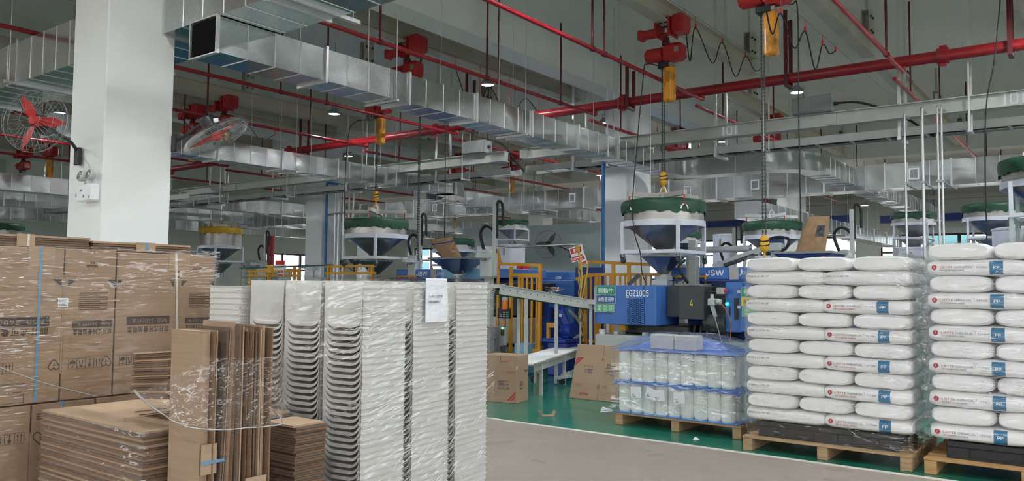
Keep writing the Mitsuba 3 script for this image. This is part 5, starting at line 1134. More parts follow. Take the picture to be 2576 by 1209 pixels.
# ------------------------------------------------------------------ busway and cable ladder
for x, y0, y1, z, lab, sgn in ((13.2, -8.5, 9.6, 4.085, "grey busway channel crossing on the right above the cable ladder", 1), (13.2, 10.1, 26.0, 4.085, "grey busway channel behind the long front duct, left part", 0)):
    k = thing("busway", lab, "busway", "grey busways")
    n = max(1, round((y1 - y0) / 3.0)); L = (y1 - y0) / n
    for i in range(n):
        a, b = y0 + i * L, y0 + (i + 1) * L - .01
        part(k, "segment", cat(bx(x - .03, x + .1, a, b, z, z + .21), bx(x - .075, x + .14, a, b, z - .004, z + .012), bx(x - .075, x + .14, a, b, z + .198, z + .214)), "tray_grey")
        part(k, "joint_plate", bx(x - .05, x - .031, b - .1, b + .1, z + .02, z + .19), "tray_grey")
    for y in np.arange(y0 + 1.1, y1, 3.0):
        part(k, "hanger", cat(bx(x - .1, x - .085, y - .012, y + .012, z - .3, 5.4), bx(x + .15, x + .165, y - .012, y + .012, z - .3, 6.9), bx(x - .1, x + .17, y - .025, y + .025, z - .32, z - .29)), "galvanized_edge")
    if sgn:
        for y in (1.05, 5.22):
            lp = part(k, "label_plate", bx(x - .0345, x - .031, y - .15, y + .15, z + .015, z + .195), "light_grey", label="pale label plate")
            part(lp, "printed_mark", cat(*[bx(x - .036, x - .0345, y + d - .013, y + d + .013, z + .03, z + .18) for d in (-.11, .11)], *[bx(x - .036, x - .0345, y - .045, y + .045, z + q, z + q + .02) for q in (.03, .16)], *[bx(x - .036, x - .0345, y + d - .01, y + d + .01, z + .05, z + .16) for d in (-.04, .04)]), "print_white")
for (x, y0, y1, z, lab) in ((13.72, -8.5, 9.8, 3.87, "grey cable ladder crossing under the busway on the right"), (13.72, 10.2, 26.0, 3.87, "grey cable ladder behind the long front duct, left part"), (11.4, 18.6, 27.0, 3.62, "distant cable ladder left of the mid column")):
    k = thing("cable_ladder", lab, "cable ladder", "grey cable ladders")
    for dx in (-.2, .2):
        part(k, "side_rail", cat(bx(x + dx - .012, x + dx + .012, y0, y1, z, z + .13), bx(x + dx - .025, x + dx + .025, y0, y1, z, z + .01)), "tray_grey")
    n = int((y1 - y0) / .55)
    for i in range(n):
        y = y0 + .3 + i * .55
        part(k, "rung", bx(x - .19, x + .19, y - .02, y + .02, z + .005, z + .03), "tray_grey")
    part(k, "cables", cat(*[tube(curve([(x - .15 + q * .05, y0 + 1, z + .05), (x - .14 + q * .045, (y0 + y1) / 2, z + .055), (x - .15 + q * .05, y1 - 1, z + .05)], 20), .02, 5) for q in range(7)]), "black_rubber", label="bundle of dark cables", kind="stuff")
    for y in np.arange(y0 + 2.1, y1, 3.0):
        part(k, "hanger", cat(bx(x - .26, x - .23, y - .02, y + .02, z - .06, 6.9), bx(x + .23, x + .26, y - .02, y + .02, z - .06, 6.9), bx(x - .27, x + .27, y - .03, y + .03, z - .06, z - .01)), "galvanized_edge")
for x, y, z, lab in ((13.05, 3.8, 4.3, "grey metal junction box standing on the busway, right"), (13.05, 10.85, 4.3, "grey metal junction box on the busway behind the second red chain bag")):
    k = thing("junction_box", lab, "junction box", "junction boxes on the busway")
    part(k, "body", cb(x - .02, x + .26, y - .31, y + .31, z, z + .27, .008), "mid_grey"); part(k, "lid", bx(x - .03, x - .019, y - .29, y + .29, z + .015, z + .255), "mid_grey"); part(k, "gland", cyl((x + .12, y - .31, z + .13), (x + .12, y - .37, z + .13), .03, 10), "black_plastic")
# conduits dropping to the machines at the right
for i, (y, z1, r_) in enumerate(((2.36, 4.0, .016), (2.13, 4.05, .022), (1.935, 4.05, .016), (1.885, 4.05, .016))):
    k = thing("conduit_pipe", f"vertical grey conduit pipe at the right, {ordinal(i + 1)} from the left", "pipe", "vertical conduits at the right")
    part(k, "pipe", tube(curve([(12.6, y, 0.8), (12.6, y, 2.5), (12.6, y, z1 - .1), (12.66, y, z1), (12.9, y, z1 + .02)], 30), r_, 8), "aluminium", smooth=True)
    part(k, "clamp", cat(bx(12.56, 12.64, y - .03, y + .03, 3.0, 3.03), bx(12.64, 13.5, y - .012, y + .012, 3.0, 3.02)), "steel_grey")
    part(k, "base", cb(12.5, 12.7, y - .05, y + .05, 0.0, 0.82, .01), "mid_grey")
for x, y, z0, z1, lab, elbow in ((12.95, 7.59, 1.5, 3.93, "blue riser pipe in front of the big right column", True), (15.03, 17.9, 1.6, 4.3, "blue riser pipe on the mid column", False)):
    k = thing("riser_pipe", lab, "pipe", "blue air riser pipes")
    part(k, "pipe", cyl((x, y, z0), (x, y, z1), .035, 14), "pipe_blue", smooth=40)
    part(k, "elbow", tube(curve([(x, y, z1), (x + .02, y, z1 + .06), (x + .2, y, z1 + .08), (x + 1.3, y, z1 + .08)], 16), .036, 10), "pipe_blue", smooth=True)
    part(k, "valve", cat(cb(x - .05, x + .05, y - .05, y + .05, z0 - .05, z0 + .08, .01), cyl((x - .05, y, z0), (x - .16, y, z0), .02, 8)), "steel_grey")
    part(k, "gauge", cyl((x - .19, y + .28, z0 + .33), (x - .16, y + .28, z0 + .33), .055, 16), "light_grey"); part(k, "gauge_stem", cat(bar((x - .17, y + .28, z0 + .27), (x - .17, y + .28, z0 + .05), .02), bar((x - .17, y + .28, z0 + .06), (x, y, z0 + .06), .02)), "steel_grey")
    if z0 < 1.55 or True: part(k, "foot", bar((x, y, 0), (x, y, z0 - .05), .05), "steel_grey")
for i, (dy, z1) in enumerate(((-.38, 4.15), (-.52, 4.3), (-.72, 4.28), (-.95, 4.25), (-1.12, 4.25))):
    k = thing("conduit_pipe", f"grey conduit beside the mid column, {ordinal(i + 1)} to the right of the blue riser", "pipe", "conduits beside the mid column")
    part(k, "pipe", cyl((15.03, 17.9 + dy, 0.5 if i < 3 else 3.1), (15.03, 17.9 + dy, z1), .03 if i < 3 else .022, 8), "aluminium", smooth=40)
    part(k, "clamp", cat(bx(14.98, 15.2, 17.9 + dy - .04, 17.9 + dy + .04, 3.45, 3.5), bx(15.1, 15.2, 17.9 + dy, 17.995, 3.45, 3.5)), "steel_grey")
# thin hanging wires
for i, (x, y, z0, z1) in enumerate(((7.87, 7.12, 4.14, 7.0), (9.72, 7.3, 4.14, 7.0), (11.75, 6.0, 3.0, 7.0), (9.0, 12.9, 4.1, 7.0), (10.4, 12.9, 4.1, 7.0), (5.7, 7.3, 4.1, 7.0))):
    solo("suspension_wire", ("thin steel wire above the long duct, right of the red hoist", "thin steel wire above the long duct, left of the lamp", "thin steel wire left of the front red hoist", "thin wire above the second duct, left one", "thin wire above the second duct, right one", "thin wire at the bright patch of the long duct")[i], "wire", cyl((x, y, z0), (x, y, z1), .004, 5), "galvanized_edge")

# ------------------------------------------------------------------ fans and emergency light on the columns
def cage(r, depth, n, wire=0.0025):
    ms = []
    for z0, rr in ((0, r), (depth * .5, r * .96), (depth * .8, r * .7), (depth, r * .3), (-depth * .5, r * .96), (-depth * .8, r * .7), (-depth, r * .3)):
        a = np.linspace(0, 2 * PI, 41); ms.append(tube(np.column_stack([rr * np.cos(a), rr * np.sin(a), np.full(41, z0)]), wire * (2.2 if z0 == 0 else 1), 4, False))
    for i in range(n):
        a = 2 * PI * i / n
        for s in (1, -1):
            p = [(r * math.cos(a), r * math.sin(a), 0), (r * .96 * math.cos(a + .02), r * .96 * math.sin(a + .02), s * depth * .5), (r * .7 * math.cos(a + .06), r * .7 * math.sin(a + .06), s * depth * .8), (r * .3 * math.cos(a + .1), r * .3 * math.sin(a + .1), s * depth)]
            ms.append(tube(np.array(p), wire, 4, False))
    return cat(*ms)
def blade(r, w, a0, twist=22):
    def fn(u, v):
        rr = .06 + u * (r - .06); ww = w * (0.45 + 0.75 * np.sin(np.clip(u * 1.1 + .12, 0, 1) * PI) ** .6) * (1 - .55 * u ** 8)
        t = (v - .5) * ww; tw = np.radians(twist * (1.2 - .6 * u))
        return np.stack([rr, t * np.cos(tw), t * np.sin(tw)], -1)
    m = grid(fn, 10, 5); b = m.copy(); b.vertices = b.vertices - [0, 0, .003]; b.faces = b.faces[:, ::-1]
    return xf(cat(m, b), rotz(a0))
def wall_fan(label, hub, axis, r, blade_mat, angs, arm_pts, motor_mat="black_plastic", cage_mat="steel_grey", ncage=30, bw=.15, cw=.0025):
    k = thing("wall_fan", label, "fan", "wall fans")
    ax = np.array(axis, float); ax /= np.linalg.norm(ax); ey = np.array([0, 0, 1.0]) - ax * ax[2]; ey /= np.linalg.norm(ey); ex = np.cross(ey, ax)
    M = frame(hub, ex, ey)
    part(k, "cage", xf(cage(r, .09, ncage, cw), M), cage_mat)
    for a in angs: part(k, "blade", xf(blade(r * .95, bw, a), M), blade_mat, smooth=True)
    part(k, "hub", xf(lathe([(0, .05), (.04, .045), (.055, 0), (.055, -.03), (0, -.03)], 16), M), blade_mat, smooth=40)
    part(k, "motor", xf(lathe([(0, -.04), (.075, -.04), (.085, -.06), (.085, -.2), (.06, -.23), (0, -.23)], 18), M), motor_mat, smooth=40)
    part(k, "arm", tube(curve(arm_pts, 20), .017, 8), "black_plastic", smooth=True)
    e = np.array(arm_pts[-1])
    part(k, "wall_plate", cb(e[0] - .03, e[0] + .01, e[1] - .05, e[1] + .05, e[2] - .11, e[2] + .07, .008), "black_plastic")
    return k
wall_fan("wall fan with three red blades on the near column at the left", (3.23, 7.97, 2.985), (-0.80, -0.58, 0.10), .30, "hoist_red", (122, -4, 250), [(3.36, 8.10, 2.98), (3.52, 8.22, 2.95), (3.70, 8.38, 2.93), (3.80, 8.45, 2.88), (3.855, 8.46, 2.80)], bw=.075, cw=.0014)
fk = wall_fan("wall fan wrapped in clear plastic on the hidden side of the near column, tilted up", (4.78, 7.46, 3.03), (0.45, -0.25, -0.86), .33, "hoist_red", (20, 140, 260), [(4.69, 7.58, 3.16), (4.66, 7.72, 3.10), (4.64, 7.86, 3.04), (4.62, 7.99, 3.0)], bw=.08, cw=.0012)
part(fk, "sticker", xf(rect(.05, .04, .001), frame((4.70, 7.40, 3.16), (.75, -.62, .2), (.1, .2, .97))), "white_sheet")
def bagfilm(u, v):
    th = u * 2 * PI; rr = .36 * np.sin(np.clip(v, .02, .98) * PI) ** .35 + .015 * (meshkit.noise(np.stack([np.cos(th) * 4, np.sin(th) * 4, v * 9], -1)) - .5)
    z = (v - .5) * .24
    return np.stack([rr * np.cos(th), rr * np.sin(th), z], -1)
ax = np.array([0.45, -0.25, -0.86]); ax /= np.linalg.norm(ax); ey = np.array([0, 0, 1.0]) - ax * ax[2]; ey /= np.linalg.norm(ey)
part(fk, "plastic_bag", xf(grid(bagfilm, 60, 24), frame((4.78, 7.46, 3.03), np.cross(ey, ax), ey)), "film", smooth=True)
wall_fan("grey caged wall fan on the pale far wall behind the warning signs", (20.1, 13.7, 2.75), (-0.55, -0.55, -0.1), .42, "dark_grey", (60, 180, 300), [(20.25, 13.8, 2.72), (20.35, 13.5, 2.7), (20.5, 13.3, 2.6), (20.62, 13.2, 2.5)], ncage=40)
struct("partition_wall", bx(20.66, 20.8, 12.2, 17.6, 0, 3.4), "wall_paint", label="pale partition wall behind the caged fan")
for i, (x, y, z) in enumerate(((21.0, 24.2, 2.3), (21.3, 23.6, 2.3))):
    wall_fan(("black caged fan left of the mid column, left one", "black caged fan left of the mid column, right one")[i], (x, y, z), (-.5, -.7, 0), .3, "black_plastic", (30, 150, 270), [(x + .1, y + .15, z), (x + .15, y + .2, z - .15), (x + .16, y + .2, z - .3)], cage_mat="black_plastic", ncage=24)
    solo("fan_post", ("grey post carrying the left black fan", "grey post carrying the right black fan")[i], "post", cyl((x + .17, y + .2, 0), (x + .17, y + .2, z), .03, 8), "steel_grey")
k = thing("emergency_light", "white twin-headed emergency light on the near column", "emergency light")
part(k, "body", cb(3.79, 3.878, 8.03, 8.34, 2.30, 2.47, .012), "print_white")
for b_ in ((8.22, 8.26, 2.40, 2.42), (8.17, 8.2, 2.335, 2.365), (8.06, 8.08, 2.325, 2.35)): part(k, "indicator", bx(3.786, 3.79, *b_), "print_grey")
for y in (8.07, 8.25):
    part(k, "lamp_head", cat(xf(lathe([(0, .03), (.05, .03), (.058, .015), (.05, -.02), (.02, -.045), (0, -.045)], 18), frame((3.80, y, 2.555), (0, -1, 0), (.25, 0, .97))), cyl((3.83, y, 2.47), (3.83, y, 2.52), .012, 6)), "light_grey", smooth=40)
    part(k, "lens", xf(lathe([(0, .036), (.03, .036), (.047, .031)], 16), frame((3.80, y, 2.555), (0, -1, 0), (.25, 0, .97))), "chrome", smooth=True)
k = thing("wall_socket", "white socket with a plug beside the emergency light", "socket"); part(k, "plate", cb(3.868, 3.879, 8.40, 8.49, 2.35, 2.44, .004), "print_white"); part(k, "plug", cb(3.83, 3.868, 8.43, 8.46, 2.36, 2.40, .006), "light_grey")
solo("light_cord", "thin grey cord running down the near column to the emergency light", "cord", tube(curve([(3.872, 8.36, 2.74), (3.872, 8.27, 2.66), (3.872, 8.2, 2.5), (3.872, 8.15, 2.48)], 20), .004, 5), "light_grey", smooth=True)
k = thing("ceiling_panel_light", "small white panel lamp at the top right corner of the ceiling", "lamp"); part(k, "panel", bx(15.0, 15.25, 1.1, 1.35, 6.0, 6.03), "print_white"); part(k, "rod", cyl((15.12, 1.22, 6.03), (15.12, 1.22, 7.0), .006, 5), "steel_grey")
# ------------------------------------------------------------------ hoppers on square frames, under crossed lifting spreaders
def tarp(r, h, seed, drop=0.10):
    """A gathered cover over a round rim: puffed at the edge, uneven lower hem."""
    prof = [(0.0, h * .72), (r * .55, h * .74), (r * .85, h * .86), (r * .97, h), (r * 1.035, h * .86), (r * 1.05, h * .55), (r * 1.04, h * .2), (r * 1.03, 0)]
    n = 72; t = np.arange(n) * 2 * PI / n; v = []
    for i, (pr_, z) in enumerate(prof):
        q = np.stack([np.cos(t) * 3.2, np.sin(t) * 3.2, np.full(n, seed + i * .25)], -1)
        w = meshkit.noise(q * 1.6) - .5; w2 = meshkit.noise(q * 4 + 9) - .5
        k = i / (len(prof) - 1)
        rr = pr_ * (1 + .05 * w * k + .02 * w2 * k); zz = z + h * .16 * w * k - (drop * np.clip(w + w2 * .8, -.2, 1) if i == len(prof) - 1 else 0)
        v.append(np.stack([rr * np.cos(t), rr * np.sin(t), zz], -1))
    v = np.vstack(v); f = []
    for k in range(len(prof) - 1):
        for i in range(n):
            j = (i + 1) % n; f += [[k * n + i, (k + 1) * n + j, k * n + j], [k * n + i, (k + 1) * n + i, (k + 1) * n + j]]
    return trimesh.Trimesh(v, f, process=False)
def hopper(label, x, y, z0, s=1.0, cover="tarp_green", tall=0.0, casters=True, lower=True, seed=1, rotd=0.0, band="stainless", stand=False):
    """z0: the underside of the frame. Local sizes for s = 1: frame 0.97 wide, rim radius 0.64."""
    k = thing("material_hopper", label, "hopper", "material hoppers")
    P = lambda nm, m, mat, sm=False, **kw: part(k, nm, mv(xf(xf(m, np.diag([s, s, s, 1.0])), rotz(rotd)), x, y, z0), mat, sm, **kw)
    hb = 0.46
    P("cone", lathe([(.085, .05), (.60, hb), (.605, hb + .02)], 40), "cone_steel", 40)
    P("band", lathe([(.605, hb), (.612, hb + .01), (.612, hb + .20 + tall), (.622, hb + .205 + tall), (.622, hb + .215 + tall)], 48), band, 40)
    P("hoop", lathe([(.618, hb - .045), (.64, hb - .045), (.64, hb + .045), (.618, hb + .045), (.618, hb - .045)], 48), "frame_white", 30)
    P("cover", mv(tarp(.625, .20, seed), 0, 0, hb + .16 + tall), cover, 55)
    f = .465
    for sx in (-f, f):
        for sy in (-f, f): P("post", cb(sx - .026, sx + .026, sy - .026, sy + .026, 0, hb + .03, .004), "frame_white")
    for a in (-f, f):
        P("bottom_rail", cb(a - .026, a + .026, -f + .026, f - .026, 0, .055, .004), "frame_white"); P("bottom_rail", cb(-f + .026, f - .026, a - .026, a + .026, 0, .055, .004), "frame_white")
    if casters:
        for sx in (-f, f):
            for sy in (-f, f):
                c = P("caster", cat(bx(sx - .035, sx + .035, sy - .035, sy + .035, -.012, 0), bar((sx - .012, sy - .03, -.01), (sx + .03, sy - .03, -.09), .008, .04), bar((sx - .012, sy + .03, -.01), (sx + .03, sy + .03, -.09), .008, .04)), "steel_grey")
                w = mv(xf(cyl((sx + .03, sy - .022, -.095), (sx + .03, sy + .022, -.095), .05, 16), np.diag([s, s, s, 1.0])), x, y, z0)
                part(c, "wheel", w, "dark_grey", smooth=40)
    if stand:
        for sx in (-f, f):
            for sy in (-f, f): part(k, "stand_leg", bx(x + sx * s - .025, x + sx * s + .025, y + sy * s - .025, y + sy * s + .025, 0, z0 - .002), "light_grey")
    if lower:
        P("lower_cone", lathe([(.34, -.035), (.345, -.05), (.06, -.31), (.055, -.31)], 8), "cone_steel")
        P("lower_lid", lathe([(0.05, .045), (.36, -.03), (.36, -.045)], 24), "mid_grey", 30)
        P("feed_throat", cat(cyl((0, 0, -.44), (0, 0, -.30), .055, 14), cyl((0, 0, -.345), (0, 0, -.325), .11, 16)), "light_grey", 40)
    return k
def spreader(label, x, y, z, ztop, s=1.0, rotd=12.0, mat="beige_grey"):
    k = thing("lifting_spreader", label, "lifting spreader", "crossed lifting spreaders")
    for a in (45, 135):
        d = np.array([math.cos(math.radians(a + rotd)), math.sin(math.radians(a + rotd)), 0]) * .62 * s; o = np.array([x, y, z])
        part(k, "arm", bar(o - d, o + d, .06 * s, .07 * s), mat)
        for e in (-1, 1):
            p = o + d * e * .96
            part(k, "shackle", tube(p + np.array([(0, 0, -.03), (.0, .0, -.1), (.03, .03, -.16), (0, 0, -.2), (-.03, -.03, -.17)]) * s, .011 * s, 6), "bright_red", smooth=True, label="red sling hook")
            c = np.array([p[0], p[1], z - .25 * s]); t = np.linspace(0, PI, 12); dd = np.array([d[1], -d[0], 0]) / np.linalg.norm(d)
            part(k, "lifting_eye", tube(c + np.outer(np.cos(t) * .06 * s, dd) + np.outer(np.sin(t) * .075 * s, [0, 0, 1]), .012 * s, 6), "print_white", smooth=True)
    part(k, "hub", cyl((x, y, z - .05 * s), (x, y, z + .05 * s), .09 * s, 12), mat)
    t = np.linspace(0, PI, 12); part(k, "ring", tube(np.array([x, y, z + .04 * s]) + np.column_stack([np.cos(t) * 0, np.cos(t) * .05 * s, np.sin(t) * .1 * s]), .012 * s, 6), "print_white", smooth=True)
    return k
hopper("large green-covered hopper on a white frame, in front, over the blue EGZ unit", 11.36, 5.58, 2.0, 1.0, seed=1)
spreader("beige crossed spreader under the yellow hook, over the front hopper", 11.3, 5.55, 2.90, 3.0)
hopper("green-covered hopper left of centre above the white boxes", 11.4, 12.02, 2.0, 1.0, seed=4)
spreader("beige crossed spreader over the green hopper left of centre", 11.4, 12.05, 2.98, 3.1, rotd=-10)
hopper("small far green-covered hopper on a white dryer, below the duct near the centre", 17.6, 13.2, 2.72, .68, seed=7, lower=False)
hopper("green-covered hopper behind the blue press on the right, left of the standing kraft bag", 17.9, 6.12, 2.15, 1.0, seed=9, lower=True, stand=True)
spreader("white spreader over the hopper left of the standing kraft bag", 17.9, 6.12, 3.1, 3.2, rotd=0, mat="print_white")
hopper("far green-covered hopper between the vertical conduits at the right", 19.7, 3.55, 2.60, .72, seed=12, rotd=0, stand=True)
hopper("far green-covered hopper at the right edge, partly behind the nearest one", 17.6, 1.80, 2.45, .8, seed=14, stand=True)
hopper("nearest hopper at the right edge, cut by the frame", 13.2, 0.62, 2.48, 1.0, seed=15, stand=True)
hopper("yellow-covered hopper left of the mid column, right one", 15.0, 23.0, 2.15, 1.05, "tarp_yellow", tall=.25, seed=17, lower=True, stand=True)
spreader("grey spreader over the yellow-covered hoppers", 15.0, 23.0, 3.45, 3.5, rotd=-20)
hopper("yellow-covered hopper just right of the near column", 11.8, 22.2, 2.1, 1.05, "tarp_yellow", tall=.3, seed=18, lower=True, stand=True)
hopper("green-covered hopper at the left edge beyond the cartons", 9.4, 25.3, 2.15, 1.0, seed=19, tall=.15, stand=True)
hopper("dark green-covered hopper behind the tilted kraft bag", 16.4, 14.3, 2.0, .9, seed=20, stand=True)
hopper("small green-covered hopper right of the front hopper, near the window", 16.5, 7.6, 2.2, .6, seed=22, lower=False, stand=True)
def dryer(label, x, y, z0, r, h, lid=True, stand=True):
    k = thing("hopper_dryer", label, "dryer", "white hopper dryers")
    part(k, "barrel", lathe([(r, 0), (r, h), (r * 1.03, h), (r * 1.03, h + .03), (r * .95, h + .05), (0, h + .06)], 28, (x, y, z0)), "frame_white", smooth=40)
    part(k, "cone", lathe([(.07, -.45 * r / .3), (r, 0)], 28, (x, y, z0)), "frame_white", smooth=40)
    part(k, "latch", cat(bx(x - r - .02, x - r + .01, y - .02, y + .02, z0 + h * .6, z0 + h * .9), bx(x - r - .02, x - r + .01, y - .05, y + .05, z0 + .1, z0 + .16)), "steel_grey")
    if stand:
        for a in (45, 135, 225, 315):
            p = (x + r * .9 * math.cos(math.radians(a)), y + r * .9 * math.sin(math.radians(a)))
            part(k, "leg", bar((p[0], p[1], 0), (p[0], p[1], z0 + .1), .05), "light_grey")
    return k
dryer("white hopper dryer under the small far hopper near the centre", 17.6, 13.2, 1.95, .36, .62)
dryer("white hopper dryer behind the black chain on the right, by the window", 18.2, 7.35, 1.95, .27, .75)
dryer("white hopper dryer with blower under the far right hopper", 19.75, 3.55, 1.75, .42, .62)
solo("blower", "grey blower motor on the far right dryer", "blower", cat(cyl((19.2, 3.75, 2.1), (19.2, 3.5, 2.1), .17, 16), cyl((19.2, 3.55, 1.75), (19.2, 3.55, 2.0), .08, 10)), "light_grey", smooth=40)
dryer("large white dryer at the right edge behind the bags", 16.9, 1.2, 1.7, .55, .85)

# ------------------------------------------------------------------ open trays with kraft bags
def feed_tray(label, x, y, z0, z1, s, mat, rotd=0):
    k = thing("feed_tray", label, "feed hopper", "open square feed hoppers")
    pts = lambda h, z: [(-h, -h, z), (h, -h, z), (h, h, z), (-h, h, z)]
    v = np.array(pts(s, z1) + pts(.06, z0)); f = []
    for i in range(4):
        j = (i + 1) % 4; f += [[i, 4 + i, 4 + j], [i, 4 + j, j]]
    m = trimesh.Trimesh(v, f, process=False); o = m.copy(); o.vertices = o.vertices * [.99, .99, 1] + [0, 0, .004]; o.faces = o.faces[:, ::-1]
    part(k, "body", mv(xf(cat(m, o), rotz(rotd)), x, y), mat)
    rim = cat(*[bar(pts(s, z1)[i], pts(s, z1)[(i + 1) % 4], .03, .03) for i in range(4)])
    part(k, "rim", mv(xf(rim, rotz(rotd)), x, y), "mid_grey"); part(k, "throat", cat(cyl((x, y, z0 - .15), (x, y, z0 + .01), .07, 12), cyl((x, y, z0 - .03), (x, y, z0 - .01), .14, 12)), "steel_grey", smooth=40)
def sack(label, corners, thickn, seed, marks):
    """A creased kraft sack: corners bottom-left, bottom-right, top-right, top-left (world), puffed by thickn."""
    k = thing("kraft_sack", label, "paper sack", "kraft paper sacks")
    c = np.array(corners, float); nrm = np.cross(c[1] - c[0], c[3] - c[0]); nrm /= np.linalg.norm(nrm)
    def fn(sgn):
        def g(u, v):
            p = (c[0][None] * ((1 - u) * (1 - v))[:, None] + c[1][None] * (u * (1 - v))[:, None] + c[2][None] * (u * v)[:, None] + c[3][None] * ((1 - u) * v)[:, None])
            q = np.stack([u * 3.1, v * 3.7, np.full_like(u, seed + .3 * (sgn > 0))], -1)
            puff = (np.sin(np.clip(u, 0, 1) * PI) ** .6) * (.35 + .65 * (1 - v) ** .5)
            d = sgn * thickn * puff + .05 * puff * (np.abs(meshkit.noise(q * 1.4) - .5) * 2 - .4) + .02 * (meshkit.noise(q * 4) - .5)
            return p + nrm * d[:, None]
        return g
    a, b = grid(fn(1), 26, 30), grid(fn(-1), 26, 30); b.faces = b.faces[:, ::-1]
    part(k, "paper", cat(a, b), "kraft_paper", smooth=35)
    for kind, u0, u1, v0, v1, mat in marks:
        u, v = np.meshgrid(np.linspace(u0, u1, 14), np.linspace(v0, v1, 14), indexing="ij")
        p = fn(1)(u.ravel(), v.ravel()) + nrm * .006
        m = grid(lambda uu, vv: p, 14, 14)
        part(k, kind, m, mat)
feed_tray("open dark square feed hopper holding the tilted kraft bag, centre left", 11.36, 9.77, 1.70, 1.985, .40, "cone_steel", 0)
sack("tilted brown kraft sack with a blue stripe sticking out of the feed hopper, centre left", [(11.26, 9.97, 1.90), (11.42, 9.70, 1.95), (11.32, 9.76, 2.30), (11.05, 10.12, 2.36)][0:2] + [(11.27, 9.86, 2.40), (11.02, 10.19, 2.33)], .10, 3, [("printed_stripe", .0, 1.0, .80, .84, "deep_blue")])
feed_tray("open blue square feed hopper holding the standing kraft bag, right", 11.55, 3.42, 1.70, 1.985, .40, "deep_blue", 0)
sack("tall crumpled brown kraft sack standing in the blue feed hopper, right", [(11.42, 3.60, 1.93), (11.58, 3.22, 1.93), (11.57, 3.14, 2.50), (11.49, 3.42, 2.50)], .09, 5, [("printed_mark", .52, .85, .5, .78, "dark_grey")])
# ------------------------------------------------------------------ injection moulding machines
def on_face(k, nm, m, y, z, x, mat, w=None, h=None):
    return part(k, nm, xf(fit(m, w, h) if w else m, on_x(x, y, z)), mat)
JSTROKE = Polygon([(0.45, 1.25), (0.85, 1.25), (0.85, 0.3), (0.5, -0.05), (-0.35, -0.25), (0.3, 0.15), (0.45, 0.4)])
def press(label, y, name_tail, detailed=True):
    """The moulding machine whose blue clamp panels face -X; y is the left (larger Y) end of its top panel."""
    k = thing("injection_press", label, "injection moulding machine", "blue injection moulding machines")
    P = lambda nm, m, mat, **kw: part(k, nm, mv(m, 0, y - 5.56), mat, **kw)
    P("top_cover", cat(cb(11.6, 12.7, 3.2, 4.60, 1.615, 1.80, .01), cb(11.6, 12.7, 4.62, 5.57, 1.615, 1.80, .01)), "machine_blue")
    P("cover_band", bx(11.592, 11.602, 4.47, 4.61, 1.615, 1.802), "beige_grey"); P("cover_panel", bx(11.594, 11.6, 3.2, 4.34, 1.615, 1.80), "light_blue")
    L = lambda nm, m, yy, z, w, h, mat: part(k, nm, mv(xf(fit(m, w, h), on_x(11.59, yy, z)), 0, y - 5.56), mat)
    L("lettering", latin("JSW", .1, True), 4.99, 1.672, .295, .088, "print_white")
    L("lettering", trimesh.creation.extrude_polygon(JSTROKE, .0012, engine="earcut"), 4.468, 1.668, .055, .105, "print_white")
    L("lettering", latin(name_tail, .1, True), 4.425, 1.688, .17, .058, "print_white")
    P("clamp_body", cb(11.55, 12.8, 3.1, 4.95, .72, 1.61, .02), "deep_blue"); P("rear_body", cb(12.05, 12.8, 4.97, 5.5, .72, 1.61, .02), "deep_blue")
    P("top_rail", bx(11.42, 11.56, 3.2, 5.56, 1.585, 1.615), "deep_blue")
    P("guard_door", cb(11.05, 11.5, 4.22, 4.46, .86, 1.575, .012), "machine_blue"); P("door_window", bx(11.04, 11.051, 4.262, 4.325, 1.04, 1.345), "black_plastic", label="dark narrow window")
    P("door_handle", bx(11.035, 11.05, 4.385, 4.40, 1.10, 1.22), "black_plastic")
    P("guard_box", cb(10.95, 11.5, 3.2, 4.212, .88, 1.51, .012), "machine_blue"); P("box_hinge", cat(bx(10.93, 10.95, 4.19, 4.235, 1.42, 1.46), bx(10.93, 10.95, 4.19, 4.235, 1.2, 1.24)), "light_grey")
    P("bed", cb(10.9, 12.9, 3.0, 5.28, .5, .72, .01), "light_grey"); P("bed_step", cb(10.75, 12.9, 4.1, 4.9, .36, .60, .01), "light_grey"); P("bed_base", cb(10.95, 13.0, 2.9, 5.28, .0, .5, .01), "mid_grey")
    P("bed_cover", cb(10.9, 11.2, 3.3, 4.05, .30, .66, .01), "light_grey")
    P("nozzle_cover", cat(cb(11.2, 11.54, 4.47, 4.7, .75, 1.5, .02)), "black_plastic")
    P("hydraulic_motor", cat(cyl((11.1, 4.45, .98), (11.1, 4.75, .98), .13, 16), cb(11.0, 11.2, 4.6, 4.8, .86, 1.1, .02)), "dark_grey", smooth=40)
    for q in range(3):
        P("hose", tube(curve([(11.0, 4.9 - q * .1, .95), (10.85, 4.85 - q * .1, .8), (10.8, 4.75 - q * .12, .62), (10.85, 4.7 - q * .12, .4)], 16), .022, 7), "black_rubber", smooth=True)
    P("railing", cat(*[bar((11.55, 5.5, z), (11.55, 4.95, z), .03) for z in (1.66,)], *[bar((11.55, q, 1.55), (11.55, q, 1.66), .025) for q in (5.45, 5.1, 4.97)]), "safety_yellow")
    return k
PR = press("blue moulding machine behind the EGZ unit, right of the front hopper", 5.56, "220ADS")
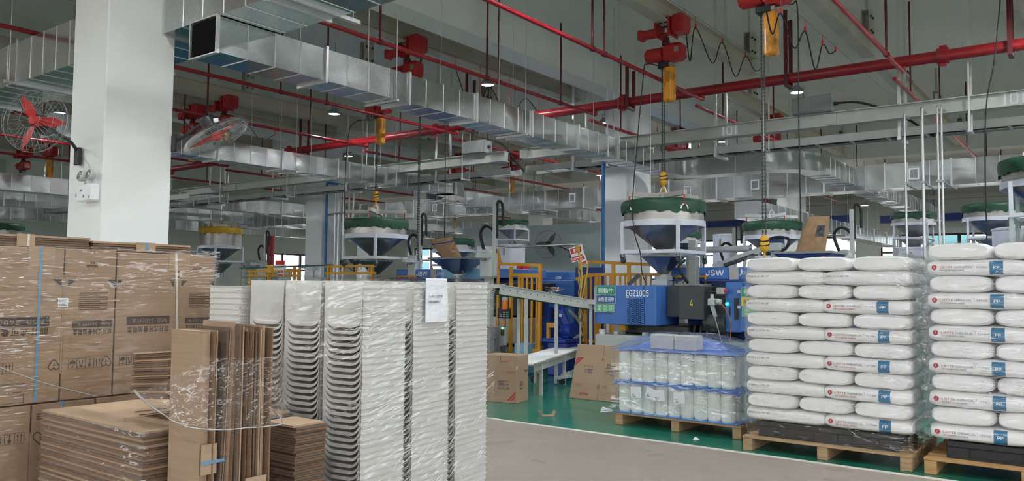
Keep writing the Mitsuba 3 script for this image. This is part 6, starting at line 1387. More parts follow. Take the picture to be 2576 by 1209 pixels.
# the injection unit of the first machine
k = thing("injection_unit", "bright blue EGZ1005 injection unit with status signs, under the front hopper", "injection unit")
part(k, "cabinet", cb(10.66, 11.45, 5.56, 6.36, .925, 1.515, .006), "machine_blue")
part(k, "side_door", cb(10.66, 11.45, 5.36, 5.556, .925, 1.515, .012), "machine_blue"); part(k, "back_cover", cb(10.70, 11.4, 6.362, 6.42, .935, 1.51, .01), "machine_blue")
part(k, "lettering", xf(fit(latin("EGZ1005", .1, True), .375, .098), on_x(10.657, 5.85, 1.35)), "print_white")
part(k, "sticker", xf(rect(.05, .018), on_x(10.657, 5.85, 1.328)), "beige_grey")
g_ = []
for i in range(26):
    for j in range(4):
        y = 5.835 - j * .072 - (.036 if i % 2 else 0)
        if i % 2 and j == 3: continue
        part(k, "vent_slot", bx(10.6565, 10.660, y - .054, y, 1.305 - i * .0148, 1.3115 - i * .0148), "black_matte")
for i in range(2):
    for j in range(5): part(k, "vent_slot", bx(11.12 + j * .058, 11.165 + j * .058, 5.3565, 5.361, 1.47 - i * .03, 1.479 - i * .03), "black_matte")
part(k, "drive_box", cb(10.90, 11.5, 4.72, 5.11, 1.03, 1.512, .008), "dark_grey"); part(k, "drive_box_front", cb(11.0, 11.45, 5.112, 5.35, 1.05, 1.51, .008), "dark_grey")
part(k, "warning_mark", xf(prism([(0, 0), (.055, 0), (.0275, .085)], .0015), on_x(10.897, 4.94, 1.23)), "sign_yellow"); part(k, "warning_symbol", xf(prism([(.02, .02), (.035, .02), (.03, .06), (.025, .06)], .001), on_x(10.8955, 4.94, 1.23)), "print_black")
part(k, "barrel_cover", cb(11.0, 11.9, 5.0, 6.2, .78, .925, .02), "black_plastic"); part(k, "swivel", cyl((11.0, 6.15, .76), (11.0, 6.15, .93), .1, 18), "light_grey", smooth=40)
part(k, "yellow_block", cb(10.78, 10.86, 5.93, 6.05, .835, .925, .006), "safety_yellow")
part(k, "machine_bed", cb(10.70, 12.0, 5.3, 6.42, .03, .765, .012), "light_grey"); part(k, "bed_plate", bx(10.69, 10.70, 5.70, 6.40, .32, .60), "beige_grey")
for y in (6.1, 5.62): part(k, "bed_foot", cb(10.72, 10.82, y - .06, y, .765, .82, .006), "light_grey")
lb = part(k, "bed_label", xf(rect(.105, .062), on_x(10.688, 6.06, .512)), "deep_blue"); part(lb, "printed_mark", xf(cat(*[mv(rect(.022, .04), .01 + .03 * q, .011, .0012) for q in range(3)]), on_x(10.688, 6.06, .512)), "print_white")
part(k, "tower", cat(cb(11.2, 11.36, 4.98, 5.14, 1.515, 1.95, .01), cb(11.1, 11.48, 4.84, 5.26, 1.515, 1.545, .006), bar((11.25, 5.22, 1.55), (11.25, 5.1, 1.72), .03)), "mid_grey"); part(k, "tower_hose", tube(curve([(11.2, 5.15, 1.9), (11.1, 5.2, 1.8), (11.15, 5.15, 1.65), (11.2, 5.1, 1.56)], 16), .02, 6), "black_rubber", smooth=True)
part(k, "feed_block", cat(cb(11.22, 11.5, 5.46, 5.72, 1.515, 1.60, .01), cyl((11.36, 5.58, 1.6), (11.36, 5.58, 1.66), .14, 16)), "light_grey")
part(k, "discharge_pipe", bar((11.0, 6.0, 1.52), (11.1, 5.86, 1.68), .06), "dark_grey")
# status signs
def sign(label, y, z, w, h, mat, text, x=10.64, tm="print_white", two=None, g="status signs"):
    k = thing("status_sign", label, "sign", g)
    part(k, "plate", xf(cb(0, w, 0, h, -.004, 0, .001), on_x(x, y, z)), mat)
    if two:
        for q, t in enumerate(two): part(k, "lettering", xf(mv(fit(writing(t, h * .4), w * .84, h * .36), w * .08, h * (.55 if q == 0 else .1), .0), on_x(x, y, z)), tm)
    else: part(k, "lettering", xf(mv(fit(writing(text, h), w * .84, h * .70), w * .08, h * .14), on_x(x, y, z)), tm)
    part(k, "frame", xf(cat(bx(-.008, w + .008, -.010, -.002, -.014, .004), bx(-.008, w + .008, h + .001, h + .005, -.014, .003), bx(w + .002, w + .008, -.01, h, -.014, .004), bx(-.008, -.002, -.01, h, -.014, .004)), on_x(x, y, z)), "light_grey")
    return k
sign("green status sign on the EGZ unit with white characters", 6.35, 1.377, .315, .118, "sign_green", "稼動中")
sign("dark blue status sign on the EGZ unit with white characters", 6.345, 1.247, .32, .110, "sign_blue", "画像使用中")
sign("pale green two-line status sign on the EGZ unit", 6.36, 1.115, .305, .108, "sign_pale_green", "", two=("油 污 〇".replace("〇", "O"), "毛 边 O"))
part("injection_unit", "sign_bracket", cat(bx(10.63, 10.66, 6.37, 6.385, 1.10, 1.5), bx(10.62, 10.66, 6.38, 6.55, 1.22, 1.29)), "light_grey")
sign("green status sign on the far blue guard box, partly behind the white bags", 4.17, 1.372, .315, .125, "sign_green", "稼動中", x=10.93)
sign("yellow status sign on the far blue guard box, partly behind the white bags", 4.172, 1.245, .315, .112, "sign_yellow", "画像使用中", x=10.93, tm="print_black")
sign("pale green status sign on the far blue guard box, partly behind the white bags", 4.16, 1.10, .30, .115, "sign_pale_green", "", x=10.93, two=("油 污 O", "毛 边 O"))
k = thing("limit_switch", "beige switch box with red button beside the black drive box", "switch"); part(k, "body", cb(10.9, 10.98, 4.43, 4.53, 1.40, 1.495, .004), "beige_grey"); part(k, "button", cyl((10.94, 4.43, 1.45), (10.94, 4.385, 1.45), .02, 10), "bright_red"); part(k, "arm", bar((10.94, 4.53, 1.44), (11.0, 4.74, 1.43), .02), "dark_grey")
k = thing("lubricator", "grey lubricator with thin rod and brown hose before the blue door", "lubricator")
part(k, "head", cat(cb(10.74, 10.84, 4.50, 4.60, 1.24, 1.34, .012), cyl((10.79, 4.48, 1.30), (10.79, 4.42, 1.29), .04, 12), cyl((10.79, 4.55, 1.34), (10.79, 4.55, 1.40), .025, 8)), "light_grey"); part(k, "body", bar((10.79, 4.55, 1.24), (10.80, 4.5, 1.08), .05), "steel_grey"); part(k, "rod", bar((10.79, 4.56, 1.25), (10.84, 4.40, .62), .012), "steel_grey")
part(k, "hose", tube(curve([(10.79, 4.44, 1.28), (10.8, 4.36, 1.2), (10.85, 4.30, 1.0), (10.86, 4.31, .82), (10.88, 4.34, .72)], 20), .008, 6), "print_faded_red", smooth=True)
k = thing("signal_light", "green status light glowing at the edge of the blue guard door", "light"); part(k, "lens", cyl((11.03, 4.43, 1.26), (11.045, 4.43, 1.26), .022, 12), {"type": "diffuse", "reflectance": rgb(.1, .6, .4)})
scene[f"{k}__lens"]["emitter"] = glow((0.05, 1.6, 0.8))
# second and further machines along the row
press("blue moulding machine behind the white boxes, its panel top showing under the tilted kraft bag", 11.63, "220ADS")
press("blue moulding machine with its panel just left of the yellow fence", 10.32 + 3.0 - 1.75, "220ADS") if False else None
k = thing("machine_cover", "narrow blue machine cover with white lettering behind the white boxes, centre", "machine cover"); part(k, "body", cb(11.6, 12.7, 8.7, 10.33, 1.63, 1.80, .01), "machine_blue")
part(k, "lettering", xf(fit(trimesh.creation.extrude_polygon(JSTROKE, .0012, engine="earcut"), .06, .115), on_x(11.597, 10.30, 1.655)), "print_white"); part(k, "lettering", xf(fit(latin("220ADS", .1, True), .22, .065), on_x(11.597, 10.24, 1.68)), "print_white"); part(k, "leg", cb(11.9, 12.6, 8.8, 10.2, 0, 1.62, .02), "deep_blue")
for x, y, lab in ((13.2, 9.25, "small blue machine cover beyond the fence, left of the caged fan"), (14.2, 12.6, "small blue machine cover far left of the fence")):
    k = thing("machine_cover", lab, "machine cover"); part(k, "body", cb(x, x + .8, y - .75, y + .4, 1.55, 1.78, .01), "machine_blue"); part(k, "lettering", xf(fit(latin("JSW", .1, True), .15, .055), on_x(x - .002, y - .42, 1.63)), "print_white"); part(k, "leg", cb(x + .1, x + .7, y - .6, y + .3, 0, 1.55, .02), "deep_blue")
for x, x1, y0, y1, z0, z1, lab in ((12.35, 12.45, 7.86, 8.56, .76, 1.6, "low blue guard panel behind the blue robot arm"), (12.4, 12.5, 7.28, 7.86, .3, 1.84, "tall blue guard panel behind the red warning signs"), (11.9, 12.0, 8.1, 8.9, .35, 1.25, "blue ribbed door beside the yellow fence gate")):
    k = thing("guard_panel", lab, "guard panel", "blue guard panels"); part(k, "sheet", cb(x, x1, y0, y1, z0, z1, .008), "machine_blue" if z0 > .5 else "deep_blue"); part(k, "post", bx(x + .02, x1 - .02, y1 - .05, y1, 0, z0), "deep_blue"); part(k, "post", bx(x + .02, x1 - .02, y0, y0 + .05, 0, z0), "deep_blue")
# dark works of the second machine, seen between the boxes and the fence
k = thing("control_station", "dark machine interior with control screen and beige cabinet, left of the yellow fence", "machine")
part(k, "recess", cb(11.5, 12.3, 8.2, 9.4, .95, 1.55, .02), "black_plastic"); part(k, "cabinet", cb(11.25, 12.0, 8.62, 9.3, .42, .93, .01), "beige_grey"); part(k, "cabinet", cb(11.3, 12.0, 8.24, 8.60, .48, .93, .01), "light_grey"); part(k, "base", cb(11.35, 12.2, 8.2, 9.3, 0, .42, .01), "mid_grey")
for i in range(6): part(k, "socket", bx(11.243, 11.25, 8.70 + (i % 3) * .09, 8.75 + (i % 3) * .09, .56 + (i // 3) * .12, .64 + (i // 3) * .12), "dark_grey")
sc_ = part(k, "screen", cb(11.0, 11.06, 8.30, 8.56, .93, 1.10, .008), "black_plastic", label="control panel with lit keys"); part(sc_, "header", bx(10.995, 11.0, 8.36, 8.48, 1.075, 1.095), "bright_red")
for i in range(8): part(sc_, "key", bx(10.994, 11.0, 8.32 + (i % 3) * .07, 8.365 + (i % 3) * .07, .955 + (i // 3) * .035, .975 + (i // 3) * .035), "sign_pale_green" if i % 3 == 0 else "light_grey")
part(k, "arm", bar((11.05, 8.5, 1.1), (11.4, 8.6, 1.35), .03), "steel_grey")
k = thing("control_pendant", "grey robot pendant with green lamp and orange knob on a stand", "controller"); part(k, "body", cb(10.96, 11.02, 8.35, 8.47, .47, .78, .01), "light_grey"); part(k, "display", bx(10.955, 10.96, 8.37, 8.45, .64, .74), "print_brown"); part(k, "knob", cyl((10.99, 8.41, .82), (10.99, 8.41, .90), .022, 10), "beacon_orange"); part(k, "stem", cyl((10.99, 8.41, .78), (10.99, 8.41, .83), .01, 6), "steel_grey"); part(k, "stand", cat(bar((10.99, 8.41, .47), (10.95, 8.5, .0), .025), bar((10.99, 8.41, .47), (11.05, 8.34, .0), .025)), "dark_grey")
e_ = part(k, "lamp", bx(10.953, 10.96, 8.40, 8.43, .755, .775), {"type": "diffuse", "reflectance": rgb(.2, .6, .3)}); scene[e_]["emitter"] = glow((0.2, 3.0, 0.9))
k = thing("beacon_lamp", "orange beacon lamp hanging under the upper conveyor", "beacon lamp"); part(k, "lens", cyl((10.3, 7.86, 1.12), (10.3, 7.86, 1.26), .046, 16), "beacon_orange", smooth=40); part(k, "socket", cyl((10.3, 7.86, 1.26), (10.3, 7.86, 1.31), .05, 14), "light_grey", smooth=40); part(k, "stem", cyl((10.3, 7.86, 1.31), (10.3, 7.86, 1.43), .012, 6), "steel_grey")
solo("cloth_drape", "dark plastic bin with pale blue side behind the standing carton", "bin", cb(11.0, 11.3, 7.95, 8.2, 0, .52, .02), "light_blue")

# ------------------------------------------------------------------ yellow safety fences
def fence(label, x, y0, y1, z0, z1, nbar, posts, extra=()):
    k = thing("safety_fence", label, "fence", "yellow safety fences")
    for z in (z0, z1): part(k, "rail", bar((x, y0, z), (x, y1, z), .045), "safety_yellow")
    for y, za, zb in posts: part(k, "post", bar((x, y, za), (x, y, zb), .05), "safety_yellow")
    for i in range(nbar):
        y = y0 + (i + .5) * (y1 - y0) / nbar; part(k, "bar", bar((x, y, z0), (x, y, z1), .028), "safety_yellow")
    for p, q in extra: part(k, "rail", bar(p, q, .05), "safety_yellow")
fence("yellow fence gate left of the blue robot arm, its bars close together", 11.2, 7.82, 8.22, .40, 1.66, 4, [(7.80, .02, 1.84), (8.23, .02, 1.66), (8.42, .02, 1.83)], [((11.2, 8.75, 1.88), (11.2, 7.78, 1.845)), ((11.2, 8.42, 1.68), (11.2, 7.8, 1.68))])
fence("yellow fence behind the EGZ unit with a raised rail", 12.05, 6.0, 7.36, .38, 1.70, 14, [(7.42, .02, 1.70), (7.18, .02, 1.70), (6.86, .02, 1.9), (6.56, .02, 1.9), (6.02, .02, 1.7)], [((12.05, 7.36, 1.925), (12.05, 5.7, 1.84)), ((12.05, 7.62, 1.62), (12.05, 7.2, 1.70)), ((11.95, 7.42, .55), (11.95, 6.8, .55))])
fence("low yellow railing left of the mid hopper, over the white boxes", 11.0, 11.6, 13.1, 1.72, 1.86, 4, [(13.0, .02, 1.86), (11.7, .02, 1.86)])
fence("low yellow railing left of the mid column, over the white boxes", 10.6, 13.4, 15.2, 1.66, 1.76, 3, [(13.45, .02, 1.8), (13.6, .02, 1.85), (15.1, .02, 1.76)])
k = thing("barrier_pole", "horizontal chrome pole above the fence carrying the red warning signs", "pole"); part(k, "tube", cyl((11.25, 8.80, 2.17), (11.25, 7.0, 2.19), .018, 10), "chrome", smooth=40); part(k, "yellow_arm", bar((11.25, 8.80, 2.2), (11.22, 8.68, 1.88), .05), "safety_yellow"); part(k, "grip", bar((11.25, 7.2, 2.19), (11.25, 6.98, 2.19), .03), "steel_grey"); part(k, "post", bar((11.25, 8.74, 0), (11.25, 8.74, 1.9), .04), "safety_yellow"); part(k, "post", bar((11.25, 7.02, 0.0), (11.25, 7.02, 2.19), .025), "steel_grey")
k = thing("barrier_pole", "long chrome pole over the white boxes, left of the mid column", "pole"); part(k, "tube", cyl((9.6, 14.05, 1.795), (11.05, 12.9, 1.89), .016, 8), "chrome", smooth=40); part(k, "yellow_arm", cb(10.02, 10.12, 13.62, 13.82, 1.70, 1.87, .02), "hook_yellow"); part(k, "post", bar((10.07, 13.72, 0), (10.07, 13.72, 1.75), .05), "safety_yellow")
def red_board(label, c, w, h, tilt, main, lines):
    k = thing("warning_sign", label, "sign", "red warning signs")
    M = on_x(*c) @ rot(tilt, [0, 0, 1])
    part(k, "plate", xf(rect(w, h, .003), M), "print_white")
    part(k, "red_field", xf(mv(rect(w * .82, h * .36, .001), w * .04, h * .56, .003), M), "bright_red"); part(k, "red_field", xf(mv(rect(w * .82, h * .30, .001), w * .04, h * .06, .003), M), "bright_red")
    part(k, "lettering", xf(mv(fit(writing(main, .08), w * .36, h * .26), w * .26, h * .60, .004), M), "print_white")
    part(k, "printed_line", xf(cat(*[mv(rect(w * .6, h * .035, .001), w * .12, h * (.14 + q * .08), .004) for q in range(lines)]), M), "print_white")
red_board("red and white warning sign hanging from the chrome pole, upper one", (11.21, 7.16, 1.88), .26, .25, 14, "警告", 2)
red_board("small red and white sign hanging below the larger warning sign", (11.20, 7.0, 1.81), .16, .16, 22, "禁止", 1)
k = thing("rope", "tangled yellow rope hanging from the chrome pole down past the conveyor", "rope")
for i in range(4):
    pts = [(11.2 + rnd.uniform(-.02, .02), 7.05 + rnd.uniform(-.04, .04) - .1 * t, 2.15 - t * 1.55) for t in np.linspace(0, 1 if i < 3 else .7, 9)]
    part(k, "strand", tube(curve(pts, 50), [.012 + .006 * math.sin(q * 1.9 + i) for q in range(len(curve(pts, 50)))], 5), ("rope_yellow", "rope_yellow", "print_violet", "rope_yellow")[i], smooth=True)
pts = [(11.15, 6.95, 1.9), (11.1, 6.9, 1.6), (11.0, 6.88, 1.3), (10.95, 6.9, 1.15), (11.0, 6.84, 1.3), (11.05, 6.78, 1.7), (11.05, 6.76, 1.86)]
part(k, "strand", tube(curve(pts, 50), .014, 5), "rope_yellow", smooth=True)

# ------------------------------------------------------------------ conveyors
def conveyor(label, p, q, w, rail_h, surface, legs, nroll=0, belt=None, crossbar=True):
    """A flat conveyor from p to q (centre line at its top), w wide."""
    k = thing("conveyor", label, "conveyor", "grey conveyors")
    p, q = np.array(p, float), np.array(q, float); d = (q - p) / np.linalg.norm(q - p); s = np.cross(d, [0, 0, 1.0]); s /= np.linalg.norm(s); u = np.cross(s, d)
    for e in (-1, 1):
        r = part(k, "side_rail", cat(bar(p + s * e * w / 2 - u * rail_h * .35, q + s * e * w / 2 - u * rail_h * .35, .012, rail_h, upv=u), bar(p + s * e * (w / 2 + .015) + u * rail_h * .13, q + s * e * (w / 2 + .015) + u * rail_h * .13, .045, .01, upv=u), bar(p + s * e * (w / 2 + .012) - u * rail_h * .83, q + s * e * (w / 2 + .012) - u * rail_h * .83, .04, .01, upv=u)), "tray_grey")
        n = int(np.linalg.norm(q - p) / .11)
        part(r, "bolt_holes", cat(*[cyl(p + d * (.06 + i * .11) + s * e * (w / 2 + .004) - u * rail_h * .3, p + d * (.06 + i * .11) + s * e * (w / 2 + .0085) - u * rail_h * .3, .009, 6) for i in range(n)]), "dark_grey", kind="stuff")
    if nroll:
        L = np.linalg.norm(q - p)
        for i in range(nroll):
            c = p + d * L * (i + .5) / nroll; part(k, "roller", cyl(c - s * w * .49, c + s * w * .49, .024, 8), surface, smooth=40)
    if belt: part(k, "belt", cat(bar(p - u * .01, q - u * .01, w * .98, .006, upv=u), bar(p - u * rail_h * .9, q - u * rail_h * .9, w * .98, .006, upv=u)), belt)
    for (t, side, z0) in legs:
        a = p + (q - p) * t + s * side * w / 2
        part(k, "leg", cat(bar((a[0], a[1], z0), a - np.array([0, 0, .02]), .05, .012, upv=(1, 0, 0)), bar((a[0] + .02, a[1], z0), a + np.array([.02, 0, -.02]), .012, .05, upv=(1, 0, 0))), "light_grey")
    return k
kk = conveyor("inclined grey conveyor with green underside rising left above the standing carton", (9.55, 7.45, 1.49), (10.9, 6.52, 1.24), .34, .14, "tray_grey", [(.25, 1, .0), (.55, 1, .02), (.25, -1, .02), (.9, 1, .02)], belt="sign_green" if False else "tarp_green")
part(kk, "level_section", cat(bar((8.75, 7.9, 1.47), (9.6, 7.42, 1.49), .36, .05)), "tray_grey")
kk = conveyor("low roller conveyor behind the standing carton and the leaning cardboard", (8.75, 6.45, .44), (11.7, 7.42, .46), .46, .10, "print_white", [(.5, 1, .0), (.97, 1, .0), (.5, -1, 0), (.97, -1, 0), (.1, -1, 0), (.1, 1, 0)], nroll=44)
part(kk, "cross_bar", bar((10.3, 6.75, .13), (11.6, 7.15, .13), .05, .06), "light_grey")
for i, (x, y) in enumerate(((10.25, 6.72), (10.18, 7.2))): part(kk, "caster", cat(cyl((x - .02, y, .05), (x + .02, y, .05), .045, 12), bx(x - .04, x + .04, y - .03, y + .03, .09, .11)), "black_rubber")
part(kk, "foot_plate", cb(10.1, 10.45, 6.66, 6.76, .10, .14, .004), "light_grey")
k = thing("cable_tangle", "tangle of blue, white and pink leads lying on the inclined conveyor", "cables")
for i, mname in enumerate(("machine_blue", "print_white", "print_faded_red", "print_white", "machine_blue", "steel_grey")):
    pts = [(10.35 + rnd.uniform(-.15, .15), 6.95 + rnd.uniform(-.15, .12), 1.40 + rnd.uniform(-.01, .08)) for _ in range(6)]
    part(k, "lead", tube(curve(pts, 36), .008, 5), mname, smooth=True)
# blue articulated robot by the conveyor
k = thing("robot_arm", "blue articulated robot arm on a blue base, behind the roller conveyor", "robot")
part(k, "base", cb(11.2, 11.55, 7.25, 7.65, .0, .56, .02), "robot_blue"); part(k, "shelf", cb(11.1, 11.6, 7.22, 7.72, .56, .62, .01), "robot_blue")
part(k, "yellow_bracket", cat(cb(11.14, 11.2, 7.58, 7.63, .62, .86, .005), cb(11.14, 11.2, 7.42, 7.47, .62, .86, .005), cb(11.14, 11.2, 7.42, 7.63, .80, .88, .005)), "safety_yellow")
part(k, "shoulder", cat(cyl((11.4, 7.25, .75), (11.4, 7.45, .75), .13, 18), cb(11.3, 11.5, 7.28, 7.42, .62, .78, .02)), "robot_blue", smooth=40); part(k, "upper_arm", cat(bar((11.4, 7.33, .75), (11.34, 7.5, 1.17), .11, .09), cyl((11.34, 7.44, 1.17), (11.34, 7.58, 1.17), .085, 16)), "robot_blue"); part(k, "forearm", bar((11.34, 7.5, 1.17), (11.22, 7.62, 1.2), .09, .10), "robot_blue"); part(k, "conduit", tube(curve([(11.4, 7.3, .6), (11.5, 7.18, .7), (11.5, 7.2, .9), (11.4, 7.36, 1.1)], 20), .03, 8), "mid_grey", smooth=True); part(k, "label", xf(rect(.05, .05), frame((11.30, 7.47, .98), (0, -1, 0), (0, .3, .95))), "print_white")
# take-out robots: grey posts with arched black cable carriers
def takeout(label, x, y, z, s=1.0, arm=True):
    k = thing("takeout_robot", label, "robot", "grey take-out robots")
    part(k, "column", cb(x - .06 * s, x + .06 * s, y - .06 * s, y + .06 * s, .8, z + .1 * s, .01), "light_grey"); part(k, "slide", cb(x - .03 * s, x + .03 * s, y - .16 * s, y - .08 * s, z - .35 * s, z + .85 * s, .006), "light_grey")
    part(k, "head", cat(cb(x - .11 * s, x + .09 * s, y - .12 * s, y + .14 * s, z - .38 * s, z + .05 * s, .03), cyl((x - .12 * s, y, z), (x + .1 * s, y, z), .11 * s, 14)), "light_grey", smooth=35); part(k, "joint", cyl((x - .16 * s, y + .02, z - .02), (x - .12 * s, y + .02, z - .02), .07 * s, 12), "mid_grey")
    part(k, "cable_carrier", tube(curve([(x, y + .1 * s, z + .05 * s), (x, y + .2 * s, z + .38 * s), (x, y + .08 * s, z + .52 * s), (x, y - .1 * s, z + .40 * s), (x, y - .14 * s, z + .05 * s)], 24), .028 * s, 7), "black_rubber", smooth=True, label="arched black cable carrier")
    part(k, "cable_carrier", tube(curve([(x, y - .16 * s, z + .3 * s), (x, y - .16 * s, z + .85 * s), (x, y - .22 * s, z + .93 * s), (x, y - .28 * s, z + .82 * s), (x, y - .28 * s, z + .5 * s)], 24), .024 * s, 7), "black_rubber", smooth=True)
    if arm: part(k, "arm", cb(x - .45 * s, x - .1 * s, y - .13 * s, y - .07 * s, z - .05 * s, z + .03 * s, .008), "light_grey")
    part(k, "foot", cb(x - .14 * s, x + .14 * s, y - .14 * s, y + .14 * s, .0, .8, .01), "mid_grey")
takeout("grey take-out robot right of the tilted kraft bag, by the yellow fence", 10.75, 8.55, 2.0)
takeout("grey take-out robot right of the green hopper left of centre", 11.7, 11.2, 1.98)
takeout("grey take-out robot far left between yellow hoppers and column", 14.0, 19.4, 2.05)
takeout("thin grey take-out robot just left of the mid column", 15.6, 19.3, 2.0, .9)
takeout("grey take-out robot right of the standing kraft bag", 12.4, 3.15, 1.98, .8)
takeout("grey take-out robot behind the hopper by the right window", 15.2, 6.05, 1.9, .9)
k = thing("swing_arm", "slanted black and grey swing arm behind the hanging yellow hook", "robot arm"); part(k, "boom", bar((12.9, 4.45, 2.17), (12.5, 5.25, 1.83), .05, .09), "steel_grey"); part(k, "piston", cyl((12.75, 4.65, 2.02), (12.55, 5.08, 1.85), .035, 10), "dark_grey", smooth=40); part(k, "hose_loop", tube(curve([(12.85, 4.6, 2.15), (12.9, 4.4, 2.3), (12.9, 4.15, 2.28), (12.9, 4.2, 2.12), (12.85, 4.4, 2.08)], 24), .025, 7), "black_rubber", smooth=True); part(k, "post", cb(12.85, 12.97, 4.28, 4.42, 1.5, 2.15, .01), "light_grey"); part(k, "clamp", cb(12.82, 13.0, 4.25, 4.5, 2.08, 2.22, .02), "light_grey"); part(k, "base", cb(12.8, 13.05, 4.2, 4.5, .5, 1.5, .01), "mid_grey")
k = thing("cylinder_arm", "horizontal grey cylinder arm right of the front hopper", "robot arm"); part(k, "tube", cyl((12.9, 5.75, 2.13), (13.1, 4.85, 2.15), .055, 14), "light_grey", smooth=40); part(k, "post", cb(12.86, 12.98, 5.72, 5.86, .7, 2.3, .01), "light_grey"); part(k, "cap", cyl((13.1, 4.85, 2.15), (13.11, 4.82, 2.15), .07, 12), "steel_grey")
# ------------------------------------------------------------------ cartons on the green floor
def block_print(k, M, w, sc=1.0, flip=False):
    """The printed block of the small cartons: a title, a size bar, and the pack count."""
    F = (lambda m, a, b: xf(mv(m, a, b), M))
    part(k, "printed_title", F(cat(fit(writing("録画用", .03), .052, .020), mv(fit(writing("サイト", .03), .05, .020), .056)), 0, .062), "print_violet"); part(k, "printed_bar", F(rect(.055, .022, .0008), 0, .035), "print_violet")
    part(k, "printed_size", F(fit(latin("13cm", .02), .04, .013), .007, .039, ) if False else F(mv(fit(latin("13cm", .02), .04, .013), 0, 0, .001), .007, .039), "cardboard_light"); part(k, "printed_size", F(fit(writing("(5号)", .02), .044, .018), .06, .037), "print_violet")
    part(k, "printed_pack", F(fit(writing("5ケパック", .03), .105, .024), 0, 0), "print_brown")
ca, sa = math.cos(math.radians(12.6)), math.sin(math.radians(12.6))
k = thing("carton", "upright brown carton with red corner stripes on the green floor beside the white boxes", "carton")
BM = frame((8.262, 6.10, 0.002), (ca, sa, 0), (-sa, ca, 0))
part(k, "body", xf(cb(0, .36, 0, .47, 0, .60, .004), BM), "cardboard"); part(k, "flap_seam", xf(cat(bx(.0, .36, .232, .238, .5995, .601), bx(-.001, .0, .232, .238, .50, .60)), BM), "print_brown")
FM = BM @ frame((-.0012, .47, 0), (0, -1, 0), (0, 0, 1)); SM = BM @ frame((0, -.0012, 0), (1, 0, 0), (0, 0, 1))
block_print(k, FM @ T_ if False else FM @ np.array([[1.45, 0, 0, .205], [0, 1.45, 0, .165], [0, 0, 1, 0], [0, 0, 0, 1.0]]), .1)
part(k, "printed_stripe", xf(prism([(.33, .03), (.36, .03), (.448, .118), (.448, .148)], .001), FM), "print_red"); part(k, "printed_stripe", xf(prism([(.375, .03), (.405, .03), (.448, .073), (.448, .103)], .001), FM), "print_red"); part(k, "printed_stripe", xf(prism([(.42, .03), (.448, .03), (.448, .058)], .001), FM), "print_faded_red")
part(k, "printed_bar", xf(mv(rect(.115, .015), .235, .515), FM), "print_faded_red"); part(k, "handling_icons", xf(mv(icon_row(.115, .04), .325, .365), FM), "print_faded_red")
block_print(k, SM @ np.array([[.9, 0, 0, .09], [0, 1.25, 0, .165], [0, 0, 1, 0], [0, 0, 0, 1.0]]), .1)
part(k, "handling_icons", xf(mv(icon_row(.09, .03), .235, .375), SM), "print_brown"); part(k, "tape_piece", xf(bx(-.003, .0, -.001, .012, .43, .47), BM), "white_sheet")
k = thing("flattened_carton", "flattened brown carton leaning upright against the machine bed, its print upside down", "carton")
LM = frame((9.155, 5.885, .004), (0, -1, 0), (.28, 0, .96)) 
lw, lh = .715, .735
part(k, "front_sheet", xf(cat(bx(0, .425, 0, lh, -.006, 0), bx(.429, lw, 0, lh, -.006, 0), bx(.424, .430, .2, .53, -.006, -.001)), LM), "cardboard_light"); part(k, "back_sheet", xf(bx(.004, lw + .012, -.0, lh - .006, -.014, -.0075), LM), "cardboard"); part(k, "fold", xf(bx(.4255, .4285, .005, lh - .005, -.0055, -.003), LM), "print_brown")
F2 = LM @ np.array([[-1, 0, 0, .295], [0, -1, 0, .455], [0, 0, 1, .0], [0, 0, 0, 1.0]])
block_print(k, F2 @ np.diag([1.3, 1.35, 1, 1]), .1); block_print(k, LM @ np.array([[-1, 0, 0, .60], [0, -1, 0, .44], [0, 0, 1, 0], [0, 0, 0, 1.0]]) @ np.diag([1.2, 1.2, 1, 1]), .1)
for a, b in ((0.0, .035), (.045, .075), (.085, .125)):
    part(k, "printed_stripe", xf(prism([(.008 + a, .555), (.008 + b, .555), (.012, .555 - b * .95), (.012, .555 - a * .95)], .001), LM), "print_red" if a else "print_faded_red")
for x, l in ((.395, True), (.436, False), (.66, True)): part(k, "corner_mark", xf(mv(prism([(0, .028), (.028, .028), (.028, 0)] if l else [(0, .028), (.028, .028), (0, 0)], .001), x, .525), LM), "print_faded_red")
for x, y, w in ((.06, .16, .12), (.465, .16, .085)): part(k, "handling_icons", xf(mv(icon_row(w, .04), x, y), LM), "print_faded_red")
part(k, "printed_frame", xf(cat(mv(rect(.14, .035, .0006), .14, .05)), LM), "print_faded_red"); part(k, "recycling_mark", xf(mv(recycle_mark(.045, .05), .39, .15), LM), "print_brown"); part(k, "printed_table", xf(cat(*[mv(rect(.13, .008, .0006), .50, .43 + .016 * q) for q in range(4)]), LM), "print_brown")
solo("plastic_bin", "dark grey bin with yellow base behind the leaning flattened carton", "bin", cb(9.75, 10.4, 5.12, 5.75, .15, .52, .02), "mid_grey"); solo("bin_dolly", "yellow dolly under the dark bin behind the leaning carton", "dolly", cb(9.72, 10.42, 5.1, 5.8, .0, .15, .015), "safety_yellow")
solo("white_cup", "white plastic pot on the machine bed behind the leaning carton", "pot", lathe([(0, 0), (.05, 0), (.055, .07), (.05, .075), (0, .07)], 14, (10.78, 6.33, .766)), "print_white", smooth=40); solo("crumpled_wrap", "crumpled pale film lying on top edge of the bin behind the leaning carton", "plastic film", mv(grid(lambda u, v: np.stack([v * .15, u * .4, .02 + .03 * meshkit.noise(np.stack([u * 6, v * 4, u * 0], -1))], -1), 16, 8), 9.8, 5.3, .52), "light_grey", smooth=True)
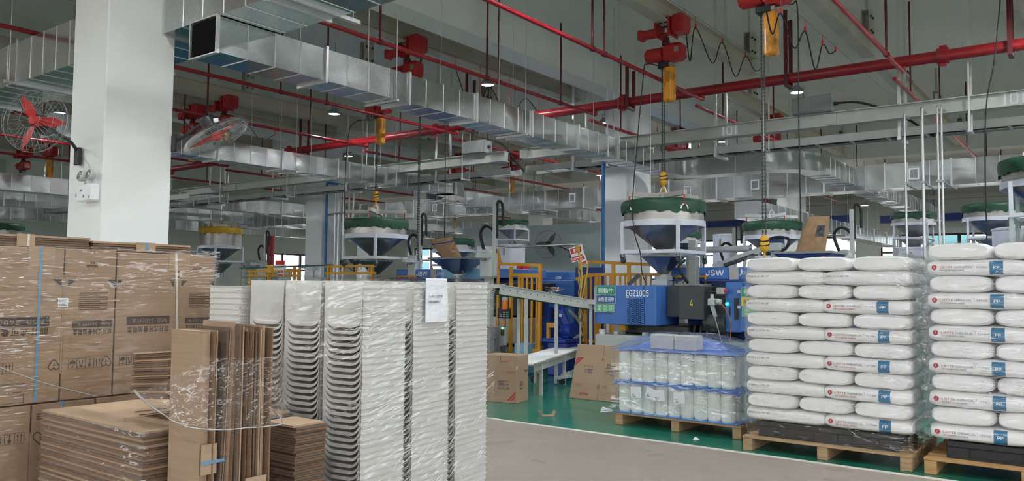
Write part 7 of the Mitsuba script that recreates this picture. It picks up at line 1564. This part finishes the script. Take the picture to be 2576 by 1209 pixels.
k = thing("carton_scrap", "small torn cardboard scrap lying on the green floor", "cardboard scrap"); part(k, "base", xf(bx(-.07, .07, -.05, .05, 0.001, .005), frame((7.74, 5.28, 0), (.8, -.6, 0), (.6, .8, 0))), "cardboard"); part(k, "flap", xf(bx(-.07, -.066, -.05, .05, .003, .06), frame((7.74, 5.28, 0), (.8, -.6, 0), (.6, .8, 0)) @ rot(-20, [0, 1, 0], (-.07, 0, 0))), "cardboard_light"); part(k, "flap", xf(bx(.066, .07, -.05, .05, .003, .06), frame((7.74, 5.28, 0), (.8, -.6, 0), (.6, .8, 0)) @ rot(25, [0, 1, 0], (.07, 0, 0))), "cardboard_light")
solo("paper_scrap", "tiny white scrap on the green floor before the roll pallet", "paper scrap", mv(grid(lambda u, v: np.stack([u * .06, v * .05, .003 + .02 * u * v], -1), 4, 4), 7.45, 3.3, 0), "white_sheet")
# ------------------------------------------------------------------ far bits: cabinets, lights, blue beams by the windows
for x, y, w, h, d_, lab in ((13.1, 6.2, .35, .9, .3, "grey control cabinet with coloured lamps behind the front hopper"), (15.6, 20.9, .5, 1.9, .4, "white cabinet left of the mid column"), (19.0, 27.0, .8, 2.4, .4, "pale cabinet behind the yellow-covered hopper"), (12.9, 10.4, .4, 2.3, .3, "grey control cabinet beside the far dryer near the centre")):
    k = thing("control_cabinet", lab, "cabinet", "far control cabinets"); part(k, "body", cb(x, x + d_, y - w / 2, y + w / 2, .0, h + 1.0 if h < 1 else h, .01), "beige_grey"); part(k, "door", bx(x - .006, x, y - w / 2 + .02, y + w / 2 - .02, .1, (h + 1.0 if h < 1 else h) - .03), "light_grey")
    for q, mt in enumerate(("beacon_orange", "sign_pale_green", "bright_red")): part(k, "lamp", cyl((x - .02, y + .08 - q * .08, min(h + .9, 1.75)), (x - .006, y + .08 - q * .08, min(h + .9, 1.75)), .018, 8), mt)
k = thing("warning_light", "red warning lamp on a white stand above the white boxes, left of the mid column", "warning lamp"); part(k, "lens", cb(10.75, 10.9, 14.3, 14.45, 1.90, 1.99, .01), "bright_red"); part(k, "box", cb(10.74, 10.92, 14.28, 14.47, 1.78, 1.9, .008), "print_white"); part(k, "post", bar((10.83, 14.38, 0), (10.83, 14.38, 1.8), .05), "light_grey")
red_board("small red and white sign under the red warning lamp left of the mid column", (10.3, 13.75, 1.64), .20, .13, 0, "警告", 1)
solo("fire_bucket", "red fire extinguisher pair beyond the yellow fence gate", "fire extinguisher", cat(cyl((13.0, 9.38, 1.72), (13.0, 9.38, 1.92), .07, 14), cyl((13.0, 9.55, 1.72), (13.0, 9.55, 1.92), .07, 14), bx(12.9, 13.1, 9.28, 9.65, 0, 1.72)), "bright_red", smooth=40)
for y0, y1, z, lab in ((-6.0, 8.0, 4.35, "dark blue crane beam along the far window wall, right part"), (9.3, 17.8, 4.45, "dark blue crane beam along the far window wall, left part")):
    solo("crane_beam", lab, "beam", cat(bx(37.2, 37.5, y0, y1, z, z + .28), bx(37.1, 37.6, y0, y1, z - .03, z)), "deep_blue")
for y0, y1, z, lab in ((-6.0, 17.8, 5.25, "upper grey cable tray along the far wall"), (-6.0, 17.8, 5.85, "top grey cable tray along the far wall")):
    k = thing("wall_tray", lab, "cable tray"); part(k, "tray", cat(bx(37.3, 37.7, y0, y1, z, z + .02), bx(37.3, 37.33, y0, y1, z, z + .16)), "tray_grey")
    for y in np.arange(y0 + 1.5, y1, 3.5): part(k, "bracket", cat(bx(37.3, 37.87, y, y + .05, z - .05, z), bx(37.75, 37.87, y, y + .05, z - .6, z)), "steel_grey")
solo("red_standpipe", "vertical red standpipe at the far window wall, right of the hopper", "pipe", cyl((29.9, 10.45, 0), (29.9, 10.45, 5.2), .12, 12), "red_pipe", smooth=40)
solo("red_standpipe", "thin dark red standpipe far left behind the take-out robot", "pipe", cyl((22.0, 29.9, 0), (22.0, 29.9, 3.6), .16, 12), "red_pipe", smooth=40)
# a second row of presses in the middle of the hall, mostly hidden
for y in (9.0, 5.5, 2.2):
    k = thing("machine_bed", f"low blue and grey machine body in the second row, {('left', 'middle', 'right')[(9.0, 5.5, 2.2).index(y)]} one", "machine", "second-row machines"); part(k, "body", cb(15.8, 18.6, y - 1.1, y + .9, .0, 1.5, .03), "deep_blue"); part(k, "cover", cb(15.9, 18.5, y - 1.0, y + .8, 1.5, 1.68, .02), "machine_blue")
for x, y in ((16.5, 13.8), (16.0, 16.5), (12.0, 15.0), (12.2, 19.0), (12.2, 22.6), (13.5, 26), (22, 22)):
    k = thing("machine_bed", f"low grey and blue machine body on the far left, {ordinal([(16.5, 13.8), (16.0, 16.5), (12.0, 15.0), (12.2, 19.0), (12.2, 22.6), (13.5, 26), (22, 22)].index((x, y)) + 1)} of the hidden ones", "machine", "second-row machines"); part(k, "body", cb(x, x + 1.8, y - 1.0, y + 1.0, .0, 1.2, .03), "deep_blue"); part(k, "cover", cb(x + .1, x + 1.7, y - .9, y + .9, 1.2, 1.4, .02), "machine_blue")
